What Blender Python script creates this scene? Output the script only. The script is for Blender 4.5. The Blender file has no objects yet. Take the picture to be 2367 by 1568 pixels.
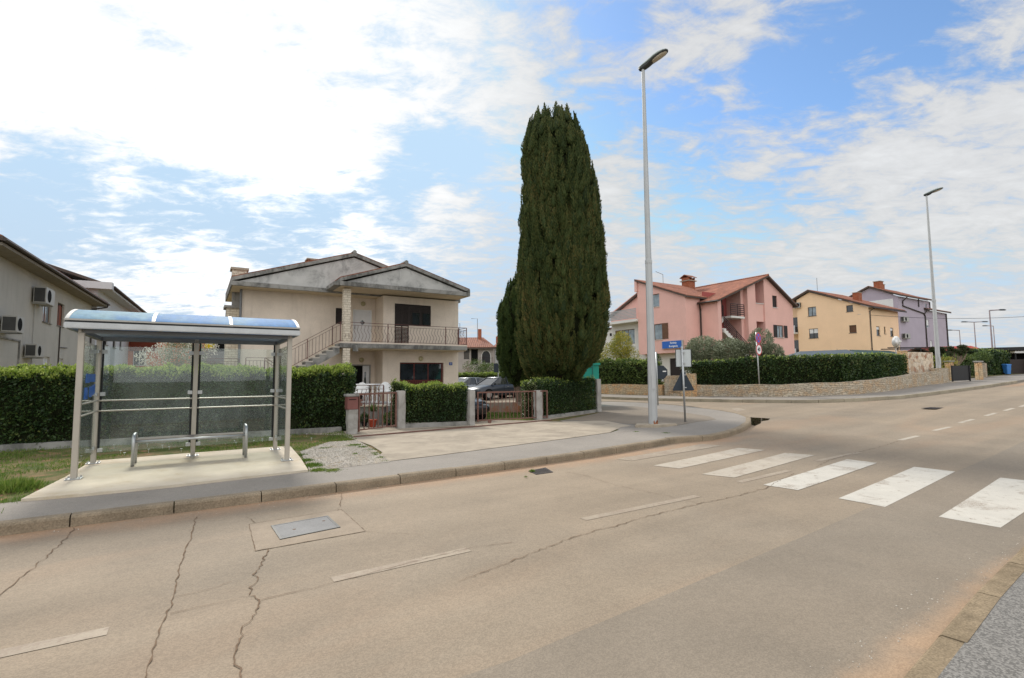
import bpy, bmesh, math, random
import numpy as np
from mathutils import Vector, Matrix
from mathutils.geometry import tessellate_polygon
R = math.radians
random.seed(7)
RNG = np.random.default_rng(11)
S = bpy.context.scene
COL = S.collection

# ------------------------------------------------------------------ camera
F = 1160.0; TH = R(4.25); RO = .008; HC = 1.7
cam = bpy.data.objects.new('camera', bpy.data.cameras.new('camera')); COL.objects.link(cam); S.camera = cam
cam.data.sensor_width = 36; cam.data.lens = 36 * F / 2367
cam.data.clip_start = .05; cam.data.clip_end = 3000
_f = Vector((0, math.cos(TH), math.sin(TH))); _u0 = Vector((0, -math.sin(TH), math.cos(TH))); _x = Vector((1, 0, 0))
_r = _x * math.cos(RO) - _u0 * math.sin(RO); _u = _x * math.sin(RO) + _u0 * math.cos(RO)
_m = Matrix((_r, _u, -_f)).transposed().to_4x4(); _m.translation = Vector((0, 0, HC)); cam.matrix_world = _m

# ------------------------------------------------------------------ light and sky
SUN_AZ, SUN_EL = R(-30), R(40)          # azimuth from +Y towards +X
EXPOSURE = 0.10
S.view_settings.view_transform = 'Standard'; S.view_settings.look = 'None'
S.view_settings.exposure = EXPOSURE; S.view_settings.gamma = 1; S.view_settings.use_curve_mapping = False
sun = bpy.data.objects.new('sun', bpy.data.lights.new('sun', 'SUN')); COL.objects.link(sun)
sun.data.energy = 3.2; sun.data.angle = R(10); sun.data.color = (1, .95, .87)
sdir = Vector((math.sin(SUN_AZ) * math.cos(SUN_EL), math.cos(SUN_AZ) * math.cos(SUN_EL), math.sin(SUN_EL)))
sun.rotation_euler = sdir.to_track_quat('Z', 'Y').to_euler()
world = bpy.data.worlds.new('World'); S.world = world; world.use_nodes = True

def ray(px, py):
    cx = (px - 1183.5) / F; cy = (784 - py) / F
    a = cx * math.cos(RO) + cy * math.sin(RO); b = -cx * math.sin(RO) + cy * math.cos(RO)
    return Vector((a, math.cos(TH) - b * math.sin(TH), math.sin(TH) + b * math.cos(TH)))

def make_world():
    nt = world.node_tree; N = nt.nodes; L = nt.links; N.clear()
    def n(t, **k):
        o = N.new(t)
        for a, v in k.items(): setattr(o, a, v)
        return o
    def mth(op, a, b=None, c=None, clamp=False):
        o = n('ShaderNodeMath', operation=op); o.use_clamp = clamp
        for i, v in enumerate((a, b, c)):
            if v is None: continue
            if isinstance(v, (int, float)): o.inputs[i].default_value = v
            else: L.new(v, o.inputs[i])
        return o.outputs[0]
    sky = n('ShaderNodeTexSky', sky_type='NISHITA'); sky.sun_disc = False
    sky.sun_elevation = SUN_EL; sky.sun_rotation = SUN_AZ; sky.altitude = 20; sky.air_density = 1.0; sky.dust_density = .6; sky.ozone_density = 1.6
    tc = n('ShaderNodeTexCoord'); sep = n('ShaderNodeSeparateXYZ'); L.new(tc.outputs['Generated'], sep.inputs[0])
    nrm = n('ShaderNodeVectorMath', operation='NORMALIZE'); L.new(tc.outputs['Generated'], nrm.inputs[0]); V = nrm.outputs[0]
    z = mth('MAXIMUM', sep.outputs[2], 0.0)
    den = mth('ADD', z, .16)
    px = mth('DIVIDE', sep.outputs[0], den); py = mth('DIVIDE', sep.outputs[1], den)
    comb = n('ShaderNodeCombineXYZ'); L.new(px, comb.inputs[0]); L.new(py, comb.inputs[1])
    def noise(scale, detail, rough, dist=0, off=(0, 0, 0), sx=1, sy=1, rz=0):
        mp = n('ShaderNodeMapping'); mp.inputs['Location'].default_value = off; mp.inputs['Scale'].default_value = (sx, sy, 1)
        mp.inputs['Rotation'].default_value = (0, 0, rz)
        L.new(comb.outputs[0], mp.inputs[0]); t = n('ShaderNodeTexNoise'); t.inputs['Scale'].default_value = scale
        t.inputs['Detail'].default_value = detail; t.inputs['Roughness'].default_value = rough; t.inputs['Distortion'].default_value = dist
        L.new(mp.outputs[0], t.inputs[0]); return t.outputs['Fac']
    big = noise(1.6, 3, .5, .2, (3.1, 1.7, 0))
    med = noise(5.2, 10, .62, .5, (.3, 5.2, 0), 1.0, 1.5, R(-35))
    fin = noise(13.0, 8, .66, .4, (7, 2, 0), 1, 1.5, R(-30))
    nz = mth('SUBTRACT', mth('ADD', mth('MULTIPLY', big, .40), mth('ADD', mth('MULTIPLY', med, .95), mth('MULTIPLY', fin, .50))), .425)
    def lobe(pxl, pyl, rad, amp):
        d = ray(pxl, pyl).normalized(); dp = n('ShaderNodeVectorMath', operation='DOT_PRODUCT'); L.new(V, dp.inputs[0]); dp.inputs[1].default_value = d
        mr = n('ShaderNodeMapRange', interpolation_type='SMOOTHERSTEP'); L.new(dp.outputs['Value'], mr.inputs[0])
        mr.inputs[1].default_value = math.cos(rad); mr.inputs[2].default_value = 1.0
        mr.inputs[3].default_value = 0; mr.inputs[4].default_value = amp; return mr.outputs[0]
    lobes = [(330, 60, .42, .11), (760, 140, .30, .12), (150, 270, .20, .16), (600, 330, .16, .24), (800, 360, .09, .16), (1000, 60, .22, .05), (1120, 200, .14, .10),
             (250, 470, .15, -.24), (20, 430, .12, -.20), (440, 480, .10, -.16), (620, 500, .13, -.24), (770, 450, .08, -.14), (900, 450, .10, -.18), (1030, 350, .10, -.18), (1120, 430, .08, -.08), (330, 590, .16, .06), (480, 610, .18, .05), (860, 500, .07, .10), (800, 570, .14, .10), (1040, 530, .12, .12), (430, 690, .3, .06),
             (1290, 130, .14, .10), (1370, 290, .08, -.16), (1570, 440, .12, -.10), (1560, 250, .10, -.12), (1400, 20, .08, -.12), (1640, 60, .12, .12), (1950, 130, .16, -.14), (2150, 180, .10, -.10), (2280, 40, .14, -.03), (1720, 330, .12, .03), (1780, 220, .08, -.06),
             (2000, 300, .14, .06), (2280, 300, .22, .12), (2150, 540, .24, .12), (1700, 560, .2, .06), (1420, 600, .2, .08), (1440, 440, .10, .10)]
    cov = None
    for l in lobes:
        o = lobe(*l); cov = o if cov is None else mth('ADD', cov, o)
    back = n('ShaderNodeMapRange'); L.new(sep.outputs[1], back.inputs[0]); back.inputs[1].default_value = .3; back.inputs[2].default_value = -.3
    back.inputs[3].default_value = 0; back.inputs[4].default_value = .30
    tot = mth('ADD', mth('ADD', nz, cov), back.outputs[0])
    mk = n('ShaderNodeMapRange', interpolation_type='SMOOTHSTEP'); L.new(tot, mk.inputs[0]); mk.inputs[1].default_value = .37; mk.inputs[2].default_value = .70
    # cloud tone: brighter towards the sun, thin parts greyer
    sunl = mth('ADD', lobe(420, 150, .70, .42), lobe(600, 620, .35, .20))
    core = n('ShaderNodeMapRange'); L.new(tot, core.inputs[0]); core.inputs[1].default_value = .45; core.inputs[2].default_value = .95; core.inputs[3].default_value = .76; core.inputs[4].default_value = 1.0
    rear = n('ShaderNodeMapRange', interpolation_type='SMOOTHSTEP'); L.new(sep.outputs[1], rear.inputs[0]); rear.inputs[1].default_value = .25; rear.inputs[2].default_value = -.35; rear.inputs[3].default_value = 0; rear.inputs[4].default_value = .74  # extra cloud brightness added behind the camera to light facades and road
    zen = n('ShaderNodeMapRange', interpolation_type='SMOOTHSTEP'); L.new(sep.outputs[2], zen.inputs[0]); zen.inputs[1].default_value = .62; zen.inputs[2].default_value = .95; zen.inputs[3].default_value = 0; zen.inputs[4].default_value = .5  # overhead clouds brightened too, added as fill light
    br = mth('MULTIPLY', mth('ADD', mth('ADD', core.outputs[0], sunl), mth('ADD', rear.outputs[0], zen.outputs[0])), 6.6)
    cc = n('ShaderNodeCombineXYZ'); L.new(mth('MULTIPLY', br, .98), cc.inputs[0]); L.new(mth('MULTIPLY', br, .985), cc.inputs[1]); L.new(mth('MULTIPLY', br, .985), cc.inputs[2])
    # horizon veil
    hz = n('ShaderNodeMapRange', interpolation_type='SMOOTHSTEP'); L.new(sep.outputs[2], hz.inputs[0]); hz.inputs[1].default_value = .42; hz.inputs[2].default_value = -.02; hz.inputs[3].default_value = 0; hz.inputs[4].default_value = .80
    tint = n('ShaderNodeVectorMath', operation='MULTIPLY'); L.new(sky.outputs[0], tint.inputs[0]); tint.inputs[1].default_value = SKYT
    lim = n('ShaderNodeVectorMath', operation='MINIMUM'); L.new(tint.outputs[0], lim.inputs[0]); lim.inputs[1].default_value = (4.3, 5.9, 7.6)
    mx1 = n('ShaderNodeMix', data_type='RGBA'); L.new(hz.outputs[0], mx1.inputs['Factor']); L.new(lim.outputs[0], mx1.inputs['A']); mx1.inputs['B'].default_value = (4.5, 5.3, 6.1, 1)
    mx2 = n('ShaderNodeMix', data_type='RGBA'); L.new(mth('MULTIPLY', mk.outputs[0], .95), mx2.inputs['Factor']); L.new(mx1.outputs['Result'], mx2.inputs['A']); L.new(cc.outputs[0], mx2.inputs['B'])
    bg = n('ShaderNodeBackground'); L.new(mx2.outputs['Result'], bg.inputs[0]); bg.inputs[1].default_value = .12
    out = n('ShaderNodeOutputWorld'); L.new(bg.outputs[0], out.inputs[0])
SKYT = (1.18, 1.38, 1.52)
make_world()

# ------------------------------------------------------------------ terrain: flat near, climbing along the main road
KP = [(-1e4, 0), (6, 0), (12, .06), (18, .22), (26.7, .6), (40, 1.05), (50, 1.27), (66, 1.45), (90, 1.5), (140, 1.4), (1e4, 1.4)]
def rise(s):
    for i in range(len(KP) - 1):
        if s <= KP[i + 1][0]:
            (a, za), (b, zb) = KP[i], KP[i + 1]
            def m(j):
                if j <= 0 or j >= len(KP) - 1: return 0
                d0 = (KP[j][1] - KP[j - 1][1]) / (KP[j][0] - KP[j - 1][0]); d1 = (KP[j + 1][1] - KP[j][1]) / (KP[j + 1][0] - KP[j][0])
                return 0 if d0 * d1 <= 0 else 2 * d0 * d1 / (d0 + d1)
            h = b - a; t = (s - a) / h
            return za * (2 * t**3 - 3 * t * t + 1) + zb * (3 * t * t - 2 * t**3) + h * m(i) * (t**3 - 2 * t * t + t) + h * m(i + 1) * (t**3 - t * t)
    return KP[-1][1]
AX = R(56.5); UX, UY = math.sin(AX), math.cos(AX)
def tz(x, y): return rise(x * UX + y * UY)
def G(px, py, h=0):
    d = ray(px, py); f = lambda t: HC + t * d[2] - tz(t * d[0], t * d[1]) - h
    t0 = .5
    while f(t0 + .25) > 0 and t0 < 400: t0 += .25
    a, b = t0, t0 + .25
    for _ in range(30):
        m = (a + b) / 2
        if f(m) > 0: a = m
        else: b = m
    return (a * d[0], a * d[1])
def K(s, r): return (s * UX + r * UY, s * UY - r * UX)          # kerb frame: along, right of the road

class Fr:
    def __init__(s, deg):
        s.A = R(deg); s.u = (math.sin(s.A), math.cos(s.A)); s.n = (-math.cos(s.A), math.sin(s.A)); s.rot = R(90 - deg)
    def w(s, a, b, z=0): return Vector((a * s.u[0] + b * s.n[0], a * s.u[1] + b * s.n[1], z))
    def ab(s, x, y): return (x * s.u[0] + y * s.u[1], x * s.n[0] + y * s.n[1])
WF = Fr(90); HF = Fr(58); GF = Fr(60.5); KF = Fr(56.5)

# ------------------------------------------------------------------ materials
def lerp(a, b, t): return tuple(a[i] * (1 - t) + b[i] * t for i in range(3))
MATS = {}
class NB:
    def __init__(s, name):
        s.m = bpy.data.materials.new(name); s.m.use_nodes = True; s.t = s.m.node_tree; s.N = s.t.nodes; s.L = s.t.links; s.N.clear()
        s.out = s.N.new('ShaderNodeOutputMaterial'); s.tc = s.N.new('ShaderNodeTexCoord')
    def n(s, t, **k):
        o = s.N.new(t)
        for a, v in k.items(): setattr(o, a, v)
        return o
    def put(s, sock, v):
        if isinstance(v, bpy.types.NodeSocket): s.L.new(v, sock)
        elif isinstance(v, (tuple, list)) and len(v) == 3 and sock.type == 'RGBA': sock.default_value = (*v, 1)
        else: sock.default_value = v
    def math(s, op, a, b=None, clamp=False):
        o = s.n('ShaderNodeMath', operation=op); o.use_clamp = clamp; s.put(o.inputs[0], a)
        if b is not None: s.put(o.inputs[1], b)
        return o.outputs[0]
    def noise(s, scale, detail=4, rough=.55, dist=0, vec=None, sc=None):
        v = vec if vec is not None else s.tc.outputs['Object']
        if sc:
            mp = s.n('ShaderNodeMapping'); mp.inputs['Scale'].default_value = sc; s.L.new(v, mp.inputs[0]); v = mp.outputs[0]
        t = s.n('ShaderNodeTexNoise'); s.L.new(v, t.inputs[0]); t.inputs['Scale'].default_value = scale; t.inputs['Detail'].default_value = detail
        t.inputs['Roughness'].default_value = rough; t.inputs['Distortion'].default_value = dist; return t.outputs['Fac']
    def mr(s, v, a, b, c=0, d=1, smooth=True):
        o = s.n('ShaderNodeMapRange', interpolation_type='SMOOTHSTEP' if smooth else 'LINEAR'); s.put(o.inputs[0], v)
        for i, x in enumerate((a, b, c, d)): o.inputs[i + 1].default_value = x
        return o.outputs[0]
    def mix(s, f, a, b, mode='MIX'):
        o = s.n('ShaderNodeMix', data_type='RGBA', blend_type=mode); s.put(o.inputs['Factor'], f); s.put(o.inputs['A'], a); s.put(o.inputs['B'], b); return o.outputs['Result']
    def vary(s, col, f, lo, hi):    # multiply colour by a factor
        g = s.n('ShaderNodeCombineXYZ'); k = s.mr(f, .3, .7, lo, hi, False)
        for i in range(3): s.L.new(k, g.inputs[i])
        return s.mix(1.0, col, g.outputs[0], 'MULTIPLY')
    def bump(s, h, strength=.3, dist=.02):
        o = s.n('ShaderNodeBump'); o.inputs['Strength'].default_value = strength; o.inputs['Distance'].default_value = dist; s.put(o.inputs['Height'], h); return o.outputs[0]
    def bsdf(s, col, rough=.8, spec=.3, metal=0, normal=None, **kw):
        p = s.n('ShaderNodeBsdfPrincipled'); s.put(p.inputs['Base Color'], col); s.put(p.inputs['Roughness'], rough)
        p.inputs['Specular IOR Level'].default_value = spec; s.put(p.inputs['Metallic'], metal)
        if normal is not None: s.L.new(normal, p.inputs['Normal'])
        for k, v in kw.items(): s.put(p.inputs[k], v)
        return p.outputs[0]
    def done(s, sh): s.L.new(sh, s.out.inputs[0]); return s.m

def simple(name, col, rough=.7, spec=.3, metal=0, var=.12, scale=4, fine=.08, fscale=70, bump=.1, grime=0, streak=0):
    if name in MATS: return MATS[name]
    b = NB(name); c = b.vary(col, b.noise(scale, 5), 1 - var, 1 + var)
    fn = b.noise(fscale, 3, .6)
    c = b.vary(c, fn, 1 - fine, 1 + fine)
    if grime:
        g = b.mr(b.noise(1.3, 6, .65, .5), .5, .75, 0, grime); c = b.mix(g, c, (col[0] * .35, col[1] * .33, col[2] * .3))
    if streak:
        g = b.mr(b.noise(3.0, 4, .6, 0, None, (3, 3, .25)), .5, .72, 0, streak); c = b.mix(g, c, (col[0] * .45, col[1] * .43, col[2] * .4))
    nr = b.bump(fn, bump, .01) if bump else None
    MATS[name] = b.done(b.bsdf(c, rough, spec, metal, nr)); return MATS[name]

def stucco(name, col, var=.10, streak=.25, bump=.35):
    b = NB(name); c = b.vary(col, b.noise(.7, 5, .6), 1 - var, 1 + var)
    c = b.vary(c, b.noise(22, 4, .7), .94, 1.06)
    g = b.mr(b.noise(1.6, 5, .62, .3, None, (2.2, 2.2, .3)), .5, .78, 0, streak); c = b.mix(g, c, (col[0] * .5, col[1] * .47, col[2] * .42))
    h = b.noise(55, 5, .7)
    MATS[name] = b.done(b.bsdf(c, .92, .15, 0, b.bump(h, bump, .02))); return MATS[name]

def stained(name, col, dark, amount=.75, lo=.42, hi=.62):
    b = NB(name); c = b.vary(col, b.noise(2, 5), .9, 1.1)
    g = b.math('MULTIPLY', b.mr(b.noise(1.1, 7, .68, .6), lo, hi), b.mr(b.noise(7, 6, .7, .3, None, (1, 1, .35)), .32, .58, .35, 1))
    c = b.mix(b.math('MULTIPLY', g, amount), c, dark)
    MATS[name] = b.done(b.bsdf(c, .95, .1, 0, b.bump(b.noise(40, 5, .7), .4, .02))); return MATS[name]

def bricks(name, c1, c2, mortar, w=.24, h=.085, ms=.012, irregular=0, var=.2, bump=.6, warm=None, sq=1.0):
    b = NB(name); uv = b.tc.outputs['UV']
    if irregular:
        nz = b.n('ShaderNodeTexNoise'); nz.inputs['Scale'].default_value = 3.2; nz.inputs['Detail'].default_value = 3; b.L.new(uv, nz.inputs[0])
        v = b.n('ShaderNodeVectorMath', operation='MULTIPLY_ADD'); b.L.new(nz.outputs['Color'], v.inputs[0]); v.inputs[1].default_value = (irregular,) * 3; b.L.new(uv, v.inputs[2]); uv = v.outputs[0]
    t = b.n('ShaderNodeTexBrick'); b.L.new(uv, t.inputs[0]); t.inputs['Scale'].default_value = 1; t.inputs['Brick Width'].default_value = w; t.inputs['Row Height'].default_value = h
    t.inputs['Mortar Size'].default_value = ms; t.inputs['Mortar Smooth'].default_value = .3; t.offset = .43; t.squash = sq; t.squash_frequency = 3
    for k, v in (('Color1', c1), ('Color2', c2), ('Mortar', mortar)): t.inputs[k].default_value = (*v, 1)
    c = t.outputs['Color']
    if warm:
        g = b.mr(b.noise(2.3, 3, .6), .42, .62); c = b.mix(b.math('MULTIPLY', g, .75), c, b.mix(t.outputs['Fac'], warm, mortar))
    c = b.vary(c, b.noise(9, 5, .7), 1 - var, 1 + var)
    hgt = b.math('ADD', b.math('MULTIPLY', t.outputs['Fac'], -1.0), b.math('MULTIPLY', b.noise(30, 4, .7), .5))
    MATS[name] = b.done(b.bsdf(c, .9, .15, 0, b.bump(hgt, bump, .03))); return MATS[name]

def tiles(name, col, col2, w=.23, h=.38):
    b = NB(name); uv = b.tc.outputs['UV']; sp = b.n('ShaderNodeSeparateXYZ'); b.L.new(uv, sp.inputs[0])
    u = b.math('DIVIDE', sp.outputs[0], w); v = b.math('DIVIDE', sp.outputs[1], h)
    cb = b.n('ShaderNodeCombineXYZ'); b.L.new(b.math('FLOOR', u), cb.inputs[0]); b.L.new(b.math('FLOOR', v), cb.inputs[1])
    wn = b.n('ShaderNodeTexWhiteNoise', noise_dimensions='2D'); b.L.new(cb.outputs[0], wn.inputs[0])
    c = b.mix(wn.outputs['Value'], col, col2)
    c = b.vary(c, b.noise(.8, 5, .6), .75, 1.2); c = b.vary(c, b.noise(14, 4, .7), .85, 1.15)
    hu = b.math('ABSOLUTE', b.math('SINE', b.math('MULTIPLY', u, math.pi))); hv = b.math('FRACT', v)
    edge = b.mr(hu, 0, .35, .35, 1); c2 = b.n('ShaderNodeCombineXYZ')
    for i in range(3): b.L.new(edge, c2.inputs[i])
    c = b.mix(.6, c, b.mix(1.0, c, c2.outputs[0], 'MULTIPLY'))
    hh = b.math('ADD', hu, b.math('MULTIPLY', hv, -.5))
    MATS[name] = b.done(b.bsdf(c, .85, .2, 0, b.bump(hh, .8, .05))); return MATS[name]

def leafmat(name, cols, trans=.25, rough=.5, spec=.35):
    b = NB(name); g = b.n('ShaderNodeNewGeometry'); at = b.n('ShaderNodeAttribute'); at.attribute_name = 'tint'
    f = b.math('ADD', b.math('MULTIPLY', g.outputs['Random Per Island'], .5), b.math('MULTIPLY', at.outputs['Fac'], .5))
    cr = b.n('ShaderNodeValToRGB'); b.L.new(f, cr.inputs[0]); els = cr.color_ramp.elements
    while len(els) < len(cols): els.new(.5)
    for i, (p, c) in enumerate(cols): els[i].position = p; els[i].color = (*c, 1)
    p = b.bsdf(cr.outputs[0], rough, spec); tr = b.n('ShaderNodeBsdfTranslucent'); b.L.new(cr.outputs[0], tr.inputs[0])
    m = b.n('ShaderNodeMixShader'); m.inputs[0].default_value = trans; b.L.new(p, m.inputs[1]); b.L.new(tr.outputs[0], m.inputs[2])
    MATS[name] = b.done(m.outputs[0]); return MATS[name]

def asphalt(name, c1, c2, dust=None, edges=(), coarse=1.0, grain=.09, bands=False):
    b = NB(name); o = b.tc.outputs['Object']
    c = b.mix(b.mr(b.noise(.22, 4, .55, .4), .38, .62), c1, c2)
    c = b.vary(c, b.noise(.9, 5, .6, .3), .90, 1.08)
    sp = b.n('ShaderNodeSeparateXYZ'); b.L.new(o, sp.inputs[0])
    if bands:      # long worn wheel tracks and traffic film along the road
        tr = b.noise(1.0, 3, .5, 0, None, (.05, 1.1, 1)); c = b.vary(c, tr, .86, 1.10); c = b.mix(b.mr(b.noise(.35, 5, .6, .6, None, (.35, 1, 1)), .48, .66, 0, .45), c, lerp(c1, dust, .55))
    if dust:
        for (pos, wid, amt, *gap) in edges:
            d = b.math('ABSOLUTE', b.math('SUBTRACT', sp.outputs[1], pos)); d = b.math('ADD', d, b.math('MULTIPLY', b.math('SUBTRACT', b.noise(1.2, 5, .6), .5), wid * 1.3))
            g = b.math('MULTIPLY', b.mr(d, wid, 0, 0, amt), b.mr(b.noise(2.5, 5, .6), .25, .6, .5, 1)); c = b.mix(b.math('MULTIPLY', g, b.math('MAXIMUM', b.mr(sp.outputs[0], gap[0] + 3, gap[0]), b.mr(sp.outputs[0], gap[1] - 3, gap[1]))) if gap else g, c, dust)
    # aggregate: light and dark grains
    v = b.n('ShaderNodeTexVoronoi'); v.inputs['Scale'].default_value = 95 / coarse; b.L.new(o, v.inputs[0])
    sv = b.n('ShaderNodeSeparateXYZ'); b.L.new(v.outputs['Color'], sv.inputs[0])
    c = b.vary(c, sv.outputs[0], 1 - grain, 1 + grain)
    fn = b.noise(150 / coarse, 3, .7); c = b.vary(c, fn, .90, 1.10)
    md = b.noise(14, 4, .7); c = b.vary(c, md, .94, 1.06)
    hgt = b.math('ADD', v.outputs['Distance'], b.math('MULTIPLY', fn, .7))
    MATS[name] = b.done(b.bsdf(c, .82, .25, 0, b.bump(hgt, .30, .006))); return MATS[name]

def paint(name, col, wear, under):
    b = NB(name); c = b.vary(col, b.noise(3, 4), .93, 1.05)
    w = b.math('MAXIMUM', b.mr(b.noise(9, 8, .75, .2), wear + .05, wear + .16), b.math('MULTIPLY', b.mr(b.noise(1.8, 5, .65, .6), wear + .02, wear + .12), b.mr(b.noise(60, 4, .7), .40, .6)))
    c = b.mix(w, c, under); c = b.vary(c, b.noise(120, 3, .7), .88, 1.1)
    MATS[name] = b.done(b.bsdf(c, .7, .25, 0, b.bump(b.noise(120, 3, .7), .25, .006))); return MATS[name]

def glass_dark(name, col=(.02, .025, .03), rough=.04):
    b = NB(name); c = b.vary(col, b.noise(2, 3), .6, 1.4); MATS[name] = b.done(b.bsdf(c, rough, .8)); return MATS[name]

def glass_clear(name, tint=(.80, .88, .86), dirt=.10, dcol=(.55, .62, .6)):
    b = NB(name); t = b.n('ShaderNodeBsdfTransparent'); t.inputs[0].default_value = (*tint, 1)
    g = b.n('ShaderNodeBsdfGlossy'); g.inputs['Roughness'].default_value = .02; d = b.n('ShaderNodeBsdfDiffuse'); d.inputs[0].default_value = (*dcol, 1)
    tl = b.n('ShaderNodeBsdfTranslucent'); tl.inputs[0].default_value = (*dcol, 1)
    dd = b.n('ShaderNodeMixShader'); dd.inputs[0].default_value = .5; b.L.new(d.outputs[0], dd.inputs[1]); b.L.new(tl.outputs[0], dd.inputs[2])
    f = b.mr(b.noise(1.4, 5, .65, .4, None, (1, 1, .5)), .3, .75, dirt * .5, dirt * 1.6)
    m1 = b.n('ShaderNodeMixShader'); b.L.new(f, m1.inputs[0]); b.L.new(t.outputs[0], m1.inputs[1]); b.L.new(dd.outputs[0], m1.inputs[2])
    fr = b.n('ShaderNodeFresnel'); gm = b.n('ShaderNodeNewGeometry'); b.L.new(b.math('SUBTRACT', 1.5, b.math('MULTIPLY', gm.outputs['Backfacing'], .8333)), fr.inputs[0])
    m2 = b.n('ShaderNodeMixShader'); b.L.new(fr.outputs[0], m2.inputs[0]); b.L.new(m1.outputs[0], m2.inputs[1]); b.L.new(g.outputs[0], m2.inputs[2])
    MATS[name] = b.done(m2.outputs[0]); return MATS[name]

m_earth = simple('earth', (.20, .15, .09), .95, .1, var=.3, scale=1.5, fine=.2, bump=.5)
def ground_mix(name, a, bcol, c3):
    b = NB(name); c = b.mix(b.mr(b.noise(1.4, 6, .65, .4), .42, .6), a, bcol); c = b.mix(b.mr(b.noise(3.7, 5, .6, .3), .52, .66), c, c3)
    c = b.vary(c, b.noise(40, 4, .7), .8, 1.2); MATS[name] = b.done(b.bsdf(c, .95, .1, 0, b.bump(b.noise(30, 5, .7), .6, .03))); return MATS[name]
m_lawn = ground_mix('lawn_ground', (.08, .10, .03), (.18, .14, .07), (.27, .16, .09))
m_field = ground_mix('field_ground', (.08, .10, .03), (.13, .13, .05), (.2, .15, .09))
m_road = asphalt('road_asphalt', (.268, .212, .150), (.246, .199, .145), (.36, .225, .135), ((7.75, .55, .75, 11, 38), (1.35, .26, .6)), 1.0, bands=True)
m_road2 = asphalt('road_asphalt_newer', (.228, .186, .138), (.210, .175, .133), (.42, .275, .165), ((1.30, .26, .7),), .8)
m_pave = asphalt('pavement_asphalt', (.235, .21, .18), (.265, .235, .20), coarse=.7)
m_pave_near = asphalt('pavement_asphalt_coarse', (.18, .168, .15), (.215, .20, .178), coarse=1.0, grain=.30)
m_apron = asphalt('apron_asphalt', (.20, .165, .125), (.23, .19, .145), coarse=.9)
m_kerb = simple('kerb_concrete', (.25, .20, .14), .9, .15, var=.2, scale=2.5, fine=.25, fscale=50, bump=.6, grime=.35)
m_kerb_r = simple('worn_kerb_concrete', (.24, .185, .12), .95, .1, var=.2, scale=6, fine=.3, fscale=70, bump=.8, grime=.5)
m_kerb_far = simple('kerb_concrete_pale', (.32, .28, .21), .9, .15, var=.2, scale=1.5, fine=.2, bump=.4, grime=.3)
m_conc = stained('concrete_slab', (.56, .49, .385), (.44, .34, .21), .6, .48, .70)
m_conc2 = stained('concrete_drive', (.375, .32, .25), (.25, .215, .17), .7, .43, .64)
m_conc_grey = stained('concrete_grey', (.30, .29, .27), (.10, .10, .09), .8, .40, .6)
m_post_conc = stained('gatepost_concrete', (.36, .345, .32), (.16, .14, .12), .8, .45, .62)
m_gravel = ground_mix('gravel_bed', (.42, .38, .33), (.33, .29, .24), (.28, .22, .14))
m_white_paint = paint('marking_white', (.50, .465, .40), .52, (.27, .22, .17))
m_worn_paint = paint('marking_worn', (.42, .365, .29), .50, (.28, .22, .165))
m_faint_paint = paint('marking_faint', (.335, .275, .205), .44, (.27, .21, .155))
m_crack = simple('crack_fill', (.165, .115, .078), .95, .05, var=.3, scale=8)
m_steel = simple('galvanised_steel', (.45, .46, .46), .42, .5, .75, var=.08, scale=5, fine=.05, bump=.03)
m_beige_al = simple('beige_aluminium', (.42, .385, .33), .42, .45, .35, var=.06, scale=4, fine=.04, bump=.02)
m_dark_seal = simple('rubber_seal', (.02, .022, .024), .6, .3)
m_pole = simple('lamp_pole_paint', (.43, .44, .44), .5, .4, .25, var=.06, scale=2, fine=.04, bump=.03, streak=.12)
m_rust = simple('rust', (.25, .10, .05), .9, .1, var=.3, scale=12, fine=.2, bump=.4)
m_lamp_dark = simple('lamp_housing', (.035, .038, .036), .45, .4, .2)
m_lamp_top = simple('lamp_cover', (.30, .34, .32), .45, .4, .1)
m_lens = simple('lamp_lens', (.42, .36, .27), .18, .6, .0)
m_leaf_hedge = leafmat('hedge_leaf', [(0, (.012, .030, .012)), (.4, (.030, .062, .018)), (.75, (.070, .115, .030)), (1, (.19, .18, .05))], .25, .42, .4)
m_leaf_shoot = leafmat('hedge_shoot', [(0, (.09, .16, .02)), (.5, (.24, .32, .05)), (1, (.48, .52, .16))], .35, .4, .4)
m_leaf_vari = leafmat('variegated_leaf', [(0, (.03, .06, .015)), (.55, (.07, .10, .03)), (.8, (.25, .27, .14)), (1, (.6, .58, .42))], .2, .45)
m_leaf_cyp = leafmat('cypress_spray', [(0, (.020, .036, .012)), (.35, (.052, .076, .021)), (.65, (.105, .115, .036)), (1, (.19, .14, .05))], .2, .7, .2)
m_leaf_cyp2 = leafmat('small_cypress_spray', [(0, (.022, .042, .012)), (.5, (.055, .088, .022)), (1, (.11, .125, .035))], .2, .7, .2)
m_leaf_olive = leafmat('olive_leaf', [(0, (.09, .105, .06)), (.5, (.21, .23, .14)), (1, (.40, .43, .30))], .2, .5)
m_leaf_yellow = leafmat('mimosa_leaf', [(0, (.10, .12, .03)), (.4, (.20, .22, .04)), (.7, (.42, .36, .04)), (1, (.62, .46, .05))], .3, .6)
m_leaf_light = leafmat('light_shrub_leaf', [(0, (.03, .06, .015)), (.5, (.08, .13, .03)), (1, (.2, .24, .06))], .25, .5)
m_leaf_pine = leafmat('cloud_pruned_leaf', [(0, (.02, .035, .012)), (.6, (.05, .07, .02)), (1, (.10, .11, .04))], .12, .6)
m_leaf_blossom = leafmat('blossom_petal', [(0, (.35, .33, .26)), (.5, (.6, .58, .5)), (1, (.8, .78, .72))], .3, .6)
m_grass = leafmat('grass_blade', [(0, (.05, .09, .012)), (.5, (.11, .19, .025)), (1, (.26, .28, .07))], .35, .5)
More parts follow.
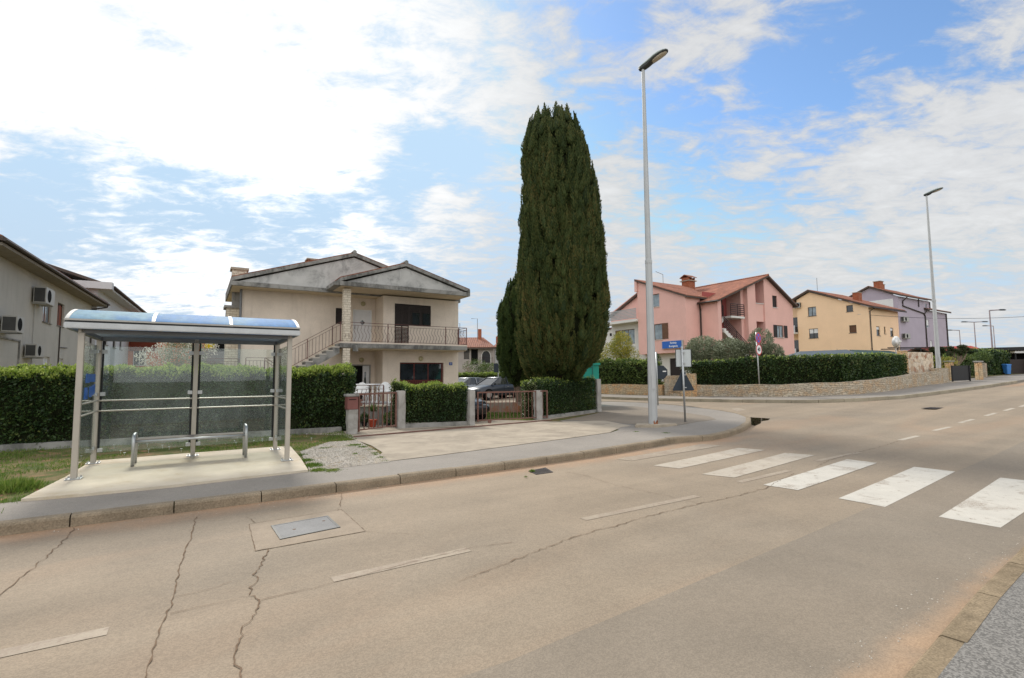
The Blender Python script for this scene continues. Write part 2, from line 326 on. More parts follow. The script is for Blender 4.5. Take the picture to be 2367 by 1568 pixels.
m_core = simple('hedge_core', (.018, .022, .010), .95, .05, var=.4, scale=5)
m_bark = simple('bark', (.16, .12, .09), .95, .1, var=.3, scale=8, fine=.3, bump=.8)
m_bark_pale = simple('pale_bark', (.30, .25, .20), .95, .1, var=.3, scale=8, fine=.3, bump=.6)
m_cream = stucco('cream_render', (.70, .605, .51), .12, .22)
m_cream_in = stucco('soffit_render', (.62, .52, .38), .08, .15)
m_gable = stained('weathered_gable', (.50, .49, .47), (.17, .17, .165), .7, .44, .66)
m_fascia = stained('weathered_concrete_edge', (.30, .29, .27), (.07, .07, .065), .8, .40, .62)
m_brick_white = bricks('white_brick', (.68, .61, .50), (.60, .53, .43), (.42, .35, .26), .27, .115, .012)
m_brick_red = bricks('red_brick', (.42, .12, .05), (.33, .09, .04), (.30, .2, .15), .25, .07, .01)
m_tile = tiles('terracotta_tile', (.34, .14, .085), (.23, .10, .065))
m_tile_old = tiles('old_terracotta_tile', (.30, .13, .08), (.22, .10, .07))
m_tile_red = tiles('red_tile', (.42, .08, .06), (.34, .07, .055))
m_rust_rail = simple('oxide_red_railing', (.13, .055, .045), .6, .35, .1, var=.15, scale=8)
m_brown_rail = simple('dark_brown_railing', (.045, .022, .02), .5, .3, 0)
m_oxide_gate = simple('oxide_red_gate', (.17, .085, .065), .65, .3, .1, var=.2, scale=8)
m_shutter = simple('dark_brown_shutter', (.030, .022, .020), .55, .3)
m_shutter_br = simple('brown_shutter', (.16, .085, .05), .6, .3, var=.15)
m_garage = simple('oxblood_door', (.10, .022, .018), .55, .3)
m_glass = glass_dark('dark_window_glass')
m_glass_sky = glass_dark('pale_window_glass', (.22, .27, .30), .08)
m_white = simple('white_paint', (.72, .72, .71), .5, .35, 0, var=.05)
m_white_door = simple('white_door', (.66, .66, .67), .45, .35, 0, var=.04)
m_plastic = simple('white_plastic', (.74, .74, .73), .4, .4)
m_ac = simple('ac_casing', (.38, .37, .34), .45, .35, var=.06, grime=.15)
m_black = simple('black_metal', (.012, .012, .013), .5, .3)
m_dark = simple('dark_void', (.01, .01, .01), .9, .1)
m_pink = stucco('pink_render', (.76, .46, .40), .05, .07)
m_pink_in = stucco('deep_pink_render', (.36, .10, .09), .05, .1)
m_pinkwhite = stucco('white_render', (.70, .68, .64), .05, .1)
m_yellow = stucco('apricot_render', (.90, .645, .42), .04, .05)
m_lilac = stucco('lilac_render', (.44, .385, .45), .05, .06)
m_grey = stucco('grey_render', (.46, .435, .385), .07, .22, .6)
m_whitewall = stucco('pale_render', (.55, .55, .56), .05, .15)
m_farwall = stucco('far_render', (.40, .36, .33), .1, .3)
m_orange = stucco('orange_render', (.62, .20, .10), .08, .15)
m_roofdark = simple('dark_fascia', (.085, .065, .055), .7, .2)
m_gutter = simple('brown_gutter', (.05, .038, .032), .5, .4, .2)
m_drainpipe = simple('grey_downpipe', (.16, .165, .17), .5, .4, .2)
m_stone = bricks('rubble_stone', (.60, .46, .29), (.46, .36, .24), (.27, .21, .14), .25, .10, .010, .30, .22, .8, (.62, .34, .15), .7)
m_stone_grey = bricks('grey_rubble_stone', (.56, .49, .38), (.42, .36, .28), (.24, .20, .15), .24, .095, .010, .30, .24, .8, (.50, .34, .20), .7)
def rubble(name, cols, mortar, sc):
    b = NB(name); uv = b.tc.outputs['UV']; nz = b.n('ShaderNodeTexNoise'); nz.inputs['Scale'].default_value = 5; b.L.new(uv, nz.inputs[0]); v = b.n('ShaderNodeVectorMath', operation='MULTIPLY_ADD'); b.L.new(nz.outputs['Color'], v.inputs[0]); v.inputs[1].default_value = (.12,) * 3; b.L.new(uv, v.inputs[2])
    a = b.n('ShaderNodeTexVoronoi'); e = b.n('ShaderNodeTexVoronoi', feature='DISTANCE_TO_EDGE')
    for t in (a, e): b.L.new(v.outputs[0], t.inputs[0]); t.inputs['Scale'].default_value = sc
    sp = b.n('ShaderNodeSeparateXYZ'); b.L.new(a.outputs['Color'], sp.inputs[0]); cr = b.n('ShaderNodeValToRGB'); b.L.new(sp.outputs[0], cr.inputs[0]); els = cr.color_ramp.elements
    while len(els) < len(cols): els.new(.5)
    for i, (p, c) in enumerate(cols): els[i].position = p; els[i].color = (*c, 1)
    k = b.mr(e.outputs['Distance'], .02, .07); c = b.mix(k, mortar, cr.outputs[0]); c = b.vary(c, b.noise(14, 5, .7), .8, 1.2); MATS[name] = b.done(b.bsdf(c, .9, .15, 0, b.bump(b.math('ADD', k, b.math('MULTIPLY', b.noise(30, 4, .7), .4)), .6, .03))); return MATS[name]
m_stone_clad = rubble('patch_stone_cladding', [(0, (.60, .52, .42)), (.4, (.68, .58, .45)), (.7, (.50, .38, .27)), (1, (.36, .20, .13))], (.50, .42, .33), 4.2)
m_turq = simple('turquoise_paint', (.022, .36, .27), .5, .35, var=.05)
m_turq_d = simple('turquoise_trim', (.03, .20, .17), .5, .35)
m_blue_sign = simple('blue_sign', (.03, .13, .48), .4, .35, var=.05, fine=.03)
m_sign_back = simple('sign_back_dark', (.028, .038, .050), .55, .3)
m_sign_grey = simple('sign_back_pale', (.50, .53, .53), .45, .35, .2, var=.05)
m_sign_red = simple('sign_red', (.55, .035, .04), .45, .35)
m_sign_blue = simple('sign_blue', (.10, .13, .48), .45, .35)
m_sign_white = simple('sign_white', (.78, .79, .78), .45, .35)
m_bin = simple('blue_bin_plastic', (.05, .20, .52), .45, .35)
m_roof_sheet = simple('slate_grey_sheet', (.085, .105, .12), .7, .3)
m_roof_green = simple('dark_green_sheet', (.03, .055, .045), .6, .3)
m_tyre = simple('tyre', (.02, .02, .02), .85, .2)
m_rim = simple('alloy_rim', (.5, .5, .51), .3, .5, .8)
def carpaint(name, col):
    b = NB(name); MATS[name] = b.done(b.bsdf(b.vary(col, b.noise(2, 3), .95, 1.05), .35, .35, .1, None, **{'Coat Weight': .5, 'Coat Roughness': .08})); return MATS[name]
m_car_navy = carpaint('slate_blue_car_paint', (.018, .025, .036)); m_car_silver = carpaint('silver_car_paint', (.30, .32, .34)); m_car_black = carpaint('black_car_paint', (.01, .01, .012))
m_red_plastic = simple('red_lamp_plastic', (.35, .02, .02), .25, .5)
m_terracotta = simple('terracotta_pot', (.40, .07, .035), .8, .2)
m_manhole = None
def mk_manhole():
    b = NB('manhole_plate'); c = b.vary((.13, .13, .13), b.noise(3, 4), .85, 1.15); ck = b.n('ShaderNodeTexChecker'); ck.inputs['Scale'].default_value = 34; b.L.new(b.tc.outputs['Object'], ck.inputs[0])
    c = b.vary(c, b.noise(60, 3), .85, 1.15); MATS['manhole_plate'] = b.done(b.bsdf(c, .6, .25, .1, b.bump(ck.outputs['Fac'], .6, .006))); return MATS['manhole_plate']
m_manhole = mk_manhole()
def mk_water():
    b = NB('puddle_water'); MATS['w'] = b.done(b.bsdf((.035, .025, .016), .02, .6, 0, None)); return MATS['w']
m_water = mk_water()
m_wet = simple('damp_asphalt', (.25, .21, .165), .5, .35, var=.15)
def mk_poly():
    b = NB('polycarbonate_roof'); c = b.mix(b.mr(b.noise(1.1, 5, .6, .3), .4, .65), (.10, .27, .54), (.27, .43, .50))  # pale blue sheet; the stronger blue patches are sky reflections put into the colour
    c = b.vary(c, b.noise(12, 5, .7, 0, None, (1, .3, 1)), .85, 1.12)
    p = b.bsdf(c, .6, .06); t = b.n('ShaderNodeBsdfTranslucent'); b.L.new(c, t.inputs[0]); m = b.n('ShaderNodeMixShader'); m.inputs[0].default_value = .35
    b.L.new(p, m.inputs[1]); b.L.new(t.outputs[0], m.inputs[2]); MATS['polycarbonate'] = b.done(m.outputs[0]); return MATS['polycarbonate']
m_poly = mk_poly()
m_gshelter = glass_clear('shelter_glass', (.93, .97, .955), .05)
m_tan_wood = simple('weathered_bench_board', (.20, .17, .145), .8, .2, var=.2, scale=4, streak=0)

# ------------------------------------------------------------------ mesh building
ORG = {}
class MB:
    def __init__(s): s.v = []; s.f = []
    def add(s, vs, fs):
        o = len(s.v); s.v += [tuple(v) for v in vs]; s.f += [tuple(o + i for i in f) for f in fs]; return s
    def box(s, a0, a1, b0, b1, z0, z1):
        if a0 > a1: a0, a1 = a1, a0
        if b0 > b1: b0, b1 = b1, b0
        if z0 > z1: z0, z1 = z1, z0
        return s.add([(a0, b0, z0), (a1, b0, z0), (a1, b1, z0), (a0, b1, z0), (a0, b0, z1), (a1, b0, z1), (a1, b1, z1), (a0, b1, z1)],
                     [(0, 3, 2, 1), (4, 5, 6, 7), (0, 1, 5, 4), (1, 2, 6, 5), (2, 3, 7, 6), (3, 0, 4, 7)])
    def hexa(s, v): return s.add(v, [(0, 3, 2, 1), (4, 5, 6, 7), (0, 1, 5, 4), (1, 2, 6, 5), (2, 3, 7, 6), (3, 0, 4, 7)])
    def slab(s, pts, t):            # sloped slab: 4 top points, vertical thickness t
        return s.hexa([(x, y, z - t) for x, y, z in pts] + list(pts))
    def poly(s, pts): return s.add(pts, [tuple(range(len(pts)))])
    def prism(s, pts, z0, z1):
        n = len(pts); return s.add([(x, y, z0) for x, y in pts] + [(x, y, z1) for x, y in pts],
                                   [tuple(reversed(range(n))), tuple(range(n, 2 * n))] + [(i, (i + 1) % n, n + (i + 1) % n, n + i) for i in range(n)])
    def beam(s, p, q, w, h, up=(0, 0, 1)):
        p, q = Vector(p), Vector(q); d = (q - p).normalized(); up = Vector(up)
        if abs(d.dot(up)) > .98: up = Vector((0, 1, 0))
        r = d.cross(up).normalized() * w / 2; u = r.cross(d).normalized() * h / 2
        return s.hexa([p - r - u, p + r - u, q + r - u, q - r - u, p - r + u, p + r + u, q + r + u, q - r + u])
    def tube(s, p, q, r, r2=None, n=8, caps=True):
        p, q = Vector(p), Vector(q); r2 = r if r2 is None else r2; d = (q - p).normalized()
        x = d.cross(Vector((0, 0, 1)));  x = Vector((1, 0, 0)) if x.length < 1e-3 else x.normalized(); y = d.cross(x)
        vs = [p + (x * math.cos(2 * math.pi * i / n) + y * math.sin(2 * math.pi * i / n)) * r for i in range(n)] + \
             [q + (x * math.cos(2 * math.pi * i / n) + y * math.sin(2 * math.pi * i / n)) * r2 for i in range(n)]
        fs = [(i, (i + 1) % n, n + (i + 1) % n, n + i) for i in range(n)]
        if caps: fs += [tuple(reversed(range(n))), tuple(range(n, 2 * n))]
        return s.add(vs, fs)
    def path(s, pts, r, n=6):
        pts = [Vector(p) for p in pts]; rings = []; prev = None
        for i, p in enumerate(pts):
            d = (pts[min(i + 1, len(pts) - 1)] - pts[max(i - 1, 0)]).normalized()
            x = (prev - d * prev.dot(d)) if prev is not None else d.cross(Vector((.13, .21, 1)))
            x.normalize(); prev = x; y = d.cross(x); rr = r[i] if isinstance(r, (list, tuple)) else r
            rings.append([p + (x * math.cos(2 * math.pi * k / n) + y * math.sin(2 * math.pi * k / n)) * rr for k in range(n)])
        vs = [v for g in rings for v in g]; fs = []
        for i in range(len(pts) - 1):
            for k in range(n): fs.append((i * n + k, i * n + (k + 1) % n, (i + 1) * n + (k + 1) % n, (i + 1) * n + k))
        fs += [tuple(reversed(range(n))), tuple((len(pts) - 1) * n + k for k in range(n))]
        return s.add(vs, fs)
    def loft(s, rings, cap=True):
        n = len(rings[0]); vs = [v for g in rings for v in g]; fs = []
        for i in range(len(rings) - 1):
            for k in range(n): fs.append((i * n + k, i * n + (k + 1) % n, (i + 1) * n + (k + 1) % n, (i + 1) * n + k))
        if cap: fs += [tuple(reversed(range(n))), tuple((len(rings) - 1) * n + k for k in range(n))]
        return s.add(vs, fs)
    def ball(s, c, rx, ry, rz, n=12, m=8):
        rings = []
        for j in range(1, m):
            t = math.pi * j / m - math.pi / 2
            rings.append([(c[0] + rx * math.cos(t) * math.cos(2 * math.pi * k / n), c[1] + ry * math.cos(t) * math.sin(2 * math.pi * k / n), c[2] + rz * math.sin(t)) for k in range(n)])
        return s.loft(rings)
    def panel(s, fn, outline, holes, depth):       # wall with openings; fn(h,z,d) -> point
        loops = [[Vector((h, z, 0)) for h, z in outline]] + [[Vector(p + (0,)) for p in ((a, c), (b, c), (b, d), (a, d))] for a, b, c, d in holes]
        flat = [v for l in loops for v in l]; tris = tessellate_polygon(loops)
        s.add([fn(v.x, v.y, 0) for v in flat], [tuple(t) for t in tris])
        for a, b, c, d in holes:
            s.add([fn(a, c, 0), fn(b, c, 0), fn(b, d, 0), fn(a, d, 0), fn(a, c, depth), fn(b, c, depth), fn(b, d, depth), fn(a, d, depth)],
                  [(0, 1, 5, 4), (1, 2, 6, 5), (2, 3, 7, 6), (3, 0, 4, 7)])
        return s
    def boxf(s, fn, h0, h1, d0, d1, z0, z1):
        return s.hexa([fn(h0, z0, d0), fn(h1, z0, d0), fn(h1, z0, d1), fn(h0, z0, d1), fn(h0, z1, d0), fn(h1, z1, d0), fn(h1, z1, d1), fn(h0, z1, d1)])
    def build(s, name, mat, parent=None, fr=WF, org=(0, 0, 0), smooth=False, bevel=0, fixn=True):
        if parent is not None: fr, org = ORG[parent]
        me = bpy.data.meshes.new(name); me.from_pydata([(v[0] - org[0], v[1] - org[1], v[2] - org[2]) for v in s.v], [], s.f)
        if fixn:
            bm = bmesh.new(); bm.from_mesh(me); bmesh.ops.recalc_face_normals(bm, faces=bm.faces)
            if bevel: bmesh.ops.bevel(bm, geom=[e for e in bm.edges if e.calc_face_angle(0) > .6], offset=bevel, segments=2, affect='EDGES', clamp_overlap=True)
            bm.to_mesh(me); bm.free()
        if mat: me.materials.append(mat)
        uv = me.uv_layers.new(name='UVMap'); co = np.empty(len(me.vertices) * 3); me.vertices.foreach_get('co', co); co = co.reshape(-1, 3)
        data = np.zeros((len(me.loops), 2))
        for p in me.polygons:
            nx, ny, nz = p.normal
            if abs(nz) > .995: t = (1, 0, 0); bt = (0, 1, 0)
            else:
                l = math.hypot(nx, ny); t = (-ny / l, nx / l, 0); bt = (-nz * t[1], nz * t[0], nx * t[1] - ny * t[0])
            for li in p.loop_indices:
                c = co[me.loops[li].vertex_index]; data[li, 0] = c[0] * t[0] + c[1] * t[1]; data[li, 1] = c[0] * bt[0] + c[1] * bt[1] + c[2] * bt[2]
            if smooth: p.use_smooth = True
        uv.data.foreach_set('uv', data.ravel())
        o = bpy.data.objects.new(name, me); COL.objects.link(o)
        if parent is not None: o.parent = parent
        else: o.location = fr.w(*org); o.rotation_euler = (0, 0, fr.rot)
        ORG[o] = (fr, org); return o

def tag(o, label=None, cat=None, group=None, kind=None):
    if label: o['label'] = label
    if cat: o['category'] = cat
    if group: o['group'] = group
    if kind: o['kind'] = kind
    return o
def thing(name, label, cat, fr, org, group=None):
    o = bpy.data.objects.new(name, None); COL.objects.link(o); o.location = fr.w(*org); o.rotation_euler = (0, 0, fr.rot); o.empty_display_size = .3
    ORG[o] = (fr, org); return tag(o, label, cat, group)
def dup(root, loc, rotz, label, group=None, scale=1):
    r = root.copy(); COL.objects.link(r); r.location = loc; r.rotation_euler = (0, 0, rotz); r.scale = (scale,) * 3; r['label'] = label
    if group: r['group'] = group
    for ch in [o for o in bpy.data.objects if o.parent == root]:
        c = ch.copy(); COL.objects.link(c); c.parent = r
        for g in [o for o in bpy.data.objects if o.parent == ch]:
            d = g.copy(); COL.objects.link(d); d.parent = c
    return r
def text_mb(txt, size, fn, depth=.004, bold=.0, align='CENTER'):   # lettering as mesh; fn(h,z,d) -> point
    cu = bpy.data.curves.new('t', 'FONT'); cu.body = txt; cu.size = size; cu.extrude = depth; cu.offset = bold; cu.align_x = align; cu.align_y = 'CENTER'; cu.resolution_u = 3
    ob = bpy.data.objects.new('t', cu); COL.objects.link(ob); dg = bpy.context.evaluated_depsgraph_get(); me = bpy.data.meshes.new_from_object(ob.evaluated_get(dg))
    mb = MB(); mb.add([fn(v.co.x, v.co.y, -v.co.z) for v in me.vertices], [tuple(p.vertices) for p in me.polygons])
    bpy.data.objects.remove(ob); bpy.data.curves.remove(cu); bpy.data.meshes.remove(me); return mb
def ground_sheet(name, pts, z, mat, side=0, step=1.0, fr=KF, kind='structure', label=None):
    """plan polygon draped on the terrain at height z above it; side>0 adds a skirt of that depth"""
    P = [fr.ab(*p) for p in pts]; bm = bmesh.new(); vs = [bm.verts.new((p[0], p[1], 0)) for p in P]; bm.faces.new(vs); bmesh.ops.recalc_face_normals(bm, faces=bm.faces)
    dot = lambda s: None
    ss = [x * UX + y * UY for x, y in pts]; lo, hi = min(ss), max(ss)
    d = Vector((UX * fr.u[0] + UY * fr.u[1], UX * fr.n[0] + UY * fr.n[1], 0))
    k = math.ceil(max(lo, 4) / step) * step
    while k < min(hi, 145):
        bmesh.ops.bisect_plane(bm, geom=bm.verts[:] + bm.edges[:] + bm.faces[:], plane_co=d * k, plane_no=d); k += step if k < 70 else 8
    if side:
        ed = [e for e in bm.edges if len(e.link_faces) == 1]; r = bmesh.ops.extrude_edge_only(bm, edges=ed); low = set(v for v in r['geom'] if isinstance(v, bmesh.types.BMVert))
    else: low = set()
    for v in bm.verts:
        w = fr.w(v.co.x, v.co.y); v.co.z = tz(w.x, w.y) + z - (side if v in low else 0)
    bmesh.ops.recalc_face_normals(bm, faces=bm.faces)
    me = bpy.data.meshes.new(name); bm.to_mesh(me); bm.free()
    if me.polygons and sum(p.normal.z for p in me.polygons) < 0: me.flip_normals()
    me.materials.append(mat); uv = me.uv_layers.new(name='UVMap')
    o = bpy.data.objects.new(name, me); COL.objects.link(o); o.rotation_euler = (0, 0, fr.rot); ORG[o] = (fr, (0, 0, 0)); tag(o, label, None, None, kind); return o

# leaves as many small quads
def leaf_obj(name, Pn, D, ln, wd, mat, parent, tint=None, seed=0):
    rng = np.random.default_rng(seed); Pn = np.asarray(Pn, float); D = np.asarray(D, float); n = len(Pn)
    D = D / (np.linalg.norm(D, axis=1, keepdims=True) + 1e-9)
    r = rng.normal(size=(n, 3)); s = np.cross(D, r); s /= (np.linalg.norm(s, axis=1, keepdims=True) + 1e-9)
    L_ = (ln * rng.uniform(.7, 1.3, n))[:, None] if np.isscalar(ln) else np.asarray(ln)[:, None]; W_ = (wd * rng.uniform(.7, 1.3, n))[:, None]
    fr, org = ORG[parent]; base = Pn - np.array(org)
    V = np.empty((n, 4, 3)); V[:, 0] = base; V[:, 1] = base + D * L_ * .5 + s * W_ * .5; V[:, 2] = base + D * L_; V[:, 3] = base + D * L_ * .5 - s * W_ * .5
    me = bpy.data.meshes.new(name); me.vertices.add(n * 4); me.vertices.foreach_set('co', V.ravel()); me.loops.add(n * 4); me.loops.foreach_set('vertex_index', np.arange(n * 4, dtype=np.int32))
    me.polygons.add(n); me.polygons.foreach_set('loop_start', np.arange(0, n * 4, 4, dtype=np.int32)); me.polygons.foreach_set('loop_total', np.full(n, 4, dtype=np.int32))
    me.update(); me.validate(); at = me.attributes.new('tint', 'FLOAT', 'POINT'); t = rng.uniform(0, 1, n) if tint is None else np.asarray(tint)
    at.data.foreach_set('value', np.repeat(np.clip(t, 0, 1), 4).astype(np.float32)); me.materials.append(mat)
    o = bpy.data.objects.new(name, me); COL.objects.link(o); o.parent = parent; ORG[o] = (fr, org); return o
def lumps(P, sc, seed):             # smooth pseudo noise in 3-D, about -1..1
    rng = np.random.default_rng(seed); P = np.asarray(P, float); r = 0
    for i in range(6):
        k = rng.normal(size=3) * sc * (1 + .4 * i); r = r + np.sin(P @ k + rng.uniform(0, 6.28))
    return r / 3.2
def unit(n, rng):
    v = rng.normal(size=(n, 3)); return v / np.linalg.norm(v, axis=1, keepdims=True)

HEDGE_SEED = [0]
def hedge(label, p, q, width, h0, h1, zb=None, dens=900, shoots=.25, mat=None, leaf=.075, group=None, ends=(True, True), fade_top=None, name='hedge', lift=0., bushy=.07):
    """clipped hedge from plan point p to q (centre line)"""
    HEDGE_SEED[0] += 1; sd = HEDGE_SEED[0] * 17; rng = np.random.default_rng(sd)
    p = np.array(p, float); q = np.array(q, float); L_ = np.linalg.norm(q - p); e = (q - p) / L_; nn = np.array([-e[1], e[0]])
    z0 = (tz(*p) + .12) if zb is None else zb[0]; z1 = (tz(*q) + .12) if zb is None else zb[1]
    t = thing(name, label, 'hedge', WF, (p[0], p[1], z0), group)
    def P3(s, w, h):   # s along, w across, h 0..1
        s = np.asarray(s); zz = z0 + (z1 - z0) * s / L_; hh = h0 + (h1 - h0) * s / L_
        return np.stack([p[0] + e[0] * s + nn[0] * w, p[1] + e[1] * s + nn[1] * w, zz + lift + (hh - lift) * h], -1)
    mb = MB(); ns = max(4, int(L_ / .35)); rings = []; w_ = width / 2 - .10
    for i in range(ns + 1):
        s = L_ * i / ns; s = min(max(s, .1), L_ - .1); ring = []
        for (w, h) in ((-w_, 0), (-w_, .35), (-w_, .7), (-w_ * .95, .93), (0, .95), (w_ * .95, .93), (w_, .7), (w_, .35), (w_, 0)):
            pt = P3(s, w, h)[None] if False else np.array(P3(np.array(s), np.array(w), np.array(h))); k = float(lumps(pt[None], 3, sd)[0]) * .03
            ring.append((pt[0] + nn[0] * k, pt[1] + nn[1] * k, pt[2] - abs(k)))
        rings.append(ring)
    mb.loft(rings); mb.build('stems', m_core, t)
    H = (h0 + h1) / 2 - lift; A = {'f': L_ * H, 'b': L_ * H * .25, 't': L_ * width, 'e0': width * H, 'e1': width * H}
    pts = []; dirs = []
    def emit(kind, cnt):
        cnt = int(cnt); s = rng.uniform(0, L_, cnt); w = rng.uniform(-width / 2, width / 2, cnt); h = rng.uniform(0, 1, cnt) ** .9
        if kind == 'f': w[:] = -width / 2; N_ = np.tile([-nn[0], -nn[1], 0], (cnt, 1))
        if kind == 'b': w[:] = width / 2; N_ = np.tile([nn[0], nn[1], 0], (cnt, 1))
        if kind == 't': h[:] = 1; N_ = np.tile([0, 0, 1.], (cnt, 1))
        if kind == 'e0': s[:] = 0; N_ = np.tile([-e[0], -e[1], 0], (cnt, 1))
        if kind == 'e1': s[:] = L_; N_ = np.tile([e[0], e[1], 0], (cnt, 1))
        P_ = P3(s, w, h); 
        # rounded top edges
        ed = np.clip((h - .86) / .14, 0, 1); P_[:, :2] -= (nn * (w[:, None])) * (ed[:, None] ** 2) * .22
        k = lumps(P_, 2.2, sd + 1) * bushy + lumps(P_, 6, sd + 2) * bushy * .6
        P_ = P_ + N_ * (k[:, None] - rng.uniform(0, .12, cnt)[:, None] ** 1.0); pts.append(P_); dirs.append(N_ * .8 + unit(cnt, rng) * .9 + np.array([0, 0, .25]))
    for k, a in A.items():
        if k == 'e0' and not ends[0] or k == 'e1' and not ends[1]: continue
        emit(k, a * dens * (1.0 if k != 't' else 1.2))
    P_ = np.concatenate(pts); D_ = np.concatenate(dirs); tn = .45 + .35 * lumps(P_, 1.3, sd + 3) + rng.normal(0, .2, len(P_))
    leaf_obj('foliage', P_, D_, leaf, leaf * .55, mat or m_leaf_hedge, t, tn, sd)
    if shoots:
        c = int(L_ * width * dens * shoots * 1.6) + int(L_ * dens * .1 * shoots * 4); s = rng.uniform(0, L_, c); w = rng.uniform(-width / 2, width / 2, c)
        P_ = P3(s, w, np.ones(c)); k = lumps(P_, 2.2, sd + 1) * bushy; P_[:, 2] += k + rng.uniform(-.10, .07, c) ; P_[:, 2] += np.clip(lumps(P_, 5, sd + 9), 0, 1) * .06
        near = w < -width * .3; P_[near, 2] -= rng.uniform(0, .10, near.sum())
        leaf_obj('new_shoots', P_, unit(c, rng) * .7 + np.array([0, 0, .9]), leaf * .95, leaf * .5, m_leaf_shoot, t, None, sd + 5)
    return t

def blob_leaves(c, rad, n, rng, shell=.5):
    d = unit(n, rng); r = (shell + (1 - shell) * rng.uniform(0, 1, n) ** .5)[:, None]; return np.array(c) + d * np.array(rad) * r, d

def branch(mb, p, d, ln, r, depth, rng, tips, spread=.6, up=.15, kids=(2, 4)):
    q = p + d * ln; mid = (p + q) / 2 + Vector(rng.normal(size=3) * ln * .06); mb.path([p, mid, q], [r, r * .85, r * .65], 5); tips.append(q)
    if depth == 0: return
    for _ in range(rng.integers(kids[0], kids[1])):
        nd = (d + Vector(rng.normal(size=3) * spread) + Vector((0, 0, up))).normalized()
        st = p.lerp(q, rng.uniform(.55, 1.0)); branch(mb, st, nd, ln * rng.uniform(.6, .85), r * .6, depth - 1, rng, tips, spread, up, kids)

# ================================================================== SETTING
def T(o, kind='structure'): o['kind'] = kind; return o
# road: one wide asphalt sheet for main road, junction and side street
ground_sheet('ground', [(-600, -300), (600, -300), (900, 900), (-600, 900)], -.06, m_field, 0, 1.0, WF)
road_pts = [K(-45, -1.0), K(-45, -16), K(-2, -16), K(-2, -60), K(40, -60), K(120, -60), K(140, -9), K(140, -1.45), K(8, -1.4), K(3, -1.1), K(-2, -1.0)]
ground_sheet('road', road_pts, 0, m_road)
seam = [G(*p) for p in [(700, 1690), (1183, 1527), (1648, 1330), (2008, 1175), (2367, 1020)]]
e_ = Vector(seam[-1]) - Vector(seam[-2]); far_ = Vector(seam[-1]) + e_.normalized() * 14
ground_sheet('road', seam + [tuple(far_)] + [K(36, -1.55), K(15, -1.5), K(8, -1.42), K(3, -1.12), K(-2, -1.06), K(-6, -1.06)], .003, m_road2)

# near-left block: kerb line in plan
kb = [K(-45, -7.8), K(-10, -7.8), K(-2, -7.8), K(2, -7.78), K(5, -7.82), K(7.6, -7.95), K(10.2, -8.2), (5.0, 12.75), (5.75, 13.45), (6.55, 14.4), (7.32, 15.55), (7.95, 16.9), (8.2, 18.2), (8.1, 19.6), (7.7, 21.6), (7.1, 23.2), (6.3, 24.8), (5.0, 26.2), (4.3, 26.4)]
yard_edge = [(3.75, 20.6), (.2, 21.2), (-1.5, 21.75), (-2.4, 27.2), (-8, 60), (-60, 70), K(-45, -60)]
def offs(line, d):          # offset a plan polyline to its left (inwards) by d
    out = []
    for i, p in enumerate(line):
        a = Vector(line[max(i - 1, 0)]); b = Vector(line[min(i + 1, len(line) - 1)]); t = (b - a).normalized(); nrm = Vector((-t.y, t.x)); out.append((p[0] + nrm.x * d, p[1] + nrm.y * d))
    return out
def kerb(line, w, mat, h=.13, stone=1.0, name='kerb'):
    """row of kerb stones with open joints, one continuous object"""
    pts = [Vector(p) for p in line]; res = [pts[0]]; acc = []
    # resample
    d = [0]
    for i in range(1, len(pts)): d.append(d[-1] + (pts[i] - pts[i - 1]).length)
    def at(x):
        for i in range(1, len(pts)):
            if x <= d[i]: return pts[i - 1].lerp(pts[i], (x - d[i - 1]) / (d[i] - d[i - 1]))
        return pts[-1]
    def tan(x): return (at(min(x + .3, d[-1])) - at(max(x - .3, 0))).normalized()
    mb = MB(); x = 0; k = 0
    while x < d[-1] - .05:
        x1 = min(x + stone, d[-1]); sub = 3; ring = []; rr = random.Random(k); dz = rr.uniform(-.006, .006); k += 1; chip = rr.random() < .25
        for j in range(sub + 1):
            xx = x + .007 + (x1 - x - .014) * j / sub; c = at(xx); t = tan(xx); nr = Vector((-t.y, t.x)); zt = tz(c.x, c.y)
            def q(o, z): return (c.x + nr.x * o, c.y + nr.y * o, zt + z)
            cz = (.012 if (chip and j == 0) else 0)
            ring.append([q(-.0, -.10), q(.0, h - .03 + dz - cz), q(.012, h - .008 + dz - cz), q(.03, h + .004 + dz), q(w, h + .004 + dz), q(w, -.10)])
        mb.loft(ring); x = x1
    o = mb.build(name, mat, None, WF, (0, 0, 0), False); return T(o)
kerb([K(-12, -7.8)] + kb[2:], .15, m_kerb, .13, 1.0)
block = offs(kb, .13)
ground_sheet('yard_ground', block + yard_edge, .115, m_lawn, .16)
# pavement strip along the road, widening into the corner plaza
back = [K(-45, -9.15), K(-2, -9.1), K(1.7, -9.12), K(4, -9.28), K(7.0, -9.7), K(9.8, -10.0)]
plaza = [K(11.0, -10.6), (2.2, 15.6), (1.6, 17.3), (3.35, 19.9), (3.7, 21), (4.0, 26.3)]
ground_sheet('pavement', block + plaza[::-1] + back[::-1], .128, m_pave, 0)
ground_sheet('driveway', [K(3.0, -9.22), K(4.2, -9.33), K(7.0, -9.73), K(9.8, -10.03), K(10.9, -10.7), G(1460, 985, .13), G(1395, 972, .13), G(1300, 975, .13), (1.0, 17.2), (-1.2, 15.9), (-3.3, 15.25), (-4.6, 13.75), G(858, 1030, .13), G(884, 1046, .13)], .132, m_conc2)
ground_sheet('apron', [G(*p, .13) for p in [(1300, 972), (1384, 957), (1388, 940), (1470, 940), (1550, 949), (1640, 963), (1655, 970), (1610, 976), (1560, 985), (1500, 986), (1440, 979), (1400, 973)]], .134, m_apron)
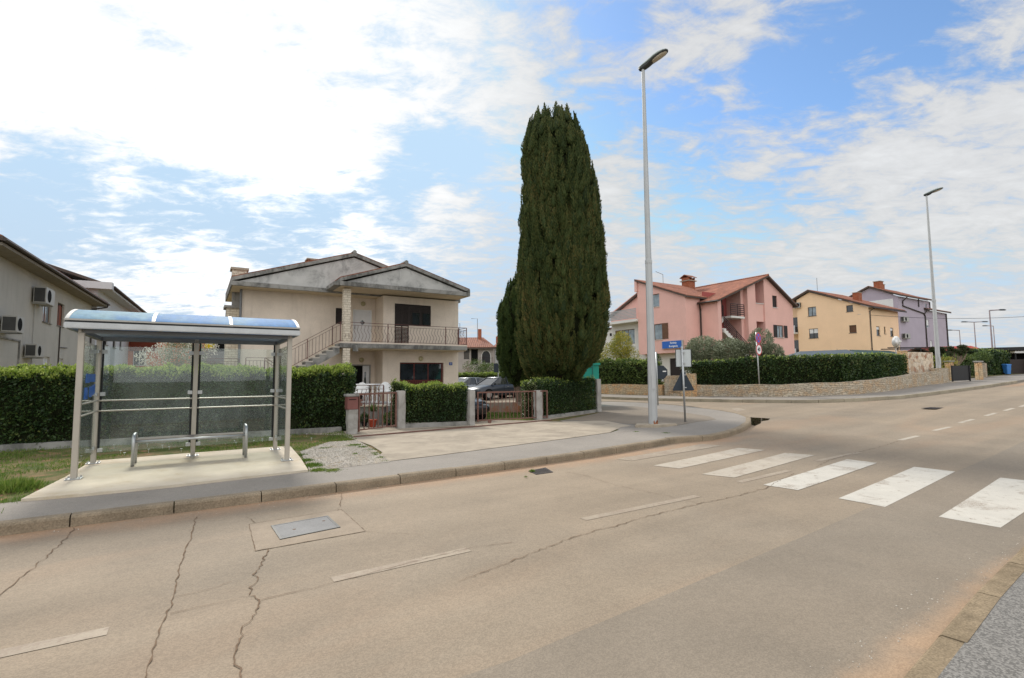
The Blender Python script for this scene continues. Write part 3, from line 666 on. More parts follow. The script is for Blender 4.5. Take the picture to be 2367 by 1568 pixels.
ground_sheet('paved_yard', [(-4.45, 13.8), (-3.4, 15.3), (-1.25, 16.1), (.9, 17.3), (3.3, 20.2), (2.9, 20.5), (.2, 21.0), (-1.5, 21.6), (-2.5, 27), (-6, 25.5), (-14, 20.6), (-15.5, 23), (-17, 21.5), (-11.5, 16)], .128, m_conc2)
ground_sheet('grass_verge', [(-1.0, 18.2), (.6, 17.6), (3.0, 20.1), (.2, 21.0), (-1.1, 21.4)], .132, m_lawn)
slab_pts = [G(48, 1160, .13), G(150, 1108, .13), G(212, 1070, .13), G(430, 1052, .13), G(645, 1036, .13), G(672, 1036, .13), G(694, 1062, .13), G(712, 1091, .13), G(560, 1108, .13), G(400, 1127, .13), G(200, 1147, .13)]
ground_sheet('concrete_pad', slab_pts, .165, m_conc, .06)
grav = [G(694, 1044, .13), G(760, 1022, .13), G(826, 1018, .13), G(868, 1042, .13), G(902, 1068, .13), G(716, 1090, .13)]
ground_sheet('gravel_bed', grav, .131, m_gravel)

# block across the junction
fk0 = [(-6.5, 44.5), (5.26, 29.88), (6.6, 28.0), (8.98, 25.5), (11.0, 23.6), (12.4, 22.5), (13.45, 22.0), (15.25, 21.85), (16.9, 22.2), (18.75, 23.1), (21.5, 24.6), (24.13, 26.1), (29.3, 29.44)] + [K(s, -8.4) for s in (46, 60, 80, 110, 138)]
blk2 = [(-20, 62)] + fk0
kerb(fk0[::-1][5:], .15, m_kerb_far, .13, 1.0)
ground_sheet('pavement', blk2 + [K(138, -60), (40, 150), (-20, 120)], .122, m_pave, .16)
wallbase = [(-4.0, 44.8), (5.6, 32.2), (8.2, 28.8), (10.7, 26.6), (12.9, 24.9), (14.6, 24.2), (16.4, 24.1), (18.6, 25.2), (21.07, 26.9), (24.9, 29.7)]
ground_sheet('garden_ground', wallbase + [K(44, -11.5), K(60, -12.0), K(138, -13), K(138, -58), (40, 140), (-18, 120)], .128, m_lawn)
# pavement on the camera side
rk = [K(s, -1.35) for s in (-12, -2, 3, 8, 15, 24, 40)]
def kerb_r():
    line = [K(s, r) for s, r in ((40, -1.6), (24, -1.6), (15, -1.56), (8, -1.47), (5, -1.34), (3, -1.20), (-2, -1.12), (-12, -1.12))]
    return kerb(line, .145, m_kerb_r, .07, 1.0)
kerb_r()
ground_sheet('pavement', [K(-45, -.99), K(-2, -.99), K(3, -1.07), K(5, -1.20), K(8, -1.33), K(15, -1.42), K(40, -1.46), K(138, -1.46), K(138, 30), K(-45, 30)], .072, m_pave_near, .14)

# markings
def mark(pix, mat, z=.0055, name='road_marking'): return ground_sheet(name, [G(*p) for p in pix], z, mat)
st = [[(1425, 1062), (1460, 1066), (1668, 1031), (1622, 1027)], [(1510, 1077), (1570, 1084), (1768, 1041), (1707, 1036)], [(1622, 1097), (1697, 1105), (1883, 1053), (1815, 1047.5)],
      [(1764, 1122), (1845, 1134), (2028, 1071), (1958, 1062.5)], [(1938, 1153), (2046, 1173), (2208, 1091), (2113, 1080)], [(2170, 1196), (2313, 1221), (2460, 1122), (2312, 1105)]]
for q, m in zip(st, [m_faint_paint, m_worn_paint, m_worn_paint, m_white_paint, m_white_paint, m_white_paint]): mark(q, m)
def dash(p, q, w=.12, mat=m_faint_paint):
    a, b = Vector(G(*p)), Vector(G(*q)); t = (b - a).normalized() * 1; n_ = Vector((-t.y, t.x)) * w / 2
    ground_sheet('road_marking', [tuple(a - n_), tuple(b - n_), tuple(b + n_), tuple(a + n_)], .0035, mat)
dash((-40, 1521), (250, 1459), .13, m_faint_paint); dash((768, 1341), (1083, 1271), .12); dash((1348, 1201), (1612, 1147)); dash((1708, 1115), (1824, 1088)); dash((1888, 1066), (1986, 1046))
for a, b in (((2080, 1018), (2122, 1008)), ((2158, 996), (2198, 987)), ((2218, 978), (2250, 969.5)), ((2278, 962), (2302, 955)), ((2322, 950), (2342, 944)), ((2358, 941), (2372, 936))): dash(a, b, .12, m_worn_paint)
ground_sheet('road_marking', [G(*p) for p in ((1690, 945), (1704, 951.5), (1724, 948), (1708, 943))], .0035, m_faint_paint)

# cracks: narrow filled ribbons
def crack(pix, w=.016, seed=0, jag=.03, seg=.12, mat=None, h=0):
    rng = random.Random(seed); P = [Vector(G(*p, h)) for p in pix]; pts = []; seg *= .5; jag *= .55
    for a, b in zip(P, P[1:]):
        n_ = max(1, int((b - a).length / seg)); t = (b - a).normalized(); nr = Vector((-t.y, t.x))
        for i in range(n_): pts.append(a.lerp(b, i / n_) + nr * rng.uniform(-jag, jag))
    pts.append(P[-1]); mb = MB(); vs = []
    for i, p in enumerate(pts):
        t = (pts[min(i + 1, len(pts) - 1)] - pts[max(i - 1, 0)]).normalized(); nr = Vector((-t.y, t.x)) * w * rng.uniform(.15, .8) / 2
        z = tz(p.x, p.y) + h + .0072; vs += [(p.x - nr.x, p.y - nr.y, z), (p.x + nr.x, p.y + nr.y, z)]
    mb.add(vs, [(2 * i, 2 * i + 1, 2 * i + 3, 2 * i + 2) for i in range(len(pts) - 1)]); T(mb.build('road_crack', mat or m_crack, None, WF, (0, 0, 0), fixn=False))
def zc(x, y): return (x * .5, 1099 + y * .5)
def zd(x, y): return (1183.5 + x * .5, 930 + y * .5)
crack([zc(*p) for p in [(345, 245), (290, 310), (190, 400), (60, 510), (0, 560), (-120, 660)]], .016, 1)
crack([zc(*p) for p in [(905, 195), (885, 280), (850, 370), (812, 500), (790, 600), (735, 720), (690, 860), (660, 960)]], .018, 2, .02)
crack([zc(*p) for p in [(1243, 345), (1215, 400), (1175, 460), (1192, 485), (1160, 520), (1160, 555), (1193, 580), (1180, 640), (1130, 700), (1108, 760), (1085, 840), (1080, 880), (1105, 900), (1100, 960)]], .017, 3, .03, .08)
crack([zc(*p) for p in [(785, 640), (960, 600), (1150, 562)]], .009, 4); crack([zc(*p) for p in [(1200, 580), (1400, 535), (1540, 500), (1800, 430), (2160, 340), (2367, 312)]], .010, 5, .02)
crack([zc(*p) for p in [(810, 568), (960, 530), (1070, 495)]], .007, 6)
crack([zd(*p) for p in [(-250, 830), (0, 735), (120, 690), (240, 640), (400, 590), (480, 575), (620, 530), (750, 500), (870, 470), (1060, 430), (1170, 400), (1300, 330)]], .016, 7, .035, .1)
crack([zd(*p) for p in [(250, 325), (340, 340), (480, 385), (600, 410), (740, 440), (870, 472)]], .010, 8, .03)
crack([zd(*p) for p in [(1405, 300), (1470, 268), (1600, 232), (1710, 205), (1790, 180)]], .014, 9, .03)
crack([zc(*p) for p in [(1580, 85), (1575, 130), (1560, 165)]], .012, 10); crack([zc(*p) for p in [(1140, 195), (1165, 210), (1180, 222)]], .010, 11)
crack([zc(*p) for p in [(1690, 262), (1800, 270), (1950, 276)]], .007, 12)

crack([(1290, 1000), (1370, 1003), (1440, 1000), (1475, 992), (1540, 990)], .012, 21, .03, h=.131); crack([(1180, 985), (1240, 988), (1300, 1001), (1345, 1015)], .010, 22, .03, h=.131)
# manhole in its cast surround, road drains, puddle
mh = [zc(1152, 228), zc(1578, 160), zc(1690, 260), zc(1180, 352)]
ground_sheet('road_patch', [G(*p) for p in mh], .004, simple('patch_concrete', (.285, .228, .168), .85, .2, var=.12, fine=.12, bump=.4))
crack(mh + [mh[0]], .012, 13, .008)
cp = [G(*zc(*p)) for p in [(1252, 237), (1515, 190), (1574, 243), (1294, 300)]]
def quadthing(name, label, cat, pts, z, mat, frame_mat=None, lip=.05):
    c = sum((Vector(p) for p in pts), Vector((0, 0))) / 4; z0 = tz(c.x, c.y); t = thing(name, label, cat, WF, (c.x, c.y, z0))
    ins = [c.lerp(Vector(p), 1 - lip / .6) for p in pts]
    mb = MB()
    for i in range(4):
        a, b, a2, b2 = Vector(pts[i]), Vector(pts[(i + 1) % 4]), ins[i], ins[(i + 1) % 4]
        mb.hexa([(a.x, a.y, z0), (b.x, b.y, z0), (b2.x, b2.y, z0), (a2.x, a2.y, z0), (a.x, a.y, z0 + z + .004), (b.x, b.y, z0 + z + .004), (b2.x, b2.y, z0 + z + .004), (a2.x, a2.y, z0 + z + .004)])
    mb.build('frame', frame_mat or m_lamp_dark, t); return t, ins, z0
t, ins, z0 = quadthing('manhole_cover', 'rectangular chequered steel manhole cover set in a concrete patch of the road', 'manhole cover', cp, .008, m_manhole)
MB().prism([(p.x, p.y) for p in ins], z0, z0 + .010).build('cover_plate', m_manhole, t)
for u_ in ((.3, .55), (.85, .35)):
    c = Vector(cp[0]).lerp(Vector(cp[1]), u_[0]).lerp(Vector(cp[3]).lerp(Vector(cp[2]), u_[0]), u_[1]); MB().tube((c.x, c.y, z0 + .010), (c.x, c.y, z0 + .0115), .018, n=10).build('lifting_hole', m_crack, t)
def drain(label, pts):
    t, ins, z0 = quadthing('drain_grate', label, 'drain', pts, .006, m_steel, simple('cast_iron', (.07, .06, .055), .7, .3, .3, var=.2), .08)
    MB().prism([(p.x, p.y) for p in ins], z0, z0 + .0055).build('sump', m_dark, t)
    mb = MB()
    for k in range(9):
        mb = MB(); f0 = (k + .25) / 9; f1 = (k + .75) / 9; a = ins[0].lerp(ins[1], f0); b = ins[0].lerp(ins[1], f1); c = ins[3].lerp(ins[2], f1); d = ins[3].lerp(ins[2], f0)
        mb.prism([(v.x, v.y) for v in (a, b, c, d)], z0 + .001, z0 + .010).build('bar', MATS['cast_iron'], t)
drain('slotted iron drain grate in the gutter below the kerb of the bus stop side', [G(*zd(*p)) for p in [(75, 320), (155, 304), (190, 325), (112, 336)]])
gx = G(2162, 943); quad = [K(*v) for v in [(gx[0] * UX + gx[1] * UY + i, gx[0] * UY - gx[1] * UX + j) for i, j in ((-.7, -.2), (.7, -.2), (.7, .2), (-.7, .2))]]
drain('flat dark drain grate in the junction of the two roads', quad)
ground_sheet('water', [G(*p) for p in [(1733, 976), (1726, 968), (1735, 965.5), (1762, 967), (1780, 968.5), (1775, 972), (1760, 974), (1758, 979), (1745, 985), (1738, 983)]], .009, m_water)

# ================================================================== BUS SHELTER (frame HF: a along the kerb, b away from the road)
Z0 = .17
SH = thing('bus_shelter', 'glass bus shelter with beige metal posts and curved blue polycarbonate roof with sky reflections in its colour', 'bus shelter', HF, (0, 11.1, Z0))
AL, AR, BF, BR = -1.58, 1.46, 10.31, 12.01
for a, b in ((AL, BF), (AR, BF), (AL, BR), (-.04, BR), (AR, BR)):
    p = MB().box(a - .040, a + .040, b - .040, b + .040, Z0, 2.50).build('post', m_beige_al, SH, bevel=.006)
    MB().box(a - .10, a + .10, b - .10, b + .10, Z0 - .002, Z0 + .012).build('base_plate', m_steel, p)
    for i in (-.075, .075):
        for j in (-.075, .075): MB().tube((a + i, b + j, Z0 + .012), (a + i, b + j, Z0 + .035), .012, n=6).build('bolt', m_steel, p)
# roof
e0, e1 = -1.76, 1.60; f0, f1 = BF - .27, BR + .12
mb = MB(); mb.box(e0, e1, f0, f0 + .05, 2.49, 2.585); mb.box(e0, e1, f1 - .05, f1, 2.49, 2.585); mb.box(e0, e0 + .05, f0 + .05, f1 - .05, 2.49, 2.585); mb.box(e1 - .05, e1, f0 + .05, f1 - .05, 2.49, 2.585)
fas = mb.build('fascia', m_steel, SH, bevel=.012)
MB().box(e0 + .01, e1 - .01, f0 + .012, f0 + .07, 2.586, 2.612).build('gasket', m_dark_seal, fas)
mb = MB(); mb.box(AL, AR, BR - .04, BR + .04, 2.42, 2.50); mb.box(AL, AR, BF - .04, BF + .04, 2.44, 2.50)
for a in (AL, AR): mb.box(a - .035, a + .035, BF + .045, BR - .045, 2.43, 2.495)
mb.build('beams', m_drainpipe, SH)
def arc(b): t = (b - f0) / (f1 - f0); return 2.61 + .27 * math.sin(math.pi * min(max(t, 0), 1)) ** .75
NA = 18; bs = [f0 + .01 + (f1 - f0 - .02) * (1 - math.cos(math.pi * i / NA)) / 2 for i in range(NA + 1)]
def arcsheet(a0, a1, dz, th):
    mb = MB(); rings = []
    for a in (a0, a1): rings.append([(a, b, arc(b) + dz) for b in bs] + [(a, b, arc(b) + dz - th) for b in bs[::-1]])
    return mb.loft(rings)
arcsheet(e0 + .03, e1 - .03, 0, .008).build('roof', m_poly, SH, smooth=False)
for a in (e0 + .03, -.62 - .03, .5 - .03, e1 - .03): arcsheet(a - .025, a + .025, .006, .018).build('roof_rib', m_ac, SH)
for b in (f0, f1 - .03): MB().box(e0, e1, b, b + .03, 2.613, 2.64).build('roof_trim', m_ac, SH)
# end plates of the arch
for a in (e0 + .02, e1 - .03):
    MB().loft([[(x, b, arc(b) - .01) for b in bs] + [(x, b, 2.586) for b in bs[::-1]] for x in (a, a + .01)]).build('end_plate', m_gshelter, SH)
# glass
def pane(a0, a1, b0, b1, z0=.36, z1=2.32): return MB().box(a0, a1, b0, b1, z0, z1).build('glass_panel', m_gshelter, SH, fixn=True)
g1 = pane(AL + .08, -.04 - .08, BR - .005, BR + .005); g2 = pane(-.04 + .08, AR - .08, BR - .005, BR + .005)
g3 = pane(AL - .005, AL + .005, BF + .08, BR - .08); g4 = pane(AR - .005, AR + .005, BF + .08, BR - .08)
for a in (AL + .062, -.04 - .062, -.04 + .062, AR - .062): MB().box(a - .016, a + .016, BR + .008, BR + .03, .36, 2.42).build('seal', m_dark_seal, SH)
for z in (1.12, 1.31):
    for a0, a1 in ((AL + .045, -.085), (.005, AR - .045)): MB().tube((a0, BR - .035, z), (a1, BR - .035, z), .014, n=8).build('rail', m_beige_al, SH)
    for a in (AL + .02, AR - .02): MB().tube((a, BF + .045, z), (a, BR - .045, z), .014, n=8).build('rail', m_beige_al, SH)
for z in (.40, 1.43, 2.22):
    for a in (AL + .085, -.04 - .085, -.04 + .085, AR - .085): MB().box(a - .04, a + .04, BR - .022, BR + .022, z - .035, z + .035).build('clamp', m_steel, SH, bevel=.005)
for z in (.45, 1.43, 2.22):
    for a in (AL, AR):
        for b in (BF + .085, BR - .085): MB().box(a - .02, a + .02, b - .035, b + .035, z - .03, z + .03).build('clamp', m_steel, SH, bevel=.005)
# blue lettering strips stuck on the left pane
x = AL + .007; mb = MB()
for (b0, b1, z0, z1) in ((10.83, 11.13, 1.645, 1.80), (11.14, 11.36, 1.66, 1.80), (11.37, 11.70, 1.66, 1.80), (10.76, 10.84, 1.40, 1.57), (10.86, 11.02, 1.40, 1.57), (10.74, 11.03, 1.375, 1.44), (11.20, 11.42, 1.40, 1.58), (11.43, 11.60, 1.425, 1.60), (11.62, 11.72, 1.45, 1.62)): mb.box(x, x + .004, b0, b1, z0, z1)
mb.build('blue_lettering', m_blue_sign, g3)

# bench
BN = thing('bench', 'narrow metal bench with bent tube ends under the bus shelter', 'bench', HF, (-.05, 11.4, Z0))
for a, zt in ((-.93, .74), (.84, .80)):
    pts = [(a, 11.18, Z0), (a, 11.18, zt - .16)] + [(a, 11.18 + .13 - .13 * math.cos(t), zt - .16 + .13 * math.sin(t)) for t in (R(25), R(50), R(75), R(90))] + [(a, 11.50, zt - .03)] + [(a, 11.50 + .13 * math.sin(t), zt - .16 + .13 * math.cos(t)) for t in (R(25), R(50), R(75), R(90))] + [(a, 11.63, Z0)]
    MB().path(pts, .028, 10).build('leg', m_steel, BN, smooth=True)
MB().box(-.92, .82, 11.22, 11.60, .585, .625).build('seat', m_tan_wood, BN, bevel=.01)
[MB().tube((-.92, b, .59), (.84, b, .59), .022, n=8).build('seat_rail', m_steel, BN, smooth=True) for b in (11.21, 11.60)]

# ================================================================== STREET LAMPS AND SIGNS
def street_lamp(x, y, H, label, head_dir, plinth=True):
    z0 = tz(x, y) + .13; t = thing('street_lamp', label, 'street lamp', WF, (x, y, z0), 'street lamps')
    if plinth:
        rng = random.Random(3); pts = [(x - .62, y - .30), (x + .05, y - .42), (x + .72, y - .02), (x + .35, y + .30), (x - .45, y + .22)]
        MB().prism(pts, z0 - .05, z0 + .07).build('plinth', m_conc_grey if False else m_conc2, t, bevel=.02)
    rings = []; n = 8
    for z, r in ((0, .135), (1.6, .122), (4.9, .098), (5.0, .088), (H * .75, .068), (H, .05)):
        rings.append([(x + r * math.cos(2 * math.pi * (k + .5) / n), y + r * math.sin(2 * math.pi * (k + .5) / n), z0 + .05 + z) for k in range(n)])
    p = MB().loft(rings).build('pole', m_pole, t)
    mb = MB(); 
    for k in range(26):
        rng = random.Random(k + 5); a0 = R(-100) + R(7.0) * k; a1 = a0 + R(8.5); hh = rng.uniform(.02, .16) + (.28 * math.exp(-((k - 14) / 6.0) ** 2)) * rng.uniform(.3, 1); r = .1365 + .0006 * (k % 2)
        kk = 1 / math.cos(math.pi / 8) * .0; q = lambda a, z: (x + r * math.cos(a), y + r * math.sin(a), z0 + .05 + z)
        mb.add([q(a0, .0), q(a1, .0), q(a1, hh * rng.uniform(.6, 1)), q((a0 + a1) / 2, hh), q(a0, hh * rng.uniform(.5, 1))], [(0, 1, 2, 3, 4)])
    if plinth: mb.build('rust_stain', m_rust, p, fixn=False)
    MB().box(x - .05, x + .05, y - .142, y - .128, z0 + 1.1, z0 + 1.5).build('service_door', m_pole, p)
    mb = MB(); mb.tube((x, y, z0 + 4.92), (x, y, z0 + 5.02), .11, n=8); mb.build('collar', m_pole, p)
    # head: streamlined cobra shape pointing along head_dir and tilted upward
    dx, dy, up = head_dir; d = Vector((dx, dy, 0)).normalized(); d = (d * math.cos(up) + Vector((0, 0, 1)) * math.sin(up)); sd = d.cross(Vector((0, 0, 1))).normalized(); u = sd.cross(d).normalized()
    o = Vector((x, y, z0 + .05 + H)) - d * .14; Ls = .98
    prof = [(0, .06, .03, -.06), (.05, .085, .07, -.10), (.18, .10, .085, -.13), (.30, .105, .10, -.12), (.42, .125, .115, -.07), (.55, .155, .125, -.055), (.72, .165, .115, -.05), (.86, .14, .08, -.045), (.95, .09, .045, -.035), (.98, .03, .01, -.02)]
    rb, rt = [], []
    for s, w, zt, zb in prof:
        c = o + d * s; rb.append([c + sd * w + u * 0, c + sd * w * .8 + u * zb * .7, c + u * zb, c - sd * w * .8 + u * zb * .7, c - sd * w + u * 0, c - sd * w * .5 + u * .015, c + sd * w * .5 + u * .015])
        rt.append([c + sd * w * 1.02 + u * .012, c + sd * w * .75 + u * zt * .75, c + u * zt, c - sd * w * .75 + u * zt * .75, c - sd * w * 1.02 + u * .012, c - sd * w * .4 + u * .005, c + sd * w * .4 + u * .005])
    hd = MB().loft(rb).build('lamp_head', m_lamp_dark, t, smooth=True)
    MB().loft(rt).build('cover', m_lamp_top, hd, smooth=True)
    rl = []
    for s, w, zb in ((.45, .075, -.062), (.50, .105, -.072), (.65, .125, -.075), (.78, .12, -.07), (.88, .08, -.058), (.93, .03, -.045)):
        c = o + d * s; rl.append([c + sd * w + u * (zb * .55), c + sd * w * .6 + u * (zb * 1.0), c + u * (zb * 1.12), c - sd * w * .6 + u * (zb * 1.0), c - sd * w + u * (zb * .55), c - u * .0])
    MB().loft(rl).build('lens', m_lens, hd, smooth=True)
    return t
lx, ly = G(1510, 985, .13)
L1 = street_lamp(lx, ly, 11.15, 'tall grey street lamp with rusty foot on the corner pavement, the nearest lamp', (.78, -.62, R(15)))
l2 = G(2172, 884, .13)
L2 = street_lamp(l2[0], l2[1], 11.6, 'grey street lamp beside the low stone wall and black metal gate across the junction', (.80, -.60, R(15)), False)
ground_sheet('pavement', [(l2[0] - .9, l2[1] - .4), (l2[0] + .6, l2[1] - .5), (l2[0] + 1.0, l2[1] + .3), (l2[0] - .7, l2[1] + .4)], .15, m_conc2, .04)
# far lamps
def far_lamp(px, ytop, Y, arm, label, twin=False):
    d = ray(px, ytop); x = d.x / d.y * Y; zt = HC + d.z / d.y * Y; z0 = tz(x, Y)
    t = thing('street_lamp', label, 'street lamp', WF, (x, Y, z0), 'street lamps'); MB().tube((x, Y, z0), (x, Y, zt), .11, .06, 8).build('pole', simple('far_pole', (.34, .29, .30), .6, .3, .1), t)
    for s in ((-1, 1) if twin else (1 if arm > 0 else -1,)):
        l = abs(arm); h = MB().tube((x, Y, zt), (x + s * l * .55, Y - .1, zt + .05), .08, .07, 6); h.build('arm', MATS['far_pole'], t)
        MB().loft([[(x + s * l * k, Y - .1 - w, zt + .05), (x + s * l * k, Y - .1, zt + .05 + w * .5), (x + s * l * k, Y - .1 + w, zt + .05), (x + s * l * k, Y - .1, zt - w * .2)] for k, w in ((.5, .08), (.65, .2), (.9, .2), (1.0, .05))]).build('lamp_head', m_lamp_dark, t)
far_lamp(2217.6, 764, 95, -2.6, 'thin far street lamp with its arm pointing left, right of the lilac house')
far_lamp(2251.5, 745, 85, 2.3, 'far double-armed street lamp behind the red roofed shed', True)
far_lamp(2287, 718, 60, 1.9, 'far street lamp with a broad flat head, tallest on the horizon')
far_lamp(2296, 754, 95, -2.2, 'thin far lamp just right of the tallest horizon lamp')

def disc(mb, c, ax, r, t0, t1, n=28):
    ax = Vector(ax).normalized(); x = ax.cross(Vector((0, 0, 1))).normalized(); y = Vector((0, 0, 1)); c = Vector(c)
    return mb.loft([[c + ax * t + x * r * math.cos(2 * math.pi * k / n) + y * r * math.sin(2 * math.pi * k / n) for k in range(n)] for t in (t0, t1)])
# sign 1: seen from behind (pale square over dark triangle)
sx, sy = G(1584, 976, .13); z0 = tz(sx, sy) + .13
t = thing('road_sign', 'back of a pale square sign above a dark triangle on one grey pole', 'road sign', WF, (sx, sy, z0), 'road signs')
MB().tube((sx, sy, z0), (sx - .03, sy, 2.62), .032, n=10).build('pole', m_steel, t, smooth=True)
fy = sy + .045
sq = MB(); sq.box(sx - .21 - .02, sx + .30 - .02, fy, fy + .012, 1.95, 2.53); sq.build('square_plate', m_sign_grey, t, bevel=.004)
mb = MB(); mb.box(sx - .23, sx + .28, fy - .012, fy, 1.95, 1.965); mb.box(sx - .23, sx + .28, fy - .012, fy, 2.515, 2.53); mb.box(sx - .23, sx - .215, fy - .012, fy, 1.965, 2.515); mb.box(sx + .265, sx + .28, fy - .012, fy, 1.965, 2.515); mb.build('plate_rim', m_dark_seal, t)
tri = [(sx - .37, 1.20), (sx + .35, 1.20), (sx + .005, 1.90)]; ins_ = []
rnd = []
for i in range(3):
    a, b, c = Vector(tri[i - 1]), Vector(tri[i]), Vector(tri[(i + 1) % 3])
    rnd += [b + (a - b).normalized() * .05, b + (a - b).normalized() * .012 + (c - b).normalized() * .012, b + (c - b).normalized() * .05]
MB().loft([[(v.x, y, v.y) for v in rnd] for y in (fy, fy + .014)]).build('triangle_plate', m_sign_back, t)
[MB().box(sx - .02, sx + .07, sy - .04, fy, z - .012, z + .012).build('clamp', m_steel, t) for z in (1.30, 1.70, 2.08, 2.42)]
# sign 2: back of a stop sign behind the lamp
sx, sy = G(1521, 937, .13); z0 = tz(sx, sy) + .13
t = thing('road_sign', 'dark back of an octagonal sign half hidden by the nearest lamp pole', 'road sign', WF, (sx, sy, z0), 'road signs')
MB().tube((sx, sy, z0), (sx - .02, sy, 2.75), .032, n=10).build('pole', m_steel, t, smooth=True)
c_ = D_ = ray(1528, 861); cz = HC + c_.z / c_.y * sy; cx = c_.x / c_.y * sy
MB().loft([[(cx + .33 * math.cos(R(22.5 + 45 * k)), sy + .05 + y, cz + .33 * math.sin(R(22.5 + 45 * k))) for k in range(8)] for y in (0, .012)]).build('octagon_plate', m_sign_back, t)
MB().box(cx + .09, cx + .25, sy + .044, sy + .049, cz + .02, cz + .07).build('sticker', m_sign_white, t)
# sign 3: no stopping above 40
sx, sy = G(1757, 916, .13); z0 = tz(sx, sy) + .13
t = thing('road_sign', 'round blue and red no stopping sign above a white round 40 sign', 'road sign', WF, (sx, sy, z0), 'road signs')
MB().tube((sx, sy, z0), (sx - .06, sy, 3.82), .032, n=10).build('pole', m_steel, t, smooth=True)
ax = Vector((.60, -.80, 0)).normalized(); hx = Vector((-ax.y, ax.x, 0))
for (pz, kind_) in ((3.51, 0), (2.93, 1)):
    c = Vector((sx - .02, sy, pz)) + ax * .05
    pl = disc(MB(), c, ax, .29, 0, .012).build('round_plate', m_sign_grey, t)
    if kind_ == 0:
        disc(MB(), c, ax, .285, .012, .016).build('red_rim', m_sign_red, pl); disc(MB(), c, ax, .225, .016, .019).build('blue_field', m_sign_blue, pl)
        mb = MB(); [mb.beam(c + ax * .0215 + (hx * s + Vector((0, 0, 1))).normalized() * .225, c + ax * .0215 - (hx * s + Vector((0, 0, 1))).normalized() * .225, .05, .004, ax) for s in (-1, 1)]; mb.build('red_cross', m_sign_red, pl)
    else:
        disc(MB(), c, ax, .285, .012, .016).build('red_rim', m_sign_red, pl); disc(MB(), c, ax, .225, .016, .019).build('white_field', m_sign_white, pl)
        text_mb('40', .27, lambda h, z, d: c + hx * h + Vector((0, 0, z)) + ax * (.021 - d * .3), .004, .008).build('numerals', m_black, pl)

# ================================================================== HEDGES, GATE POSTS, GATES
def hz(px, py, base): d = ray(px, py); x, y = G(*base, .13); return HC + d.z / math.hypot(d.x, d.y) * math.hypot(x, y)
hb = HF.w
p0 = HF.w(-9.5, 16.5); p1 = HF.w(4.0, 15.75)
hedge('long clipped laurel hedge behind the bus shelter with bright new shoots on top', (p0.x, p0.y), (p1.x, p1.y), 1.0, 1.74, 1.80, None, 1050, 1.1, leaf=.078, bushy=.09, name='hedge')
def lowwall(name, label, p, q, w, h, mat, zb=None, cat='wall', over=0):
    p = Vector(p); q = Vector(q); e = (q - p).normalized(); n_ = Vector((-e.y, e.x)) * w / 2; za = tz(*p) + .10; zb_ = tz(*q) + .10
    mb = MB(); mb.hexa([(*(p - n_), za - .1), (*(q - n_), zb_ - .1), (*(q + n_), zb_ - .1), (*(p + n_), za - .1), (*(p - n_), za + h), (*(q - n_), zb_ + h), (*(q + n_), zb_ + h), (*(p + n_), za + h)])
    o = mb.build(name, mat, None, WF, (p.x, p.y, za), bevel=.01); return tag(o, label, cat)
lowwall('plinth_wall', 'low mossy concrete plinth under the long hedge behind the shelter', HF.w(-9.5, 16.02).xy, HF.w(3.6, 15.22).xy, .18, .17, m_conc_grey)
def gpost(label, c, w, d, h, mat=m_post_conc, fr=HF, wob=.015, cap=False):
    a, b = fr.ab(*c); z0 = tz(*c) + .11; rings = []; rng = random.Random(int(c[0] * 100))
    for k in range(7):
        z = z0 - .05 + (h + .05) * k / 6; j = lambda: rng.uniform(-wob, wob)
        rings.append([(a - w / 2 + j(), b - d / 2 + j(), z), (a + w / 2 + j(), b - d / 2 + j(), z), (a + w / 2 + j(), b + d / 2 + j(), z), (a - w / 2 + j(), b + d / 2 + j(), z)])
    return tag(MB().loft(rings).build('gatepost', mat, None, fr, (a, b, z0), bevel=.012), label, 'gatepost', 'gateposts along the hedge')
P1 = G(813, 1003, .13); P2 = G(925, 990, .13); P3_ = G(1088, 983, .13); P4 = G(1244, 970, .13); P5 = G(1382, 952, .13)
gpost('stained concrete gatepost below the oxide red mailbox, left of the small gate', P1, .26, .26, .70)
gpost('whitish flaking gatepost right of the small gate', P2, .24, .26, 1.17)
gpost('whitish gatepost left of the wide sliding gate', P3_, .20, .26, 1.14)
gpost('pair of narrow white posts the sliding gate runs between', P4, .26, .20, 1.05)
gpost('tall white post at the street corner end of the hedges', P5, .22, .22, 1.35)
# mailbox
a, b = HF.ab(*P1); zb = tz(*P1) + .11 + .70
t = thing('mailbox', 'oxide red metal mailbox on the gatepost beside the small gate', 'mailbox', HF, (a, b, zb))
MB().box(a - .17, a + .13, b - .14, b + .14, zb + .001, zb + .36).build('box', simple('mailbox_red', (.19, .075, .065), .6, .3), t, bevel=.01)
MB().box(a - .20, a + .16, b - .17, b + .17, zb + .362, zb + .43).build('lid', m_conc_grey, t, bevel=.01)
MB().box(a - .12, a + .08, b - .147, b - .142, zb + .27, zb + .29).build('slot', m_dark, t)
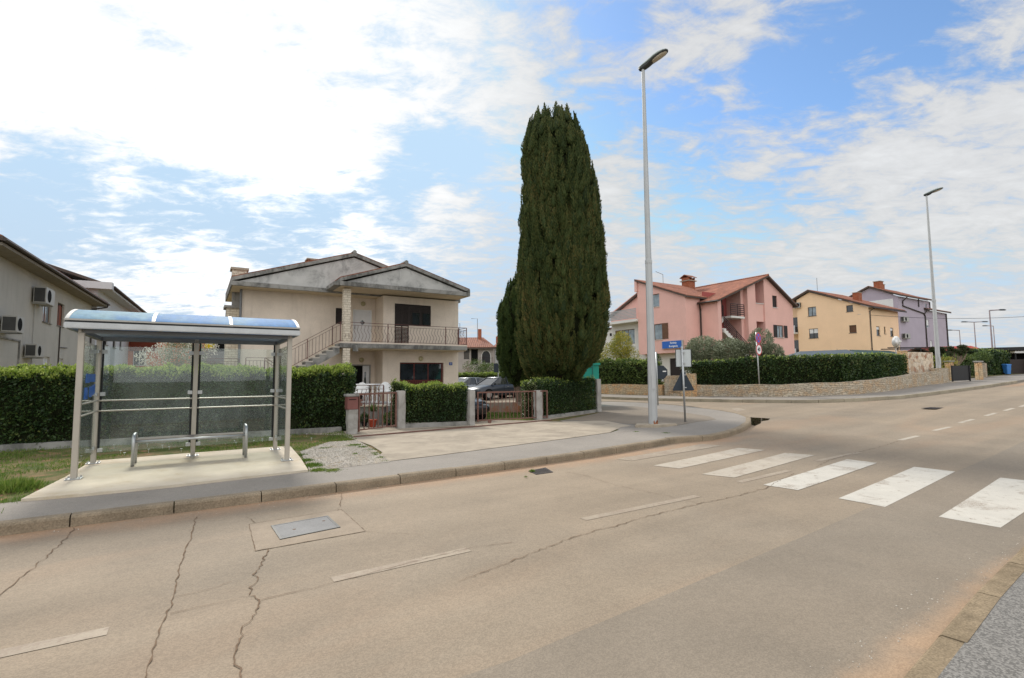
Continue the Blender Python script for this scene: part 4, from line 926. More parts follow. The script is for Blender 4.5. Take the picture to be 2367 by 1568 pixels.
# pedestrian gate between P1 and P2
def gate(name, label, p, q, z0, h, nb, mat, post=.045, bars=.018, panel=0, group=None):
    p, q = Vector(p), Vector(q); e = (q - p); L_ = e.length; e.normalize(); fr = Fr(math.degrees(math.atan2(e.x, e.y))); a0, b0 = fr.ab(*p)
    t = thing(name, label, 'gate', fr, (a0, b0, z0), group)
    mb = MB(); a1 = a0 + L_; y = b0
    mb.box(a0, a0 + post, y - post / 2, y + post / 2, z0 + .06, z0 + h); mb.box(a1 - post, a1, y - post / 2, y + post / 2, z0 + .06, z0 + h)
    mb.box(a0 + post, a1 - post, y - .018, y + .018, z0 + h - .045, z0 + h); mb.box(a0 + post, a1 - post, y - .018, y + .018, z0 + .09, z0 + .125)
    mb.build('frame', mat, t)
    for k in range(nb):
        a = a0 + post + (L_ - 2 * post) * (k + 1) / (nb + 1); MB().box(a - bars / 2, a + bars / 2, y - bars / 2, y + bars / 2, z0 + .125, z0 + h - .045).build('bar', mat, t)
    return t, fr, a0, a1, b0
zg = tz(*P1) + .12
q0 = HF.w(*(np.array(HF.ab(*P1)) + (.15, -.10))).xy; q1 = HF.w(*(np.array(HF.ab(*P2)) + (-.16, -.10))).xy
t, fr_, a0_, a1_, b0_ = gate('garden_gate', 'small oxide red barred garden gate between two gateposts', q0, q1, zg, 1.13, 7, m_oxide_gate, .04, .022)
MB().box(a0_ + .05, a0_ + .20, b0_ - .05, b0_ - .025, zg + .88, zg + .90).build('handle', m_steel, t)
MB().box(a0_ + .03, a0_ + .12, b0_ - .028, b0_ + .028, zg + .78, zg + .96).build('lock', m_oxide_gate, t)
# long sliding gate with its ground rail
g0 = G(1103, 980, .13); g1_ = G(1266, 969, .13)
t, fr_, a0_, a1_, b0_ = gate('sliding_gate', 'wide oxide red sliding gate standing partly open on its rail', g0, g1_, tz(*g0) + .13, 1.05, 17, m_oxide_gate, .045, .018)
mb = MB(); mb.tube((a0_ + .45, b0_ - .03, tz(*g0) + .19), (a0_ + .45, b0_ + .03, tz(*g0) + .19), .06, n=16); mb.build('wheel', m_oxide_gate, t, smooth=False)
pr = HF.ab(*G(818, 1011, .13)); pr2 = HF.ab(*G(1275, 972, .13))
o = MB().beam((*HF.w(*pr).xy, tz(*HF.w(*pr).xy) + .145), (*HF.w(*pr2).xy, tz(*HF.w(*pr2).xy) + .145), .05, .03).build('gate_rail', m_oxide_gate, None, WF, (*HF.w(*pr).xy, .13)); tag(o, 'rusty guide rail lying on the ground along the front of the gates', 'rail')
# hedges between the posts
def along(p, q, d0, d1, back):   # shrink both ends and push back
    p, q = Vector(p), Vector(q); e = (q - p).normalized(); n_ = Vector((-e.y, e.x)); return tuple(p + e * d0 + n_ * back), tuple(q - e * d1 + n_ * back)
a_, b_ = along(P2, P3_, .14, .12, .30)
hedge('dense green box-shaped hedge between the small gate and the sliding gate', a_, b_, .62, 1.26, 1.26, None, 1500, .55, leaf=.062, bushy=.05, lift=.16)
lowwall('plinth_wall', 'low earthy stone plinth under the middle hedge', *along(P2, P3_, .12, .1, .05), .14, .16, m_conc_grey)
a_, b_ = along(P4, P5, .22, .10, .30)
hedge('dark green clipped hedge beside the street corner in front of the cypress', a_, b_, .62, 1.36, 1.34, None, 1500, .12, leaf=.060, bushy=.05, lift=.12)
lowwall('plinth_wall', 'low mossy plinth under the corner hedge', *along(P4, P5, .15, .1, .04), .14, .13, m_conc_grey)
# hedges running back beside the gates
e1_ = Vector(P2) + Vector((.02, .35)); e2_ = Vector(HF.n) * 1.6
hedge('variegated hedge running back from the small gate', tuple(e1_ + Vector((-.25, .9))), tuple(e1_ + Vector((-.22, .0))), .42, 1.35, 1.40, None, 1300, .5, m_leaf_vari, .055, bushy=.06)
w1 = Vector(P4) + Vector((-.28, .22))
hedge('variegated hedge running back from the sliding gate', tuple(w1 + Vector((-.05, .85))), tuple(w1), .55, 1.30, 1.34, None, 1300, .2, m_leaf_vari, .055, bushy=.06)
# yard wall behind the sliding gate
lowwall('yard_wall', 'low rusty stained concrete wall behind the sliding gate', (3.6, 20.65), (-1.6, 21.75), .16, .44, stained('rust_stained_wall', (.26, .22, .18), (.34, .12, .04), .8, .45, .6))

# ================================================================== HOUSES
def fb(b0): return lambda h, z, d: (h, b0 + d, z)          # wall plane facing the road, d>0 goes into the house
def fa(a0): return lambda h, z, d: (a0 + d, h, z)          # wall plane facing left
def window(par, fn, h0, h1, z0, z1, frame=m_white, glass=m_glass, sill=None, mull=1, d=.09, shutters=None, closed=0, roller=0, fw=.06, smat=None, name='window'):
    """frame with its glass, sill, open shutters, as part and sub-parts"""
    mb = MB(); t = .05
    mb.boxf(fn, h0, h0 + fw, d, d + t, z0, z1); mb.boxf(fn, h1 - fw, h1, d, d + t, z0, z1); mb.boxf(fn, h0 + fw, h1 - fw, d, d + t, z0, z0 + fw); mb.boxf(fn, h0 + fw, h1 - fw, d, d + t, z1 - fw, z1)
    for k in range(mull): c = h0 + (h1 - h0) * (k + 1) / (mull + 1); mb.boxf(fn, c - fw * .6, c + fw * .6, d + .003, d + t - .003, z0 + fw, z1 - fw)
    w = mb.build(name, frame, par)
    if closed: # louvred leaf filling the frame
        mb = MB(); n = int((z1 - z0 - 2 * fw) / .07)
        for k in range(n): z = z0 + fw + .07 * k; mb.hexa([fn(h0 + fw, z, d + .012), fn(h1 - fw, z, d + .012), fn(h1 - fw, z + .02, d + .045), fn(h0 + fw, z + .02, d + .045), fn(h0 + fw, z + .05, d + .012), fn(h1 - fw, z + .05, d + .012), fn(h1 - fw, z + .06, d + .045), fn(h0 + fw, z + .06, d + .045)])
        mb.boxf(fn, h0 + fw, h1 - fw, d + .05, d + .06, z0 + fw, z1 - fw); mb.build('louvres', smat or m_shutter, w)
    else:
        MB().boxf(fn, h0 + fw, h1 - fw, d + .022, d + .03, z0 + fw, z1 - fw).build('pane', glass, w)
    if roller: MB().boxf(fn, h0 + fw, h1 - fw, d + .006, d + .018, z1 - fw - roller, z1 - fw).build('roller_blind', m_plastic, w)
    if sill: MB().boxf(fn, h0 - .06, h1 + .06, -.06, d, z0 - .05, z0 - .003).build('sill', sill, w)
    if shutters:
        for (s0, s1) in shutters:
            mb = MB(); n = int((z1 - z0) / .08); mb.boxf(fn, s0, s1, -.035, -.022, z0, z1)
            mb.boxf(fn, s0, s0 + .05, -.055, -.037, z0, z1); mb.boxf(fn, s1 - .05, s1, -.055, -.037, z0, z1)
            for k in range(n): mb.boxf(fn, s0 + .052, s1 - .052, -.05, -.036, z0 + .08 * k + .02, z0 + .08 * k + .06)
            mb.build('shutter', smat or m_shutter, w)
    return w
def acunit(par, fn, h0, h1, z0, z1, dep=.32, name='air_conditioner'):
    # outdoor unit bracketed to the wall, its fan side facing out
    w = MB().boxf(fn, h0, h1, -dep - .08, -.08, z0, z1).build(name, m_ac, par, bevel=.015)
    fan = MB(); hc = h0 + (h1 - h0) * .38; zc_ = (z0 + z1) / 2; r = (z1 - z0) * .40
    fan.add([fn(hc + r * math.cos(2 * math.pi * k / 20), zc_ + r * math.sin(2 * math.pi * k / 20), -dep - .083) for k in range(20)], [tuple(range(20))]); fan.build('fan_grille', m_dark, w)
    hx = h1 if abs(fn(h1, 0, 0)[0]) + abs(fn(h1, 0, 0)[1]) < abs(fn(h0, 0, 0)[0]) + abs(fn(h0, 0, 0)[1]) else h0
    s = -1 if hx == h0 else 1
    MB().boxf(fn, hx + s * .002, hx + s * .006, -dep - .04, -.12, z0 + .06, z1 - .06).build('side_grille', simple('ac_side_grille', (.06, .06, .058), .6, .2), w)
    for h in (h0 + .12, h1 - .12): MB().boxf(fn, h - .02, h + .02, -dep - .06, 0, z0 - .04, z0 - .003).build('bracket', m_steel, w)
    return w
def pipe(par, pts, r=.05, mat=m_gutter, name='downpipe'): return MB().path(pts, r, 8).build(name, mat, par)

# ------------------------------------------------ cream two-storey house
CZ = .10
CH = thing('cream_house', 'two storey cream house with outside stairs, long balcony and two weathered concrete gables', 'house', HF, (7, 30, CZ))
A0, AC, A1, BB, BW, BA, EZ = 1.67, 8.01, 12.29, 26.74, 25.34, 24.24, 5.93
mb = MB()
swin = (5.95, 6.68, 4.48, 5.32); door = (6.83, 7.83, 3.36, 5.30); ldoor = (6.88, 7.74, .12, 2.32)
mb.panel(fb(BB), [(A0, CZ - .3), (AC, CZ - .3), (AC, EZ), (A0, EZ)], [swin, door, ldoor], .22)
fwin = (8.62, 9.38, 3.36, 5.56); fwin2 = (9.383, 10.64, 4.42, 5.56); gar = (8.92, 11.40, .14, 2.47)
mb.panel(fb(BW), [(AC, CZ - .3), (A1, CZ - .3), (A1, EZ), (AC, EZ)], [(8.62, 10.64, 4.42, 5.56), gar], .18)
mb.panel(fa(AC), [(BW, CZ - .3), (BB, CZ - .3), (BB, EZ), (BW, EZ)], [], .1)
mb.add([(A0, BB, CZ - .3), (A0, 31, CZ - .3), (A0, 31, EZ), (A0, BB, EZ)], [(0, 1, 2, 3)]); mb.add([(A1, BW, CZ - .3), (A1, 31, CZ - .3), (A1, 31, EZ), (A1, BW, EZ)], [(0, 1, 2, 3)])
mb.add([(A0, 31, CZ - .3), (A1, 31, CZ - .3), (A1, 31, EZ), (A0, 31, EZ)], [(0, 1, 2, 3)])
mb.build('wall', m_cream, CH, fixn=False)
window(CH, fb(BB), *swin, frame=m_shutter, closed=1, fw=.05, sill=None)
dr = MB().boxf(fb(BB), door[0], door[1], .08, .13, door[2], door[3]).build('door', m_white_door, CH)
mb = MB(); c = (7.35, 4.62)
mb.add([fb(BB)(c[0] + x, c[1] + z, .078) for x, z in ((-.14, 0), (0, -.14), (.14, 0), (0, .14))], [(0, 1, 2, 3)]); mb.build('diamond_pane', m_glass, dr, fixn=False)
MB().boxf(fb(BB), 6.95, 6.99, .03, .07, 4.25, 4.45).build('handle', m_steel, dr)
mb = MB(); mb.boxf(fb(BB), door[0], door[0] + .05, .02, .08, door[2], door[3]); mb.boxf(fb(BB), door[1] - .05, door[1], .02, .08, door[2], door[3]); mb.boxf(fb(BB), door[0] + .05, door[1] - .05, .02, .08, door[3] - .05, door[3]); mb.build('door_frame', m_white, dr)
d2 = MB().boxf(fb(BB), ldoor[0], ldoor[0] + .52, .20, .22, ldoor[2], ldoor[3]).build('doorway', m_dark, CH)
d3 = MB().boxf(fb(BB), ldoor[0] + .52, ldoor[1], .06, .10, ldoor[2], ldoor[3]).build('door', m_white_door, CH); MB().boxf(fb(BB), ldoor[0] + .60, ldoor[0] + .70, .055, .059, 1.0, 2.0).build('glass_strip', m_glass, d3)
mb = MB(); mb.boxf(fb(BB), ldoor[0] - .06, ldoor[0], -.02, .05, ldoor[2], ldoor[3] + .06); mb.boxf(fb(BB), ldoor[1], ldoor[1] + .06, -.02, .05, ldoor[2], ldoor[3] + .06); mb.boxf(fb(BB), ldoor[0], ldoor[1], -.02, .05, ldoor[3], ldoor[3] + .06); mb.build('door_frame', m_conc_grey, d2)
# shuttered french door and window
window(CH, fb(BW), 8.62, 9.38, 3.36, 4.42, frame=m_shutter, closed=1, d=-.02, fw=.05, name='french_door'); window(CH, fb(BW), 8.62, 9.38, 4.423, 5.55, frame=m_shutter, closed=1, d=-.02, fw=.05, name='french_door')
w = window(CH, fb(BW), 9.385, 10.63, 4.43, 5.55, frame=m_shutter, closed=1, d=-.02, fw=.05)
for h in (9.58, 10.16): MB().boxf(fb(BW), h, h + .40, -.026, -.015, 4.50, 5.12).build('dark_pane', m_glass, w)
# garage door
gd = MB().boxf(fb(BW), gar[0], gar[1], .10, .13, gar[2], gar[3]).build('garage_door', m_garage, CH)
for k in range(3):
    h = gar[0] + .06 + k * .795; MB().boxf(fb(BW), h, h + .72, .092, .099, 1.55, 2.40).build('pane', m_glass, gd)
mb = MB()
for k in range(24): h = gar[0] + .05 + k * .1; mb.boxf(fb(BW), h, h + .012, .094, .099, .2, 1.5)
mb.build('board_grooves', m_dark, gd)
# wall lamps and number plate
for (a, b, z) in ((7.35, BB, 5.62), (7.31, BB, 2.62), (10.07, BW, 2.68)):
    l = MB().loft([[(a + r * math.cos(2 * math.pi * k / 16), b - d, z + r * math.sin(2 * math.pi * k / 16)) for k in range(16)] for d, r in ((0, .13), (.05, .13), (.09, .10), (.115, .05))]).build('wall_lamp', simple('cream_glass_lamp', (.42, .37, .22), .3, .5), CH, smooth=True)
np_ = MB().boxf(fb(BW), 11.73, 11.92, -.02, -.002, 2.34, 2.50).build('house_number', m_sign_blue if False else simple('number_blue', (.02, .06, .26), .35, .4), CH)
text_mb('3', .13, lambda h, z, d: (11.825 + h, BW - .022 + d * .2, 2.42 + z), .003, .002).build('numeral', m_sign_white, np_)
# balcony
MB().box(5.62, A1, BA, BW - .002, 3.12, 3.33).build('balcony_slab', m_fascia, CH)
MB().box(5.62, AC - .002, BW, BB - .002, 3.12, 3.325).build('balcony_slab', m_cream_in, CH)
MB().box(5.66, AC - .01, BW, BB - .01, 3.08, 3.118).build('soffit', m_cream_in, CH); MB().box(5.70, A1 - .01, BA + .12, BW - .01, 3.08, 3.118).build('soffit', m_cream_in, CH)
MB().box(5.62, A1, BA + .01, BA + .10, 3.333, 3.40).build('balcony_kerb', m_cream, CH)
MB().box(6.2, 6.45, BA - .06, BA - .002, 2.95, 3.25).build('corbel', m_fascia, CH)
for z0_, z1_ in ((3.40, 5.93), (CZ, 3.08)): MB().box(5.76, 6.09, BA + .0, BA + .33, z0_, z1_).build('brick_pillar', m_brick_white, CH)
def railing(par, p, q, h, z0, z1, nb, wavy=False, mat=m_rust_rail, base=.06, name='railing', posts=(0, 1)):
    p, q = Vector((*p, z0)), Vector((*q, z1)); mb = MB(); up = Vector((0, 0, 1)); e = (q - p).normalized(); side = Vector((e.y, -e.x, 0)).normalized()
    mb.beam(p + up * h, q + up * h, .045, .02); mb.beam(p + up * (h - .13), q + up * (h - .13), .02, .015); mb.beam(p + up * base, q + up * base, .025, .02)
    for f in posts: c = p.lerp(q, f); mb.beam(c, c + up * (h - .012), .035, .035, (1, 0, 0))
    for k in range(nb):
        c = p.lerp(q, (k + 1) / (nb + 1)); zb, zt = base, h - .13
        if wavy:
            pts = [c + up * (zb + (zt - zb) * f) + (side * o + e * o) for f, o in ((0, 0), (.12, .01), (.28, .055), (.42, .05), (.58, -.005), (.72, -.035), (.86, -.005), (1, 0))]; mb.path(pts, .009, 4)
        else: mb.beam(c + up * zb, c + up * zt, .015, .015, (1, 0, 0))
    return mb.build(name, mat, par)
railing(CH, (5.63, BA + .04), (12.27, BA + .04), .95, 3.38, 3.38, 39, True, posts=(0, .345, .815, .93, 1))
railing(CH, (12.27, BA + .06), (12.27, BW - .01), .95, 3.38, 3.38, 6, True, posts=(1,))
# stairs
mb = MB(); st_ = MB(); n = 9
sx0, sx1, sz0, sz1 = 5.60, 2.95, 3.33, 1.78
for k in range(n):
    a1 = sx0 - (sx0 - sx1) * k / n; a0 = sx0 - (sx0 - sx1) * (k + 1) / n; z = sz0 - (sz0 - sz1) * (k + 1) / n
    st_.box(a0 - .03, a1, BA, BA + 1.05, z - .05, z); mb.add([(a1, b, z - .052) for b in ()], [])
    mb.hexa([(a0, BA + .02, z - .48), (a1, BA + .02, z - .48 + (sz0 - sz1) / n), (a1, BA + 1.03, z - .48 + (sz0 - sz1) / n), (a0, BA + 1.03, z - .48), (a0, BA + .02, z - .052), (a1, BA + .02, z - .052), (a1, BA + 1.03, z - .052), (a0, BA + 1.03, z - .052)])
mb.build('stair_flight', m_fascia, CH); st_.build('steps', simple('pale_stair_stone', (.50, .46, .40), .8, .2, var=.1), CH)
railing(CH, (5.62, BA + .04), (5.27, BA + .04), .92, 3.40, 3.20, 1, posts=(1,)); railing(CH, (5.27, BA + .04), (2.95, BA + .04), .92, 3.20, 1.82, 15, posts=(0, .47, 1))
MB().box(1.75, 2.95, BA, BA + 1.05, 1.55, 1.72).build('landing', m_fascia, CH); MB().box(1.8, 2.9, BA + .1, BA + .3, CZ, 1.55).build('landing_support', m_cream, CH)
railing(CH, (1.78, BA + .9), (2.95, BA + .9), .90, 1.72, 1.72, 7, posts=(0, 1)); railing(CH, (1.6, BA + 2.3), (-.2, BA + 2.3), .90, 1.72, 1.72, 10, posts=(0, 1))
railing(CH, (2.45, BA + .02), (3.7, BA + .02), .90, 1.70, .85, 7, posts=(0, 1))
# roofs, gables, eaves
def gable(par, a0, a1, am, b0, b1, z0, z1, th=.15, over=.0, wallmat=m_gable, band=.20, edge=m_fascia, tile=m_tile_old, bandb=None, lift=0):
    """gable end at b0 facing the road; ridge runs back to b1"""
    bb = b1 if bandb is None else bandb
    MB().box(a0, a1, b0, bb, z0 - band, z0).build('eave_slab', edge, par)
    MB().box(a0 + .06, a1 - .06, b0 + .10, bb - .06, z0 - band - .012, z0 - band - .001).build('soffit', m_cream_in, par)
    MB().loft([[(a0 + .25, b, z0 + .001), (a1 - .25, b, z0 + .001), (am, b, z1 - .13 - .25 * (z1 - z0) / (am - a0) * .0)] for b in (b0 + .12, b1 - .2)]).build('gable_wall', wallmat, par)
    s = (z1 - z0)
    for (e, k) in ((a0, -1), (a1, 1)):
        o = MB().slab([(e, b0, z0 + th), (am, b0, z1 + th * .6), (am, b1, z1 + th * .6), (e, b1, z0 + th)], th).build('roof', edge, par)
        MB().slab([(e - .05 * -k * 0, b0 + .05, z0 + th + .055), (am, b0 + .05, z1 + th * .6 + .055), (am, b1, z1 + th * .6 + .055), (e, b1, z0 + th + .055)], .05).build('tiles', tile, o)
    MB().path([(am, b0 - .02, z1 + th * .6 + .05), (am, b1, z1 + th * .6 + .05)], .10, 8).build('ridge', edge, par)
gable(CH, 1.14, 12.62, 6.62, 25.74, 31.6, 6.13, 7.98, .16)
gable(CH, 5.50, 12.28, 8.70, 23.86, 26.9, 6.21, 7.32, .15, bandb=25.73)
mb = MB(); mb.box(5.25, 5.75, 24.0, 25.7, 6.03, 6.20); mb.build('eave_slab', m_fascia, CH)
ck = MB().box(1.24, 1.88, 27.35, 28.0, 6.15, 6.95).build('chimney', m_brick_white, CH); MB().box(1.17, 1.95, 27.28, 28.07, 6.953, 7.06).build('cap', m_conc2, ck)
ck = MB().box(1.06, 1.66, 27.6, 28.5, CZ, 5.10).build('chimney', m_brick_white, CH); MB().box(.96, 1.66, 27.5, 28.6, 5.103, 5.22).build('cap', m_fascia, ck); MB().box(1.05, 1.055, 27.8, 28.3, 4.35, 4.9).build('opening', m_dark, ck); MB().box(1.3, 1.64, 27.8, 28.3, 5.225, 5.93).build('flue', m_fascia, ck)
ck = MB().box(5.10, 5.70, 29.9, 30.5, 7.0, 8.40).build('chimney', m_brick_red, CH); MB().box(5.02, 5.78, 29.82, 30.58, 8.403, 8.48).build('cap', m_conc2, ck)
pipe(CH, [(1.60, 26.66, 5.9), (1.60, 26.66, .2)], .055, m_drainpipe)

# ------------------------------------------------ grey house and the pale house behind it
GA = -8.46
GH = thing('grey_house', 'long grey rendered house with wall mounted air conditioners left of the bus shelter', 'house', GF, (GA, 36, 0))
wn = [(34.55, 35.95, 4.74, 6.04), (37.05, 38.35, 4.78, 6.08), (42.2, 43.5, 4.8, 6.1), (35.05, 36.15, 1.6, 2.94), (37.65, 38.75, 1.6, 2.94)]
mb = MB(); gfn = lambda h, z, d: (GA - d, h, z)
mb.panel(gfn, [(20, -.3), (44.96, -.3), (44.96, 6.9), (20, 6.9)], wn, .2); mb.box(GA - 9, GA - .21, 20.01, 44.95, -.3, 6.89)
mb.add([(GA, 44.96, -.3), (GA - 9, 44.96, -.3), (GA - 9, 44.96, 6.9), (GA, 44.96, 6.9)], [(0, 1, 2, 3)]); mb.add([(GA, 20, -.3), (GA - 9, 20, -.3), (GA - 9, 20, 6.9), (GA, 20, 6.9)], [(0, 1, 2, 3)])
mb.build('wall', m_grey, GH, fixn=False)
window(GH, gfn, *wn[0], frame=m_shutter_br, glass=m_glass_sky, sill=m_conc_grey); window(GH, gfn, *wn[1], frame=m_shutter, closed=1, smat=simple('terracotta_blind', (.30, .10, .06), .7, .2), sill=m_conc_grey)
window(GH, gfn, *wn[2], frame=m_white, sill=m_conc_grey); [window(GH, gfn, *w, frame=m_plastic, closed=1, smat=m_plastic, sill=m_conc_grey) for w in wn[3:]]
MB().box(GA - 9.8, GA + .75, 26.2, 45.6, 6.90, 7.02).build('eave', simple('grey_soffit', (.27, .24, .20), .9, .1), GH)
o = MB().slab([(GA + .80, 26.0, 7.20), (GA + .80, 45.7, 7.20), (GA - 4.5, 45.7, 9.0), (GA - 4.5, 26.0, 9.0)], .16).build('roof', m_roofdark, GH); MB().slab([(GA + .78, 26.02, 7.26), (GA + .78, 45.68, 7.26), (GA - 4.5, 45.68, 9.06), (GA - 4.5, 26.02, 9.06)], .05).build('tiles', m_tile_old, o)
o = MB().slab([(GA - 9.8, 26.0, 7.20), (GA - 9.8, 45.7, 7.20), (GA - 4.5, 45.7, 9.0), (GA - 4.5, 26.0, 9.0)], .16).build('roof', m_tile_old, GH)
MB().path([(GA + .86, 26.0, 7.10), (GA + .86, 45.6, 7.08)], .07, 8).build('gutter', m_gutter, GH)
pipe(GH, [(GA + .84, 45.3, 7.02), (GA + .80, 45.3, 6.85), (GA + .08, 44.8, 6.6), (GA + .08, 44.8, 6.2), (GA + .08, 44.8, .3)], .05)
pipe(GH, [(GA + .04, 37.6, 4.75), (GA + .04, 37.6, 1.2)], .03); pipe(GH, [(GA + .04, 37.6, 3.55), (GA + .04, 39.2, 3.6)], .025)
pipe(GH, [(GA + .04, 33.1, 5.5), (GA + .04, 33.1, 1.2)], .018, m_ac)
MB().box(GA, GA + .06, 20, 31.4, 3.48, 3.55).build('ledge', m_conc_grey, GH); MB().box(GA + .001, GA + .06, 31.33, 31.4, .2, 3.479).build('ledge', m_conc_grey, GH)
MB().box(GA - 1.2, GA - .2, 25.3, 26.0, 6.9, 7.6).build('corbel', m_conc_grey, GH)
acunit(GH, gfn, 32.6, 34.0, 5.48, 6.28, .48); acunit(GH, gfn, 31.9, 33.1, 2.80, 3.42, .42); acunit(GH, gfn, 28.9, 29.8, 3.75, 4.45, .50)
WA = -8.36
WH = thing('pale_house', 'pale rendered house with dark sloping eaves behind the grey house', 'house', GF, (WA, 55, 0))
wfn = lambda h, z, d: (WA - d, h, z)
ww = [(52.3, 53.7, 4.35, 5.5), (55.3, 56.5, 4.35, 5.5), (49.0, 50.3, 4.4, 5.6)]
mb = MB(); mb.panel(wfn, [(46, -.2), (62, -.2), (62, 8.2), (46, 8.2)], ww, .2); mb.box(WA - 9, WA - .21, 46.01, 61.99, -.2, 8.19); mb.add([(WA, 62, -.2), (WA - 9, 62, -.2), (WA - 9, 62, 8.2), (WA, 62, 8.2)], [(0, 1, 2, 3)]); mb.add([(WA, 46, -.2), (WA - 9, 46, -.2), (WA - 9, 46, 8.2), (WA, 46, 8.2)], [(0, 1, 2, 3)])
mb.build('wall', m_whitewall, WH, fixn=False)
for w in ww: window(WH, wfn, *w, frame=m_shutter, closed=1, sill=m_conc_grey)
o = MB().slab([(WA + .9, 46.0, 8.55), (WA + .9, 63.0, 8.55), (WA - 4.5, 63.0, 10.4), (WA - 4.5, 46.0, 10.4)], .2).build('roof', m_roofdark, WH); MB().slab([(WA - 9.9, 46.0, 8.55), (WA - 9.9, 63.0, 8.55), (WA - 4.5, 63.0, 10.4), (WA - 4.5, 46.0, 10.4)], .2).build('roof', m_tile_old, WH)
MB().box(WA - 9, WA + .8, 46.05, 62.9, 8.2, 8.34).build('eave', m_whitewall, WH); MB().path([(WA + .96, 46, 8.45), (WA + .96, 63, 8.42)], .08, 8).build('gutter', m_gutter, WH)
MB().box(WA - 3, WA + .9, 45.4, 46.0, 8.2, 8.7).build('corbel', m_whitewall, WH)

# ------------------------------------------------ pink house
PZ = .9; PB = 27.47
PH = thing('pink_house', 'pink three storey house with tiled roofs and an open dark stairwell', 'house', HF, (44, 31, PZ))
def zr(a): return 10.95 - (45.86 - a) * .372 if a < 45.86 else 10.95 - (a - 45.86) * .527
w1 = (46.90, 47.70, 8.16, 9.31); w2 = (47.42, 48.62, 5.25, 6.45); w4 = (48.0, 49.0, PZ + .6, PZ + 1.9)
mb = MB()
mb.panel(fb(PB), [(45.55, PZ - .5), (50.38, PZ - .5), (50.38, zr(50.38)), (45.86, 10.95), (45.55, zr(45.55))], [w1, w2, w4], .2)
mb.panel(fb(PB - .02), [(42.85, PZ - .5), (44.10, PZ - .5), (44.10, zr(44.1)), (42.85, zr(42.85))], [], .1)      # broad pier
mb.panel(fb(PB), [(38.46, PZ - .5), (38.92, PZ - .5), (38.92, zr(38.92)), (38.46, zr(38.46))], [], .1)
mb.add([(42.85, PB - .02, PZ), (42.85, 29.4, PZ), (42.85, 29.4, zr(42.85)), (42.85, PB - .02, zr(42.85))], [(0, 1, 2, 3)])
mb.add([(42.42, PB + .4, PZ), (42.85, PB + .4, PZ), (42.85, PB + .4, 9.6), (42.42, PB + .4, 9.45)], [(0, 1, 2, 3)]); mb.add([(42.42, PB + .4, PZ), (42.42, 29.4, PZ), (42.42, 29.4, 9.4), (42.42, PB + .4, 9.4)], [(0, 1, 2, 3)])
mb.add([(44.10, PB - .02, PZ), (44.10, 28.7, PZ), (44.10, 28.7, zr(44.1)), (44.10, PB - .02, zr(44.1))], [(0, 1, 2, 3)]); mb.add([(45.55, PB, PZ), (45.55, 28.7, PZ), (45.55, 28.7, zr(45.5)), (45.55, PB, zr(45.5))], [(0, 1, 2, 3)])
mb.add([(44.10, PB + .12, 6.66), (45.55, PB + .12, 6.66), (45.55, PB + .12, 8.35), (44.10, PB + .12, 8.35)], [(0, 1, 2, 3)]); mb.add([(44.10, PB + .12, PZ), (45.55, PB + .12, PZ), (45.55, PB + .12, 5.0), (44.10, PB + .12, 5.0)], [(0, 1, 2, 3)])
mb.panel(fa(38.46), [(PB, PZ - .5), (29.3, PZ - .5), (29.3, 8.2), (PB, 8.2)], [], .1)
mb.add([(50.38, PB, PZ - .5), (50.38, 40, PZ - .5), (50.38, 40, zr(50.3)), (50.38, PB, zr(50.38))], [(0, 1, 2, 3)])
# wing
wl = (31.36, 33.05, 5.02, 6.50); wu = (32.25, 33.55, 8.14, 9.36)
zw = lambda b: 8.74 + (b - 29.38) * .394
mb.panel(fb(29.3), [(36.48, 3.72), (38.46, 3.72), (38.46, zw(29.3) + .2), (36.48, zw(29.3))], [], .1)
mb.panel(fa(36.48), [(29.3, 3.72), (35.0, 3.72), (35.0, zw(35.0)), (29.3, zw(29.3))], [wl, wu], .2)
mb.add([(36.48, 29.3, 3.72), (36.48, 35, 3.72), (38.5, 35, 3.72), (38.5, 29.3, 3.72)], [(0, 1, 2, 3)])
mb.add([(37.6, 35.0, 7.2), (37.6, 40.0, 7.2), (37.6, 40.0, 8.4), (37.6, 35.0, 10.6)], [(0, 1, 2, 3)])
mb.add([(36.48, 35.0, 7.2), (37.6, 35.0, 7.2), (37.6, 35.0, 10.9), (36.48, 35.0, 10.9)], [(0, 1, 2, 3)])
mb.build('wall', m_pink, PH, fixn=False)
# white ground floor and rear white part
mb = MB(); mb.panel(fa(37.3), [(29.4, PZ - .5), (35.0, PZ - .5), (35.0, 3.72), (29.4, 3.72)], [(30.4, 31.95, PZ + .2, 3.24)], .2); mb.panel(fa(37.3), [(35.0, PZ - .5), (39.6, PZ - .5), (39.6, 7.0), (35.0, 7.0)], [(36.3, 38.2, 4.9, 6.4)], .2)
mb.add([(37.3, 29.4, PZ - .5), (38.46, 29.4, PZ - .5), (38.46, 29.4, 3.72), (37.3, 29.4, 3.72)], [(0, 1, 2, 3)]); mb.build('ground_floor_wall', m_pinkwhite, PH, fixn=False)
window(PH, fa(37.3), 36.3, 38.2, 4.9, 6.4, frame=m_shutter_br, glass=m_glass_sky, mull=1, shutters=[(38.25, 39.0)], smat=m_shutter_br)
MB().box(37.36, 37.4, 30.4, 31.95, PZ + .2, 3.24).build('garage_door', m_shutter, PH)
o = MB().box(36.2, 37.6, 34.95, 39.6, 6.98, 7.24).build('balcony_slab', m_pinkwhite, PH)
mb = MB()
for k in range(7): mb.box(36.22, 36.26, 35.0, 39.5, 7.35 + .14 * k, 7.35 + .14 * k + .10)
mb.build('balcony_slats', simple('grey_slats', (.36, .37, .37), .6, .3), o)
window(PH, fa(37.6), 35.15, 35.6, 7.4, 9.4, frame=m_plastic, mull=0, d=-.03)
